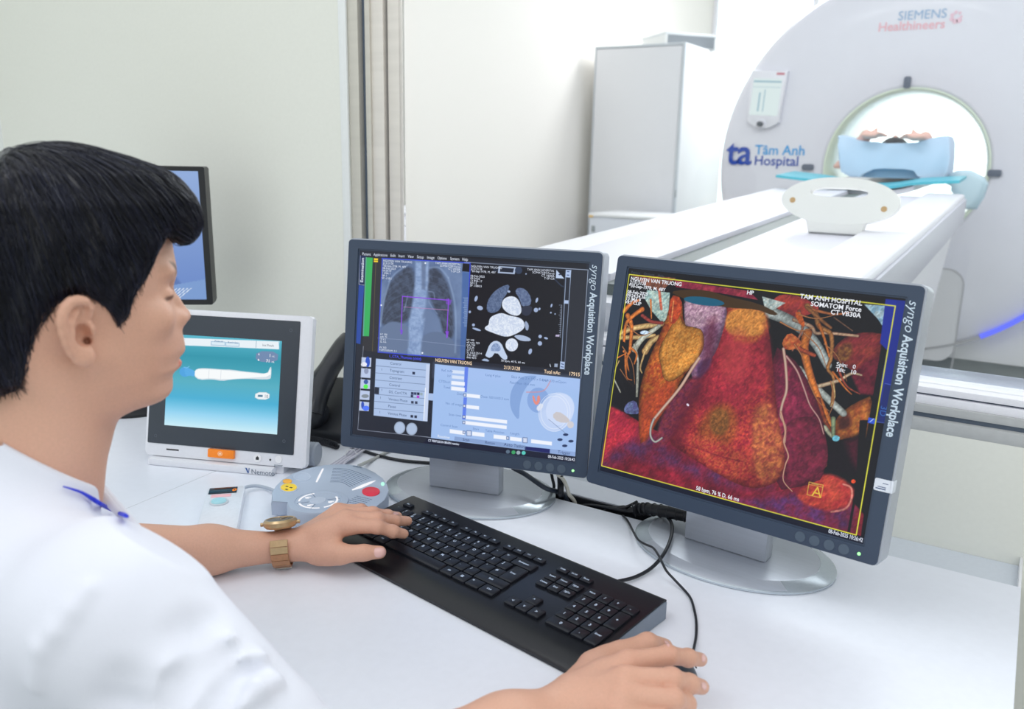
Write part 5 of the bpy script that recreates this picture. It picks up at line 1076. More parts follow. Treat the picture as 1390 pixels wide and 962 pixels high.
    for p, w_ in (((1079, 470), (1090, 488), (1096, 512)), 3), (((1092, 455), (1112, 475), (1122, 500)), 3), (((1060, 440), (1085, 452), (1105, 448)), 4), (((1120, 470), (1138, 488), (1150, 520)), 2.4), (((1098, 520), (1110, 545), (1126, 560)), 3), (((845, 470), (858, 492), (862, 520)), 3), (((850, 440), (868, 455), (884, 452)), 4), (((842, 500), (852, 515)), 2.4), (((1085, 430), (1110, 436), (1140, 430)), 3), (((1128, 520), (1132, 548), (1120, 575)), 2.4): c.line(p, w_, (188, 128, 78), col2=(84, 46, 32), w2=1.2)
    # coronary arteries
    c.line([(949, 487), (938, 503), (926, 522), (915, 536), (900, 553), (889, 566)], 8, (214, 186, 166), col2=(140, 90, 80), w2=7); c.line([(888, 567), (884, 578), (884, 590), (890, 597), (899, 592)], 6, (190, 190, 176), col2=(90, 90, 110), w2=5)
    c.line([(1064, 476), (1067, 500), (1068, 530), (1062, 550), (1060, 565), (1066, 580), (1065, 600)], 7, (206, 180, 160), col2=(130, 80, 76), w2=5); c.line([(1060, 560), (1066, 585), (1064, 600), (1070, 618), (1066, 630), (1063, 650), (1075, 665)], 4.6, (210, 170, 144), col2=(140, 80, 70), w2=2)
    c.line([(1068, 486), (1082, 505), (1092, 530), (1100, 552), (1112, 570), (1118, 590)], 5, (196, 160, 150), col2=(120, 60, 70), w2=2.4)
    # cut faces
    c.poly(h1((380, 180), (470, 165), (620, 170), (760, 215), (960, 260), (1100, 330), (1060, 345), (960, 300), (780, 290), (700, 275), (560, 260), (450, 215)), (66, 46, 22), rnd=1)
    c.ell(830 + 605 / 4.81, 360 + 243 / 4.81, 28, 5.6, (20, 92, 122), rot=.13)
    c.ell(830 + 500 / 4.81, 360 + 908 / 4.81, 2.2, 1.4, (236, 226, 244), rot=.8)
    # frame, side strips
    c.poly(h2((862, 180), (918, 180), (880, 430), (770, 962), (720, 962)), (14, 17, 24)); c.poly([(1206, 398), (1240, 404), (1225, 500), (1196, 470)], (26, 44, 150)); c.poly([(1222, 400), (1240, 404), (1212, 545), (1195, 560), (1196, 525)], (24, 42, 140)); c.poly([(1202, 525), (1210, 527), (1201, 577), (1190, 575)], (24, 40, 110))
    c.poly([(1190, 576), (1209, 580), (1180, 742), (1165, 738)], (10, 14, 24)); c.poly(h4((900, 60), (955, 60), (900, 400), (830, 770), (812, 765), (870, 480)), (14, 15, 20)); 
    c.line([(1202, 524), (1219, 528), (1209, 578), (1190, 575)], 1, (84, 110, 200), spline=False); c.poly([(1179, 569), (1189, 571), (1187, 578), (1178, 576)], (40, 84, 210)); c.line([(1181, 575), (1186, 571)], 1.4, (200, 220, 255))
    c.poly([(850, 362), (1235, 408), (1234, 414), (1160, 406), (1030, 389), (853, 372)], (16, 18, 24)); c.poly([(812, 633), (817, 628), (1165, 724), (1172, 728), (1172, 740), (812, 637)], (8, 16, 38))
    c.line([(853.5, 373), (1217.5, 420.5), (1161, 723.5), (818, 627.5), (853.5, 373)], 2.2, (232, 230, 70), spline=False)
    f = txt_at(RC); T = []
    def t(s, x, y, size, col=(240, 244, 252), **k):
        u, v = f(x, y)
        if 'end' in k: e_ = f(*k.pop('end')); k['width'] = math.hypot(e_[0] - u, e_[1] - v)
        T.append((s, u, v, size, col, k))
    for k, s in enumerate(('NGUYEN VAN TRUONG', '21313128', '*30-Sep-1978, M, 48Y', '', '08-Feb-2025', '09:24:24.36', '13 IMA 9', 'VRT CLIP')): t(s, 855.2 - k * 1.1, 379.5 + k * 4.6 + (2 if k < 4 else 1) - 1, .0074 if k == 0 else .0066, bold=.02)
    for s, x, y in (('TAM ANH HOSPITAL', 1172, 419), ('SOMATOM Force', 1171, 427.5), ('CT VB30A', 1170, 435.5)): t(s, x, y, .0082, align='RIGHT', bold=.02)
    t('HP', 1014, 401.5, .0076, bold=.02); t('Spin:   0', 1136, 499.5, .0072, bold=.01); t('Tilt:   10', 1135, 506.5, .0072, bold=.01); t('58 bpm, 76 % D, 66 ms', 945, 661, .0078, bold=.015, end=(1003, 675.5)); t('08-Feb-2025 10:26:42', 1123.5, 720, .0070, (226, 234, 250), bold=.015, end=(1169.5, 733))
    y = (232, 190, 80)
    t('A', 1101, 671, .0185, y); 
    for s, x in (('Patient', 856), ('Options', 873), ('Help', 892)): t(s, x, 371.5 + (x - 856) * .13, .0052, (84, 92, 104))
    t('3D', 1197, 553, .0105, (70, 110, 180), rot=-90)
    c.line([(1098, 653), (1117, 657.5), (1113.5, 674), (1095, 669.5), (1098, 653)], 1.3, y, spline=False); c.line([(1097.6, 656), (1116.5, 660.3)], 1.1, y, spline=False); c.line([(1102, 654.8), (1110, 656.8)], 2.4, (190, 160, 80), spline=False)
    return c.img, T

def console_picture():
    cc = [(229, 449), (382, 462), (377, 590.5), (224.6, 577)]
    c = Canvas(330, 250, cc, (100, 196, 224)); v = (c.Y / c.H)[..., None]
    stops = [(0, (88, 184, 206)), (.22, (40, 150, 172)), (.5, (84, 176, 196)), (.68, (70, 176, 214)), (.85, (150, 214, 244)), (1, (206, 240, 250))]
    for (a, ca), (b, cb) in zip(stops[:-1], stops[1:]):
        k = np.clip((v - a) / (b - a), 0, 1); m = ((v >= a) & (v <= b)); c.img = np.where(m, np.array(ca) / 255 * (1 - k) + np.array(cb) / 255 * k, c.img)
    K = cr_(180, 400, 3.7)
    c.poly(K((100, 196), (735, 232), (733, 272), (100, 232)), (236, 244, 250)); c.line(K((621, 228), (619, 265)), 1.4, (140, 170, 190), spline=False); c.line(K((100, 234), (620, 264)), 1.2, (200, 226, 236), spline=False); c.line(K((732, 235), (736, 275)), 1.5, (90, 180, 210), spline=False)
    for a, b in (((397, 226), (466, 248)), ((470, 232), (536, 254))): c.poly(K(a, (b[0], a[1] + 4), b, (a[0], b[1] - 4)), (222, 238, 248), outline=((110, 160, 200), .8))
    c.poly(K((622, 278), (730, 284), (726, 340), (618, 332)), (112, 138, 176), rnd=1); c.poly(K((620, 488), (690, 490), (688, 528), (616, 524)), (240, 246, 250), rnd=1, outline=((150, 180, 190), .6)); c.poly(K((632, 502), (656, 503), (655, 513), (631, 512)), (70, 120, 150))
    c.poly(K((316, 372), (340, 362), (390, 364), (450, 370), (500, 372), (560, 382), (620, 388), (676, 396), (690, 362), (697, 360), (696, 412), (690, 424), (640, 424), (600, 420), (540, 420), (490, 424), (455, 430), (400, 420), (340, 424), (312, 402)), (216, 226, 234), rnd=1); c.poly(K((318, 374), (340, 366), (450, 373), (560, 385), (678, 399), (692, 366), (694, 410), (600, 414), (455, 422), (400, 414), (340, 418), (316, 400)), (250, 253, 254), rnd=1)
    c.ell(180 + 268 / 3.7, 400 + 380 / 3.7, 8, 7, (74, 164, 226)); c.poly(K((262, 362), (290, 364), (318, 376), (314, 408), (296, 400), (270, 404)), (84, 172, 232), rnd=1); c.line(K((262, 356), (275, 360), (288, 352)), 2, (120, 196, 236))
    for x in (388, 448): c.line(K((x, 374), (x - 2, 420)), 1, (206, 214, 222), spline=False)
    return c.img
def rear_picture():
    W, H = 240, 180; Y, X = np.mgrid[0:H, 0:W] / np.array([[[H]], [[W]]]).reshape(2, 1, 1)
    img = np.zeros((H, W, 3)); a = np.array((106, 138, 204)) / 255.; b = np.array((150, 178, 226)) / 255.; k = np.clip(1 - Y, 0, 1)[..., None]; img[:] = a * (1 - k) + b * k
    edge = (X - .55) - (Y - .55) * .55 - .09
    m = np.clip((-edge) * 60, 0, 1)[..., None] * (Y > .30)[..., None]; dk = np.array((30, 58, 132)) / 255. * (1 - .2 * Y[..., None]) + .1 * (Y[..., None] - .5); img = img * (1 - m) + dk * m
    m2 = np.clip((.03 - np.abs(edge - .02)) * 50, 0, 1)[..., None] * (Y > .5)[..., None]; img = img * (1 - m2 * .8) + np.array((88, 116, 176)) / 255. * m2 * .8
    q = (Y > .90 - (X - .72) * .25) & (X > .70 + (1 - Y) * .9); img[q] = np.array((126, 160, 214)) / 255.
    for i in range(5): l = np.abs((X - .74 - i * .02) - (1 - Y) * .9) < .004; img[l & (Y > .9)] = np.array((220, 232, 250)) / 255.
    return img

limg, ltx = left_picture(); rimg, rtx = right_picture()
make_monitor('monitor', 'large grey monitor showing a chest scan and blue forms, left of the heart picture', (-.7338, 1.0489, 1.0088), R(14.78), R(7.8), limg, ltx, 1.0)
make_monitor('monitor', 'large grey monitor showing a red three-dimensional heart', (-.3107, 1.0777, 1.0077), R(-5.7), R(10.42), rimg, rtx, .92, sticker=True)
make_console(console_picture()); make_rear(rear_picture())
# ================================================================== people: one continuous skin each, grown from a distance field
def nrm(v): v = np.asarray(v, float); return v / np.linalg.norm(v)
def smin(a, b, k): h = np.maximum(k - np.abs(a - b), 0) / k; return np.minimum(a, b) - h * h * k * .25
def smax(a, b, k): return -smin(-a, -b, k)
def caps(p, a, b, ra, rb=None):
    rb = ra if rb is None else rb; a = np.asarray(a, float); b = np.asarray(b, float); e = b - a
    t = np.clip(((p - a) @ e) / (e @ e + 1e-12), 0, 1); return np.linalg.norm(p - a - t[:, None] * e, axis=1) - (ra + (rb - ra) * t)
def chain(p, pts, rs, k=.004):
    d = None
    for i in range(len(pts) - 1):
        c = caps(p, pts[i], pts[i + 1], rs[i], rs[i + 1]); d = c if d is None else smin(d, c, k)
    return d
def ellp(p, c, r, A=None):
    q = p - np.asarray(c, float)
    if A is not None: q = q @ np.asarray(A).T
    r = np.asarray(r, float); k0 = np.linalg.norm(q / r, axis=1); k1 = np.linalg.norm(q / (r * r), axis=1) + 1e-9; return k0 * (k0 - 1) / k1
def poly2(x, y, q):
    q = np.asarray(q, float); d2 = np.full(x.shape, 1e9); ins = np.zeros(x.shape, bool); n = len(q)
    for i in range(n):
        a, b = q[i], q[(i + 1) % n]; e = b - a; wx, wy = x - a[0], y - a[1]; t = np.clip((wx * e[0] + wy * e[1]) / (e @ e + 1e-12), 0, 1)
        d2 = np.minimum(d2, (wx - e[0] * t) ** 2 + (wy - e[1] * t) ** 2)
        if a[1] != b[1]: ins ^= ((a[1] > y) != (b[1] > y)) & (x < (b[0] - a[0]) * (y - a[1]) / (b[1] - a[1]) + a[0])
    return np.where(ins, -1, 1) * np.sqrt(d2)
def chaikin(q, it=2, closed=True):
    q = np.asarray(q, float)
    for _ in range(it):
        r = np.roll(q, -1, 0); q = np.stack([.75 * q + .25 * r, .25 * q + .75 * r], 1).reshape(-1, q.shape[1])
    return q
def surface(fn, lo, hi, h, slack=1.6):
    # sparse surface nets: coarse blocks near the surface are sampled finely and stitched into one mesh
    B = 8; lo = np.asarray(lo, float); n = np.ceil((np.asarray(hi) - lo) / (h * B)).astype(int); H = h * B
    I = np.stack(np.meshgrid(*[np.arange(k) for k in n], indexing='ij'), -1).reshape(-1, 3)
    cen = lo + (I + .5) * H; d = np.concatenate([fn(c) for c in np.array_split(cen, max(1, len(cen) // 150000 + 1))])
    N = n * B + 1; V = np.empty(N, np.float32)
    V[:] = 1
    Vb = np.repeat(np.repeat(np.repeat(np.where(d < 0, -1, 1).reshape(n).astype(np.int8), B, 0), B, 1), B, 2); V[:-1, :-1, :-1] = Vb; del Vb
    act = I[np.abs(d) < H * slack]
    g = np.stack(np.meshgrid(*[np.arange(B + 1)] * 3, indexing='ij'), -1).reshape(-1, 3)
    for blk in np.array_split(act, max(1, len(act) // 300 + 1)):
        J = (blk[:, None, :] * B + g[None]).reshape(-1, 3); V[J[:, 0], J[:, 1], J[:, 2]] = fn(lo + J * h)
    cells = (act[:, None, :] * B + np.stack(np.meshgrid(*[np.arange(B)] * 3, indexing='ij'), -1).reshape(-1, 3)[None]).reshape(-1, 3)
    cor = np.array([[i, j, k] for i in (0, 1) for j in (0, 1) for k in (0, 1)])
    vals = np.stack([V[cells[:, 0] + c[0], cells[:, 1] + c[1], cells[:, 2] + c[2]] for c in cor], 1)
    m = (vals.min(1) < 0) & (vals.max(1) >= 0); cells = cells[m]; vals = vals[m]
    acc = np.zeros((len(cells), 3)); cnt = np.zeros(len(cells))
    for a in range(8):
        for b in range(a + 1, 8):
            if np.abs(cor[a] - cor[b]).sum() != 1: continue
            va, vb = vals[:, a], vals[:, b]; k = (va < 0) != (vb < 0); t = np.where(k, va / (va - vb + 1e-20), 0)
            acc[k] += (cor[a] + (cor[b] - cor[a]) * t[:, None])[k]; cnt[k] += 1
    P = lo + (cells + acc / cnt[:, None]) * h
    idx = {}; key = (cells[:, 0].astype(np.int64) * N[1] + cells[:, 1]) * N[2] + cells[:, 2]; order = np.argsort(key); ks = key[order]
    def find(c):
        k = (c[:, 0].astype(np.int64) * N[1] + c[:, 1]) * N[2] + c[:, 2]; i = np.clip(np.searchsorted(ks, k), 0, len(ks) - 1); return np.where(ks[i] == k, order[i], -1)
    Q = []
    for ax in range(3):
        e = np.zeros(3, int); e[ax] = 1; v0 = V[cells[:, 0], cells[:, 1], cells[:, 2]]; v1 = V[cells[:, 0] + e[0], cells[:, 1] + e[1], cells[:, 2] + e[2]]
        k = (v0 < 0) != (v1 < 0); c = cells[k]; o1 = np.zeros(3, int); o1[(ax + 1) % 3] = 1; o2 = np.zeros(3, int); o2[(ax + 2) % 3] = 1
        q = np.stack([find(c), find(c - o1), find(c - o1 - o2), find(c - o2)], 1); q[v0[k] >= 0] = q[v0[k] >= 0][:, ::-1]; Q.append(q[(q >= 0).all(1)])
    return P, np.concatenate(Q)
def np_mesh(name, P, Q, mats, parent=None, origin=(0, 0, 0), colors=None, cname='tint'):
    me = bpy.data.meshes.new(name); P = np.asarray(P) - np.asarray(origin); k = Q.shape[1]
    me.vertices.add(len(P)); me.vertices.foreach_set('co', P.ravel().astype(np.float32)); me.loops.add(Q.size); me.loops.foreach_set('vertex_index', Q.ravel().astype(np.int32))
    me.polygons.add(len(Q)); me.polygons.foreach_set('loop_start', (np.arange(len(Q)) * k).astype(np.int32)); me.polygons.foreach_set('use_smooth', np.ones(len(Q), bool)); me.update(calc_edges=True)
    if colors is not None:
        a = me.color_attributes.new(cname, 'FLOAT_COLOR', 'POINT'); a.data.foreach_set('color', np.c_[colors, np.ones(len(colors))].ravel().astype(np.float32))
    for m in (mats if isinstance(mats, (list, tuple)) else [mats]): me.materials.append(m)
    o = bpy.data.objects.new(name, me); C.objects.link(o)
    if parent is not None: o.parent = parent
    return o
def march(fn, x, y, t0=.35, t1=1.6, n=90):
    # the point where a sight line meets a surface, used to lay seams, nails and piping on the cloth and skin
    d = ray(x, y); t = t0; best = (9, t0)
    for _ in range(n):
        v = float(fn((CAM + d * t)[None])[0])
        if v < best[0]: best = (v, t)
        if v < .0003: break
        t += max(v, .0004) * .7
        if t > t1: break
    if best[0] > .03: return None
    return CAM + d * best[1]

# ---------------------------------------------------------------- head frame
HA = R(73); HF = np.array([math.cos(HA), math.sin(HA), 0]); HS = np.array([math.sin(HA), -math.cos(HA), 0]); HZ = np.array([0, 0, 1.0]); H0 = atd(105, 400, .80)
HM = np.stack([HF, HS, HZ])                                   # world -> (forward, right, up)
def hl(p): return (p - H0) @ HM.T
def hw(q): return H0 + np.asarray(q) @ HM
def sag(x, y, s=0.):
    d = ray(x, y); c = H0 + HS * s; t = ((c - CAM) @ HS) / (d @ HS); q = hl(CAM + d * t); return np.array([q[0], q[2]])
def s3(x, y, s=0.): a = sag(x, y, s); return np.array([a[0], s, a[1]])
face = [sag(*p) for p in ((226, 300), (231, 330), (235.5, 356), (237, 368), (235, 380), (229.5, 393), (231, 408), (236, 424), (240, 440), (244.5, 448), (247.5, 457), (249.3, 465), (248, 472), (243.5, 480), (242, 484.5), (244, 489), (240, 496), (232.5, 502), (230, 508), (231, 516), (232, 524), (226.5, 533), (218, 539), (206, 543), (195, 545.5), (180, 549), (168, 554), (150, 562), (110, 566), (50, 550), (5, 510), (-28, 440), (-32, 360), (-14, 275), (25, 228), (70, 212), (120, 217), (170, 238), (206, 264))]
WZ = np.array([(-.16, .030), (-.125, .040), (-.105, .050), (-.08, .0605), (-.05, .067), (-.02, .0705), (.01, .073), (.05, .0745), (.08, .069), (.105, .055), (.125, .035), (.14, .012)])
def head_core(q):
    f, s, z = q[:, 0], q[:, 1], q[:, 2]; W = np.interp(z, WZ[:, 0], WZ[:, 1]); A = np.interp(z, [-.12, -.06, 0], [.122, .127, .134])
    u = np.clip((f + .022) / A, -.985, .985); w = W * np.sqrt(1 - u * u); return smax(poly2(f + 13 * s * s * np.clip(f / .06, 0, 1), z, face), (np.abs(s) - w) * .85, .022)
earo = [sag(x, y, .08) for x, y in ((105.5, 406), (97, 408), (89, 414), (83, 424), (81, 436), (82.5, 450), (87, 464), (93, 476), (101, 487), (109, 494), (116.5, 495.5), (122.5, 490.5), (125.5, 481), (124.5, 468), (126, 455), (126, 440), (126, 425), (122.5, 414), (114.5, 407.5))]
def ear_path(pts, s): return [s3(x, y, sv) for (x, y), sv in zip(pts, s)]
helix = ear_path(((121, 428), (122, 417), (114, 409), (105, 407.5), (96, 410), (89, 417), (84.5, 427), (83.5, 438), (85.5, 452), (90, 465), (96, 477), (103, 486)), (.080, .083, .086, .087, .0885, .0895, .0905, .091, .090, .0885, .086, .083))
antih = ear_path(((110, 420), (104, 428), (99, 440), (99, 453), (103, 466), (110, 474)), (.083, .085, .0865, .0865, .085, .082))
groove = ear_path(((115, 419), (115, 427), (110, 436), (105, 444)), (.086, .087, .088, .0885))
def skin_head(p):
    q = hl(p); f, s, z = q[:, 0], q[:, 1], q[:, 2]; q2 = np.stack([f, np.abs(s), z], 1)
    d = head_core(q)
    # brow ridge, cheekbone, nose
    d = smin(d, ellp(q2, s3(221, 366, .028), (.009, .020, .006)), .014); d = smin(d, ellp(q2, s3(208, 432, .040), (.020, .018, .017)), .018)
    d = smax(d, -ellp(q2, s3(241, 394, .027), (.015, .013, .0080)), .010); d = smin(d, ellp(q2, s3(222, 399, .029), (.0095, .0125, .0080)), .006)
    nose = chain(q, [s3(225.5, 393), s3(235, 409), s3(248.5, 428)], [.0050, .0066, .0076], .004); nose = smin(nose, ellp(q2, s3(241, 433, .0105), (.0105, .0065, .008)), .007); d = smin(d, nose, .010)
    d = smax(d, -ellp(q2, s3(247, 442.5, .0055), (.006, .0028, .0028)), .002)
    # lips, chin, jaw
    d = smin(d, ellp(q2, s3(238, 472, .006), (.0074, .016, .0058)), .004); d = smin(d, ellp(q2, s3(234.5, 491, .004), (.0064, .014, .0052)), .004)
    d = smax(d, -chain(q2, [s3(246, 483, .0), s3(241, 485.5, .014), s3(232, 490, .024)], [.0012, .0014, .0016]), .003)
    d = smin(d, ellp(q, s3(206, 515), (.0155, .017, .0125)), .010); d = smin(d, caps(q2, s3(126, 482, .055), s3(178, 510, .030), .012, .009), .015)
    # neck
    neck = caps(q, (-.030, 0, -.07), (-.078, 0, -.225), .054, .062); neck = smin(neck, caps(q2, (-.028, .050, -.055), (-.02, .018, -.20), .014, .012), .03)
    neck = smin(neck, chain(q, [s3(127, 562), s3(106, 600), s3(97, 650), s3(92, 690)], [.0215, .0205, .0185, .018], .02), .022); d = smin(d, neck, .010)
    # ears
    r = q2; e2 = poly2(f, z, earo); s0 = .0755 + .42 * np.clip(.0 - f, -.01, .04); ear = smax(e2 + .0012, np.abs(r[:, 1] - s0 + .0055) - .0040, .003)
    ear = smin(ear, chain(r, helix, [.0032, .0036, .0040, .0042, .0043, .0044, .0044, .0044, .0042, .004, .004, .004], .003), .004); ear = smin(ear, chain(r, antih, [.003, .0034, .0036, .0036, .0034, .003], .003), .004)
    ear = smin(ear, ellp(r, s3(116, 484, .083), (.0085, .0055, .0095)), .006); ear = smin(ear, ellp(r, s3(122, 447, .080), (.0048, .0065, .0072)), .004)
    ear = smax(ear, -ellp(r, s3(113, 455, .086), (.0068, .016, .0100)), .002); ear = smax(ear, -chain(r, groove, [.0030, .0040, .0036, .0024], .002), .002)
    back = caps(r, (-.026, .058, -.02), (-.024, .062, .0), .015, .015); d = smin(smin(d, back, .015), ear, .004)
    return smax(d, -smin(ellp(r, s3(113.5, 455, .085), (.0062, .0135, .0092)), caps(r, s3(116, 461, .08), s3(119, 463, .062), .0042, .003), .004), .002)
# ---------------------------------------------------------------- hands and arms (world)
Lw = lambda x, y, z: atz(x, y, z)
shR = atd(150, 835, .68); elR = np.array([-.436, .405, .792]); wrR = Lw(772, 966, .787)
neckb = hw((-.075, 0, -.22)); shL = neckb + np.array([-.188, .055, -.03]); wrL = Lw(384, 742, .779); elL = Lw(200, 746, .796) - (Lw(384, 742, .779) - Lw(200, 746, .796)) * .42; elL[2] = .802
LF = [  # left hand: metacarpal, knuckle, joints, tip (px, px, z), radius
    ([(404, 740, .783), (474, 713, .812), (512, 714.5, .812), (533, 721, .801), (548, 724.5, .7915)], [.0115, .0118, .0093, .0083, .0070]),
    ([(402, 735, .787), (469, 704, .816), (512, 704.5, .816), (535, 707, .803), (553, 707, .7935)], [.0115, .0118, .0094, .0084, .0070]),
    ([(402, 732, .785), (464, 697, .811), (506, 696.5, .812), (526, 699.5, .802), (540, 700.5, .794)], [.011, .0112, .0088, .0078, .0066]),
    ([(402, 730, .782), (459, 693, .803), (490, 691.5, .806), (504, 696, .798), (514, 699, .790)], [.010, .0102, .0078, .0070, .0060])]
LT = ([(402, 745, .781), (434, 750, .776), (462, 752, .782), (494, 750, .7845), (515.5, 749.3, .7835)], [.0135, .0165, .0135, .0105, .0088])
RF = [
    ([(782, 940, .795), (852, 900, .818), (907, 889, .819), (934, 892.5, .807), (951, 895, .797)], [.018, .0122, .0095, .0085, .0072]),
    ([(782, 950, .797), (848, 922, .822), (912, 921.5, .823), (936, 928, .810), (952.5, 932, .799)], [.018, .0124, .0102, .0090, .0076]),
    ([(782, 960, .795), (843, 945, .817), (914, 949, .815), (931, 955, .800), (935, 966, .786)], [.018, .0120, .0098, .0090, .0078]),
    ([(780, 968, .790), (838, 968, .808), (896, 978, .802), (908, 986, .788), (908, 996, .775)], [.017, .0110, .0088, .0080, .0070])]
RT = ([(775, 945, .785), (806, 906, .786), (842, 888, .790), (879, 873, .793), (902, 877.5, .777)], [.020, .0165, .0135, .0112, .0092])
def hand(p, F, T, wr, wr2, rw):
    d = None
    for pts, rs in F:
        q = [Lw(*a) for a in pts]; c = chain(p, q[:2], rs[:2], .004); d = c if d is None else smin(d, c, .016)
    th = chain(p, [Lw(*a) for a in T[0]], T[1], .006); web = None
    i1 = Lw(*F[0][0][1]); t2 = Lw(*T[0][2]); t1 = Lw(*T[0][1]); m = [Lw(*f[0][0]) for f in F]
    web = caps(p, (m[0] + i1) / 2, (t1 + t2) / 2, .0125, .013); d = smin(d, web, .018); d = smin(d, th, .012)
    fi = None
    for pts, rs in F:
        q = [Lw(*a) for a in pts][1:]; c = chain(p, q, rs[1:], .0045)
        for j, sc in ((1, 1.01), (2, 1.0)): c = smin(c, np.linalg.norm(p - q[j], axis=1) - rs[1 + j] * sc, .004)
        fi = c if fi is None else smin(fi, c, .0022)
    d = smin(d, fi, .007)
    return smin(d, caps(p, wr, wr2, rw, rw * .95), .012)
def skin_armL(p):
    d = chain(p, [shL, elL, Lw(285, 746, .785), wrL], [.05, .040, .0300, .0190], .02)
    return smin(d, hand(p, LF, LT, wrL, Lw(404, 740, .781), .0185), .014)
def skin_armR(p):
    d = chain(p, [shR, elR, Lw(690, 1000, .792), wrR], [.052, .044, .036, .0265], .02)
    return smin(d, hand(p, RF, RT, wrR, Lw(790, 950, .792), .025), .014)
BF = HF; pelv = neckb - BF * .20 + np.array([0, 0, -.46]); BM = HM
def torso(p, o=0.):
    q = (p - neckb) @ BM.T; q2 = np.stack([q[:, 0], np.abs(q[:, 1]), q[:, 2]], 1)
    d = ellp(q, (-.045, 0, -.17), (.105 + o, .165 + o, .20 + o)); d = smin(d, ellp(q, (-.13, 0, -.36), (.105 + o, .15 + o, .20 + o)), .10)
    sr = (shR - neckb) @ BM.T; sl = (shL - neckb) @ BM.T
    for sh in (sr, sl):
        d = smin(d, caps(q, (-.03, 0, -.015), sh + np.array([0, -.03 * np.sign(sh[1]), -.01]), .048 + o, .058 + o), .07); d = smin(d, caps(q, (-.06, .05 * np.sign(sh[1]), -.12), sh + np.array([-.01, -.05 * np.sign(sh[1]), -.06]), .075 + o, .05 + o), .06)
    return d
def box_gate(p, lo, hi, fn, pad=.06):
    k = ((p > np.asarray(lo) - pad) & (p < np.asarray(hi) + pad)).all(1); d = np.full(len(p), .2)
    if k.any(): d[k] = fn(p[k])
    if (~k).any():
        e = np.maximum(np.maximum(np.asarray(lo) - p[~k], p[~k] - np.asarray(hi)), 0); d[~k] = np.maximum(np.linalg.norm(e, axis=1), .05)
    return d
aL = np.array([Lw(*a) for f in LF for a in f[0]] + [Lw(*a) for a in LT[0]] + [elL, shL]); aR = np.array([Lw(*a) for f in RF for a in f[0]] + [Lw(*a) for a in RT[0]] + [elR, shR])
def skin(p):
    d = box_gate(p, H0 - (.16, .16, .27), H0 + (.16, .16, .17), skin_head); d = smin(d, box_gate(p, neckb - (.26, .26, .36), neckb + (.26, .26, .09), torso), .03)
    d = smin(d, box_gate(p, aL.min(0) - .05, aL.max(0) + .05, skin_armL), .012); return smin(d, box_gate(p, aR.min(0) - .05, aR.max(0) + .05, skin_armR), .012)
lo = np.minimum(np.minimum(aL.min(0), aR.min(0)), neckb - (.25, .27, .40)) - .06; hi = np.maximum(np.maximum(aL.max(0), aR.max(0)), H0 + (.14, .15, .15)) + .03; lo[2] = .50
MC = np.array([mo_f[0] - math.cos(mo_dir) * .056, mo_f[1] - math.sin(mo_dir) * .056, DESK]); MA = np.array([[math.cos(mo_dir), math.sin(mo_dir), 0], [-math.sin(mo_dir), math.cos(mo_dir), 0], [0, 0, 1]])
def skin_cut(p):
    d = skin(p); k = np.linalg.norm(p - MC, axis=1) < .09
    if k.any(): d[k] = smax(d[k], -ellp(p[k], MC, (.0575, .0325, .0365), MA), .003)
    return skin_cut0(p, d)
def skin_cut0(p, d0):
    d = smax(d0, .56 - p[:, 2], .01); return np.where(p[:, 1] > .50, smax(d, .7508 - p[:, 2], .002), d)
SP, SQ = surface(skin_cut, lo, hi, .0021)

m_skin = pm('skin', (214, 166, 142), .52, bump=.10, scale=420, var=.035, attr='tint', sss=.06)
q = hl(SP); q2 = np.stack([q[:, 0], np.abs(q[:, 1]), q[:, 2]], 1); tint = np.ones((len(SP), 3))
nz_ = np.array([noise.noise(Vector(v) * 14) for v in SP[::1]]) if len(SP) < 400000 else np.zeros(len(SP))
tint *= (1 + nz_[:, None] * np.array((.02, .05, .06)))
def paint(mask, col): global tint; tint = tint * (1 - mask[:, None]) + np.array(col) * mask[:, None]
def region(px, s, soft=.0015, smin_=0., smax_=.2):
    d = poly2(q[:, 0], q[:, 2], [sag(x, y, s) for x, y in px]); return np.clip(.5 - d / soft, 0, 1) * (q2[:, 1] >= smin_) * (q2[:, 1] < smax_) * (q[:, 0] > -.06)
paint(region(((233.5, 488), (238, 485), (243, 484), (247, 489), (246, 497), (240, 500), (236, 496)), .004, .002) * .85, (1.02, .52, .54))
paint(region(((238, 484), (242, 479), (247, 474), (252, 468), (252, 480), (246, 484)), .004, .002) * .6, (1.0, .62, .62))
paint(region(((216.5, 403), (222, 400.5), (229, 398.5), (233, 399.5), (232, 403), (227, 405), (221, 406)), .031, .0012, .012) * .85, (.14, .10, .10))
paint(region(((224, 353), (233, 355.5), (240, 360), (242, 371), (237, 373), (233, 365)), .026, .003, .008) * .85, (.12, .11, .12))
hnd = np.minimum(np.linalg.norm(SP - Lw(470, 725, .8), axis=1), np.linalg.norm(SP - Lw(860, 930, .8), axis=1)); paint(np.clip(1 - hnd / .16, 0, 1) * .9, (1.02, .99, .99))
for F in (LF, RF):
    for pts, rs in F:
        for k in (1, 2): paint(np.clip(1 - np.linalg.norm(SP - (Lw(*pts[k]) + (0, 0, .006)), axis=1) / .013, 0, 1) * .5, (1.0, .88, .87))
person = np_mesh('person', SP, SQ, m_skin, origin=tuple(pelv), colors=tint); person.location = pelv
tag(person, 'seated man in a white shirt typing and using a mouse, seen from behind his shoulder', 'person')
def child_mesh(name, P, Q, mat, parent=person, org=None): return np_mesh(name, P, Q, mat, parent, origin=tuple(pelv if org is None else org))

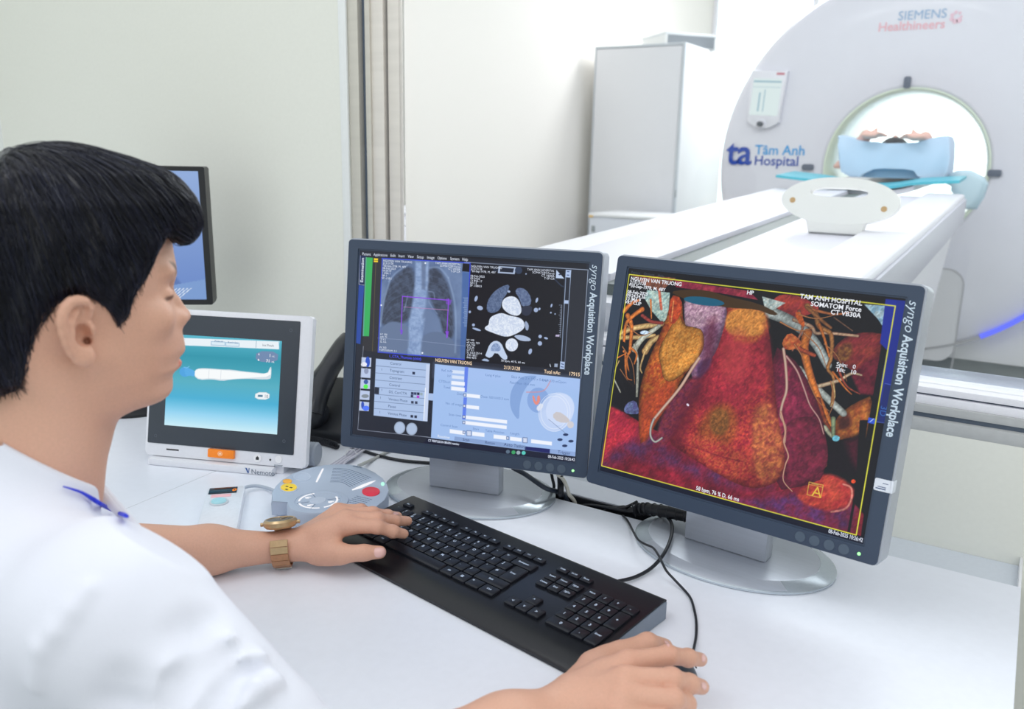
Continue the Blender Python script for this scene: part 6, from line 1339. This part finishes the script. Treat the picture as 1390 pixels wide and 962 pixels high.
# ---------------------------------------------------------------- fingernails, laid on the finger tips
m_nail = pm('fingernail', (232, 186, 178), .25, var=.02, coat=.3)
def patch(name, fn, px, mat, parent, off=.0004, n=8, label=None):
    cx, cy = np.mean(px, axis=0); rim = chaikin(px, 2); m = len(rim); P_ = []; Q_ = []
    c = march(fn, cx, cy)
    for r in np.linspace(.15, 1, n):
        for x, y in rim: P_.append(march(fn, cx + (x - cx) * r, cy + (y - cy) * r))
    if c is None or any(v is None for v in P_): return None
    P_ = np.array(P_); toc = CAM - P_; toc /= np.linalg.norm(toc, axis=1)[:, None]; e = .0006; g_ = np.stack([fn(P_ + np.eye(3)[i] * e) - fn(P_ - np.eye(3)[i] * e) for i in range(3)], 1); g_ /= np.linalg.norm(g_, axis=1)[:, None] + 1e-9
    rr = np.repeat(np.linspace(.15, 1, n), m); P_ = P_ + g_ * (off * (1 - rr ** 6 * .9))[:, None]
    for i in range(n - 1):
        for j in range(m): Q_.append((i * m + j, i * m + (j + 1) % m, (i + 1) * m + (j + 1) % m, (i + 1) * m + j))
    P2 = np.vstack([P_, P_[:m].mean(0)[None]]); Q_ += [(j, (j + 1) % m, len(P_), len(P_)) for j in range(m)]
    mb = MB(); mb.faces([tuple(v - pelv) for v in P2], [tuple(dict.fromkeys(f)) for f in Q_]); return mb.build(name, mat, parent, smooth=80, label=label)
for fn, px in ((skin_armL, ((508.5, 743.5), (515, 742.5), (521, 743.5), (524, 748), (523, 754), (517, 756.5), (509.5, 756.5), (507.5, 750))), (skin_armL, ((533, 695.5), (537, 694.2), (541, 695.5), (542.5, 698.5), (538, 698.5), (534, 697.8))),
               (skin_armR, ((953.5, 886), (957, 888), (958.5, 893), (957, 898), (953.5, 899), (952, 893))), (skin_armR, ((953, 925), (957, 926), (959.5, 931), (958, 936.5), (954, 935), (952, 930))), (skin_armR, ((903, 868.5), (907.5, 871), (909.5, 875.5), (908, 878.5), (904, 874), (901.5, 870.5)))):
    patch('fingernail', fn, px, m_nail, person)

# ---------------------------------------------------------------- shirt
HRX = elR + nrm(wrR - elR) * .035
CP0 = sag(0, 603, .062); CP1 = sag(138, 660, .03); CN = np.array([-(CP1 - CP0)[1], (CP1 - CP0)[0]]); CN /= np.linalg.norm(CN)
def raw_shirt(p):
    d = smin(torso(p, .012), smax(caps(hl(p), (-.030, 0, -.07), (-.078, 0, -.225), .060, .068), -1 - p[:, 2], .01), .03); d = smin(d, caps(p, shR, elR, .0735, .064), .035); d = smin(d, caps(p, elR, elR + nrm(wrR - elR) * .07, .062, .052), .02)
    d = smin(d, np.linalg.norm(p - shR, axis=1) - .0753, .01); d = smin(d, caps(p, shL, elL, .066, .056), .03); return smin(d, caps(p, elL, Lw(178, 746, .797), .054, .049), .02)
fold_px = [([(354, 892), (330, 899), (305, 912), (280, 932), (262, 958)], .010, 1), ([(311, 866), (292, 876), (262, 893), (232, 915), (205, 948)], .009, 1), ([(343, 906), (318, 921), (300, 942), (290, 962)], .006, -1), ([(300, 884), (270, 901), (245, 925), (228, 960)], .008, -1), ([(375, 922), (350, 934), (330, 956)], .008, 1), ([(288, 838), (270, 850), (245, 858)], .010, -1), ([(118, 800), (98, 826), (76, 856), (55, 880), (47, 930)], .0035, 1), ([(165, 936), (160, 962), (158, 990)], .016, -1)]
folds = []
for pts, r, sgn in fold_px:
    w_ = [march(raw_shirt, x, y, .3) for x, y in pts]; w_ = [v for v in w_ if v is not None]
    if len(w_) > 1: folds.append((w_, r, sgn))
tipL = Lw(168, 716, .80)
def shirt(p):
    d = raw_shirt(p)
    for w_, r, sgn in folds:
        rr = [r * .6] + [r] * (len(w_) - 2) + [r * .3]
        if sgn > 0: d = smin(d, chain(p, [v - ray(300, 900) * (.004 if r > .005 else -.0015) for v in w_], [v * .85 for v in rr], .004), .014)
        else: d = smax(d, -chain(p, [v - ray(300, 900) * .004 for v in w_], [v * .8 for v in rr], .004), .022)
    u = (p - shR) @ nrm(elR - shR); d = d + .0016 * np.sin(u * 95 + (p @ HS) * 40) * np.clip((u - .10) / .12, 0, 1)
    hem = (p - tipL) @ nrm(Lw(285, 746, .785) - Lw(200, 746, .796)); arm = caps(p, elL, Lw(232, 746, .795), .050, .043); near = np.clip(1 - np.linalg.norm(p - tipL, axis=1) / .15, 0, 1)
    d = smax(d, np.where(near > 0, hem, -1), .002); d = np.where((near > 0) & (hem > -.04), smax(d, -arm, .002), d)
    hr = (p - elR) @ nrm(wrR - elR) - .06; d = np.where(np.linalg.norm(p - elR, axis=1) < .13, smax(d, hr, .002), d)
    q = hl(p); d = np.where(p[:, 1] > .50, smax(d, .7515 - p[:, 2], .003), d); return smax(smax(d, (q[:, 0] - CP0[0]) * CN[0] + (q[:, 2] - CP0[1]) * CN[1], .002), .60 - p[:, 2], .01)
def shirt_gate(p): return shirt(p)
slo = np.minimum(np.minimum(shL, elL), pelv - (.17, .12, 0)) - .09; shi = np.maximum(np.maximum(shR, elR), neckb) + (.12, .19, .09); slo[2] = .57
m_shirt = pm('white_shirt_cloth', (226, 229, 239), .8, bump=.25, scale=900, var=.012)
P_, Q_ = surface(shirt, slo, shi, .0032, 1.9)
shirt_o = child_mesh('shirt', P_, Q_, m_shirt)
# collar and blue piping
topx = [(0, 600), (27, 612), (60, 622), (94, 632.5), (116, 643), (138, 658), (155, 675), (170, 691)]; botx = [(0, 650), (40, 650), (62, 652.5), (86, 661), (106, 668), (127, 678), (150, 691), (174, 704)]
def neck_off(p): return smin(caps(hl(p), (-.030, 0, -.07), (-.078, 0, -.225), .0625, .0705), torso(p, .0135), .03)
def sh_off(p): return shirt(p) - .0022
tp = [march(neck_off, *v) for v in topx]; bp = [march(sh_off, *v) for v in botx]
def mirror(v): q_ = (v - neckb) @ BM.T; q_[1] = -q_[1]; return neckb + q_ @ BM
tl = [mirror(v) for v in tp[3:]][::-1]; bl = [mirror(v) for v in bp[3:]][::-1]
def resample(pts, n):
    pts = np.array(pts); out = []; m = len(pts)
    for t in np.linspace(0, m - 1, n):
        i = min(int(t), m - 2); f = t - i; p0, p1, p2, p3 = pts[max(i - 1, 0)], pts[i], pts[i + 1], pts[min(i + 2, m - 1)]
        out.append(.5 * (2 * p1 + (p2 - p0) * f + (2 * p0 - 5 * p1 + 4 * p2 - p3) * f * f + (3 * p1 - p0 - 3 * p2 + p3) * f ** 3))
    return np.array(out)
NR = 30; A_, B_ = resample(tl, NR), resample(bl, NR); mb = MB(); vs_ = []; fs = []; axis = hw((-.06, 0, -.17))
for i in range(NR):
    for r in np.linspace(-.18, .9, 5):
        v = A_[i] * (1 - r) + B_[i] * r; o_ = v - axis; o_[2] = 0; o_ = nrm(o_); v = v + o_ * .004
        vs_.append(tuple(v - pelv)); vs_.append(tuple(v - o_ * .0022 - pelv))
for i in range(NR - 1):
    for k in range(4):
        a = i * 10 + k * 2; b = a + 10; fs += [(a, a + 2, b + 2, b), (a + 1, b + 1, b + 3, a + 3)]
    fs += [(i * 10, i * 10 + 10, i * 10 + 11, i * 10 + 1), (i * 10 + 8, i * 10 + 9, i * 10 + 19, i * 10 + 18)]
for i in (0, NR - 1):
    for k in range(4): a = i * 10 + k * 2; fs.append((a, a + 1, a + 3, a + 2))
mb.faces(vs_, fs); mb.build('collar', m_shirt, shirt_o, smooth=60)
pip = [march(sh_off, x, y) for x, y in ((86, 661.5), (98, 665), (112, 670), (127, 679), (140, 687), (155, 694.5), (168, 700), (173.5, 702.5))]
pip = [v + (CAM - v) / np.linalg.norm(CAM - v) * (.0005 + .0045 * max(0, i - 3) / 4) for i, v in enumerate(pip)]
mb = MB(); mb.tube([v - pelv + np.array((0, 0, .001)) for v in pip], [.0006, .0010, .0013, .0021, .0021, .0021, .0020, .0012], 8); mb.build('piping', pm('blue_piping', (44, 60, 210), .6), shirt_o, label='royal blue collar piping')

# ---------------------------------------------------------------- trousers and shoes, below the desk
hipc = pelv + np.array([0, 0, -.02])
def trousers(p):
    d = ellp((p - hipc) @ BM.T, np.zeros(3), (.135, .165, .12))
    for s_ in (-1, 1):
        k_ = hipc + BF * .43 + HS * s_ * .11 + (0, 0, .02); a_ = k_ + BF * .03 + (0, 0, -k_[2] + .11); d = smin(d, chain(p, [hipc + HS * s_ * .085, k_, a_], [.088, .066, .050], .03), .03)
    return smax(d, p[:, 2] - .60, .01)
P_, Q_ = surface(trousers, hipc - (.35, .3, .5), hipc + (.45, .75, .16), .012); child_mesh('trousers', P_, Q_, pm('trouser_cloth', (222, 226, 236), .85, bump=.2, scale=600))
for s_ in (-1, 1):
    k_ = hipc + BF * .46 + HS * s_ * .11; sc_ = np.array([k_[0], k_[1], .055])
    sf = lambda p: smax(smin(caps(p, sc_ - BF * .04, sc_ + BF * .13 + (0, 0, -.015), .048, .038), caps(p, sc_, sc_ + (0, 0, .06), .047, .046), .03), .004 - p[:, 2], .006)
    P_, Q_ = surface(sf, sc_ - .2, sc_ + .25, .010); child_mesh('shoe', P_, Q_, m_dark)
# ---------------------------------------------------------------- hair
hp = [(-62, 300, 0), (-45, 252, 0), (-18, 222, 0), (0, 211.5, 0), (20, 203, 0), (50, 196.5, 0), (85, 195, 0), (112, 200, 0), (150, 211, 0), (172, 219, 0), (197, 227, 0), (216, 236, 0), (233, 251, 0), (248, 268, 0), (256.5, 286, 0), (258.5, 302, 0), (253, 316, .01), (244, 325, .015), (236, 329, .02), (228, 325, .02), (220, 313, .03), (213, 325, .045), (207, 343, .055), (203, 360, .058), (193, 378, .06), (181, 396, .062), (177.5, 412, .064), (176, 428, .066), (167, 440, .068), (158, 449, .07), (150.5, 438, .07), (146, 423, .072), (139, 415, .072), (127, 409, .074), (112, 404, .074), (97, 408, .074), (82, 421, .074), (71, 432, .074), (60, 443, .074), (51, 466, .07), (46, 490, .066), (40, 514, .06), (27, 529, .055), (2, 537, .05), (-30, 540, .03), (-62, 515, 0), (-76, 450, 0), (-76, 370, 0)]
hpoly = chaikin([sag(*v) for v in hp], 1)
WH = np.array([(-.12, .046), (-.09, .056), (-.06, .064), (-.02, .074), (.02, .081), (.06, .085), (.09, .082), (.115, .070), (.135, .048), (.15, .02)])
def hair_raw(p):
    q_ = hl(p); f, s, z = q_.T; W = np.interp(z, WH[:, 0], WH[:, 1]); u = np.clip((f + .018) / .150, -.985, .985); w_ = W * np.sqrt(1 - np.abs(u) ** 2.2)
    return smax(poly2(f, z, hpoly), (np.abs(s) - w_) * .85, .020)
CROWN = np.array([-.045, -.01, .135])
def flow(q_):
    r = q_ - CROWN; r = r / (np.linalg.norm(r, axis=1)[:, None] + 1e-6); side = np.clip((np.abs(q_[:, 1]) - .02) / .06, 0, 1)[:, None]; front = np.clip((q_[:, 0] - .02) / .08, 0, 1)[:, None]
    return r + np.array([.55, 0, -.15]) * (1 - side) + np.array([.30, 0, -1.0]) * side * (1 - front) + np.array([.35, 0, -.7]) * front
def hair(p):
    q_ = hl(p); d = hair_raw(p); fl = flow(q_); c = np.cross(fl, np.stack([np.zeros(len(q_)), np.sign(q_[:, 1] + 1e-9), np.zeros(len(q_))], 1)); c /= np.linalg.norm(c, axis=1)[:, None] + 1e-6
    a = np.arctan2(q_[:, 1], q_[:, 2] - .02) * 6; b = np.arctan2(q_[:, 0] - CROWN[0], q_[:, 2] + .25) * 40
    return d + .0007 * np.sin(b * 1.1 + np.sin(a * .7) * 2)
P_, Q_ = surface(hair, H0 - (.17, .17, .15), H0 + (.17, .17, .18), .0024, 1.9)
m_hair = pm('black_hair', (15, 17, 28), .31, bump=.2, scale=300, var=.2, spec=.5, attr='tint')
e = 6e-4
def grad(fn, p): g_ = np.stack([fn(p + np.eye(3)[i] * e) - fn(p - np.eye(3)[i] * e) for i in range(3)], 1); return g_ / (np.linalg.norm(g_, axis=1)[:, None] + 1e-9)
hk = np.where(skin_head(P_) > .0005)[0]; hd_ = hl(P_); hedge = poly2(hd_[:, 0], hd_[:, 2], hpoly)
edge_ok = np.where((skin_head(P_) > -.002) & (hedge > -.010) & (hd_[:, 2] < .075) & (hd_[:, 1] > .015))[0]
def guide(p): return smin(hair_raw(p), skin_head(p), .006)
VV, QQ, CC = [P_], [Q_], [np.ones((len(P_), 3))]; off_ = len(P_)
def strands(sel, smin_, smax_, g_fn, NS, r0, r1, lift, jitter):
    global off_
    X = P_[sel].copy(); n_ = len(X); path = np.zeros((NS, n_, 3)); step = RNG.uniform(smin_, smax_, n_)[:, None]; jit = RNG.normal(0, jitter, (n_, 3)); hgt = RNG.uniform(.0002, lift, n_)[:, None]
    for k in range(NS):
        g_ = grad(g_fn, X); dv = g_fn(X)[:, None]; prof = math.sin(k / (NS - 1) * math.pi) ** .6; tgt = -.0006 + hgt * prof * 1.6
        path[k] = X + g_ * (tgt - dv); fl = flow(hl(X)) + jit; fl = fl @ HM; fl = fl - g_ * (fl * g_).sum(1)[:, None]; fl /= np.linalg.norm(fl, axis=1)[:, None] + 1e-9; X = path[k] + fl * step
    rad = RNG.uniform(r0, r1, n_); V_ = np.zeros((n_, NS, 3, 3)); tan = np.gradient(path, axis=0); tan /= np.linalg.norm(tan, axis=2)[:, :, None] + 1e-9
    ref = np.cross(tan, np.array([.3, .2, .93])); ref /= np.linalg.norm(ref, axis=2)[:, :, None] + 1e-9; bi = np.cross(tan, ref); tap = np.sin(np.linspace(.12, 1, NS) * math.pi * .97) ** .5
    for j in range(3):
        a = 2 * math.pi * j / 3; V_[:, :, j] = (path + (ref * math.cos(a) + bi * math.sin(a)) * (rad[None, :] * tap[:, None])[:, :, None]).transpose(1, 0, 2)
    base = (np.arange(n_) * NS * 3)[:, None, None] + (np.arange(NS - 1) * 3)[None, :, None]; jj = np.arange(3)[None, None, :]; j2 = (jj + 1) % 3
    S_ = np.stack([base + jj, base + j2, base + 3 + j2, base + 3 + jj], -1).reshape(-1, 4); VV.append(V_.reshape(-1, 3)); QQ.append(S_ + off_); off_ += n_ * NS * 3
    hc = np.repeat((RNG.uniform(.5, 2.5, n_) ** 1.3)[:, None], NS * 3, 0); CC.append(np.hstack([hc * .95, hc, hc * 1.12]))
strands(RNG.choice(hk, min(9000, len(hk)), replace=False), .0030, .0062, hair_raw, 13, .00025, .00055, .0022, .16)
strands(RNG.choice(edge_ok, min(3000, len(edge_ok)), replace=False), .0006, .0014, guide, 11, .00013, .00024, .0008, .16)
np_mesh('hair', np.vstack(VV), np.vstack(QQ), m_hair, person, tuple(pelv), np.vstack(CC))

# ---------------------------------------------------------------- wristwatch
def make_watch():
    a = nrm(Lw(404, 738, .784) - Lw(360, 742.5, .781)); up = np.array([0, 0, 1.0]) - a * a[2]; up = nrm(up); b = np.cross(up, a)          # b points away from the window side
    side = b if (CAM - wrL) @ b > 0 else -b
    c = Lw(383, 741.5, .7805); t = thing('wristwatch', 'gold and brown wristwatch on the left wrist', 'wristwatch', c)
    Mx = Matrix(((side[0], up[0], a[0], 0), (side[1], up[1], a[1], 0), (side[2], up[2], a[2], 0), (0, 0, 0, 1)))
    m_g = pm('watch_gold', (196, 168, 128), .28, .55, var=.06); m_b = pm('watch_brown', (176, 128, 92), .35, .2, var=.1, scale=300); m_d = pm('watch_dial', (120, 108, 92), .25, .3)
    for i in range(13):
        a0 = R(-222 + i * 20.6); a1 = R(-222 + i * 20.6 + 19.2); mb = MB(); vs_ = []
        for an in (a0, a1):
            for r in (.0265, .0287):
                for z_ in (-.0118, .0118): vs_.append((r * math.cos(an), r * .98 * math.sin(an), z_))
        f = mb.faces(vs_, [(0, 1, 3, 2), (4, 6, 7, 5), (0, 4, 5, 1), (2, 3, 7, 6), (0, 2, 6, 4), (1, 5, 7, 3)], Mx); mb.bevel(f, .0005, 1)
        mb.build('strap_link', m_g if i >= 11 or i < 2 else m_b, t)
    tilt = R(104); T = Mx @ Matrix.Translation((.0325 * math.cos(tilt), .0325 * math.sin(tilt), 0)) @ Matrix.Rotation(tilt, 4, 'Z') @ Matrix.Rotation(R(90), 4, 'Y') @ Matrix.Diagonal((1.18, 1.18, 1.2, 1))
    mb = MB(); mb.lathe([(0, -.0045), (.0165, -.0045), (.019, -.002), (.0195, .0025), (.0175, .005), (.0155, .0052), (.0150, .0042), (0, .0042)], T, seg=48); mb.build('case', m_g, t)
    mb = MB(); mb.cyl((0, 0, .0040), .0150, .0006, T, seg=40); mb.build('dial', m_d, t)
    for an, ln_ in ((40, .010), (160, .0075)):
        mb = MB(); mb.box(-.0005, .0005, 0, ln_, .0047, .0051, T @ Matrix.Rotation(R(an), 4, 'Z')); mb.build('hand', m_g, t)
    for z_ in (-.0205, .0205):
        mb = MB(); mb.cyl((0, 0, -.002), .0022, .004, T @ Matrix.Translation((z_, 0, 0)) @ Matrix.Rotation(R(90), 4, 'Y'), seg=14); mb.build('crown' , m_g, t)
    mb = MB(); mb.box(-.002, .010, -.0288, -.0272, -.011, .011, Mx, bev=.0005); mb.build('clasp', pm('watch_steel', (214, 208, 196), .25, .6), t)
make_watch()

# ---------------------------------------------------------------- the patient in the ring
def make_patient():
    yt = 4.62; zc = lambda y: ZT + TS * min(y - 2.8, 2.2) + .052
    cx = -.672; hd = np.array([aty(1213, 200, 4.62)[0], 4.64, aty(1213, 186, 4.62)[2] - .092])
    hL, hR_ = aty(1182, 183.5, 4.34), aty(1244, 186, 4.34)
    def body(p):
        d = ellp(p, hd, (.074, .10, .085)); d = smin(d, caps(p, hd + (0, .10, -.02), hd + (0, .17, -.03), .05), .04); d = smin(d, ellp(p, (cx, 5.10, 1.255), (.17, .30, .085)), .05); d = smin(d, ellp(p, (cx, 5.42, 1.25), (.15, .25, .08)), .06)
        for h_, s in ((hL, -1), (hR_, 1)):
            el = np.array([cx + s * .215, 4.62, 1.275]); d = smin(d, chain(p, [(cx + s * .14, 4.92, 1.26), el, h_ + (s * .03, .06, 0)], [.05, .042, .028], .03), .03)
            d = smin(d, ellp(p, h_, (.042, .05, .018)), .02)
            for k in range(4): d = smin(d, caps(p, h_ + (-s * (.010 + .004 * k) , -.01, .004), h_ + (-s * (.042 + .008 * k), -.035 + .018 * k, .010 - .004 * k), .010, .008), .006)
            d = smin(d, caps(p, h_ + (0, 0, .004), h_ + (-s * .02, .02, .028), .011, .009), .008)
            d = smin(d, chain(p, [(cx + s * .085, 5.55, 1.25), (cx + s * .09, 5.95, 1.26), (cx + s * .085, 6.32, 1.25)], [.085, .06, .045], .03), .05); d = smin(d, caps(p, (cx + s * .085, 6.32, 1.25), (cx + s * .09, 6.34, 1.33), .04, .03), .03)
        d = smin(d, ellp(p, hd + (0, 0.0, .085), (.012, .02, .02)), .02)
        return smax(d, ZT + TS * 2.2 + .045 - p[:, 2], .01)
    P_, Q_ = surface(body, (cx - .36, 4.2, 1.12), (cx + .36, 6.45, 1.45), .008)
    o = np_mesh('patient', P_, Q_, pm('patient_skin', (226, 184, 172), .55, var=.04, scale=60), origin=(cx, 5.2, 1.2)); o.location = (cx, 5.2, 1.2)
    tag(o, 'patient lying in the scanner ring with both hands raised beside dark hair', 'person')
    hr = lambda p: smax(ellp(p, hd, (.082, .110, .094)), p[:, 1] - 4.67, .02)
    P_, Q_ = surface(hr, hd - .15, hd + .15, .006); np_mesh('hair', P_, Q_, m_hair, o, origin=(cx, 5.2, 1.2), colors=np.ones((len(P_), 3)))
    bl = lambda p: smax(smin(ellp(p, (cx, 5.45, 1.25), (.205, .55, .115)), ellp(p, (cx, 6.0, 1.25), (.19, .5, .11)), .1), np.maximum(4.98 - p[:, 1], ZT + TS * 2.2 + .045 - p[:, 2]), .01)
    P_, Q_ = surface(bl, (cx - .3, 4.9, 1.15), (cx + .3, 6.6, 1.45), .012); np_mesh('blanket', P_, Q_, pm('blanket_blue', (206, 222, 240), .8, bump=.2, scale=80), o, origin=(cx, 5.2, 1.2))
make_patient()
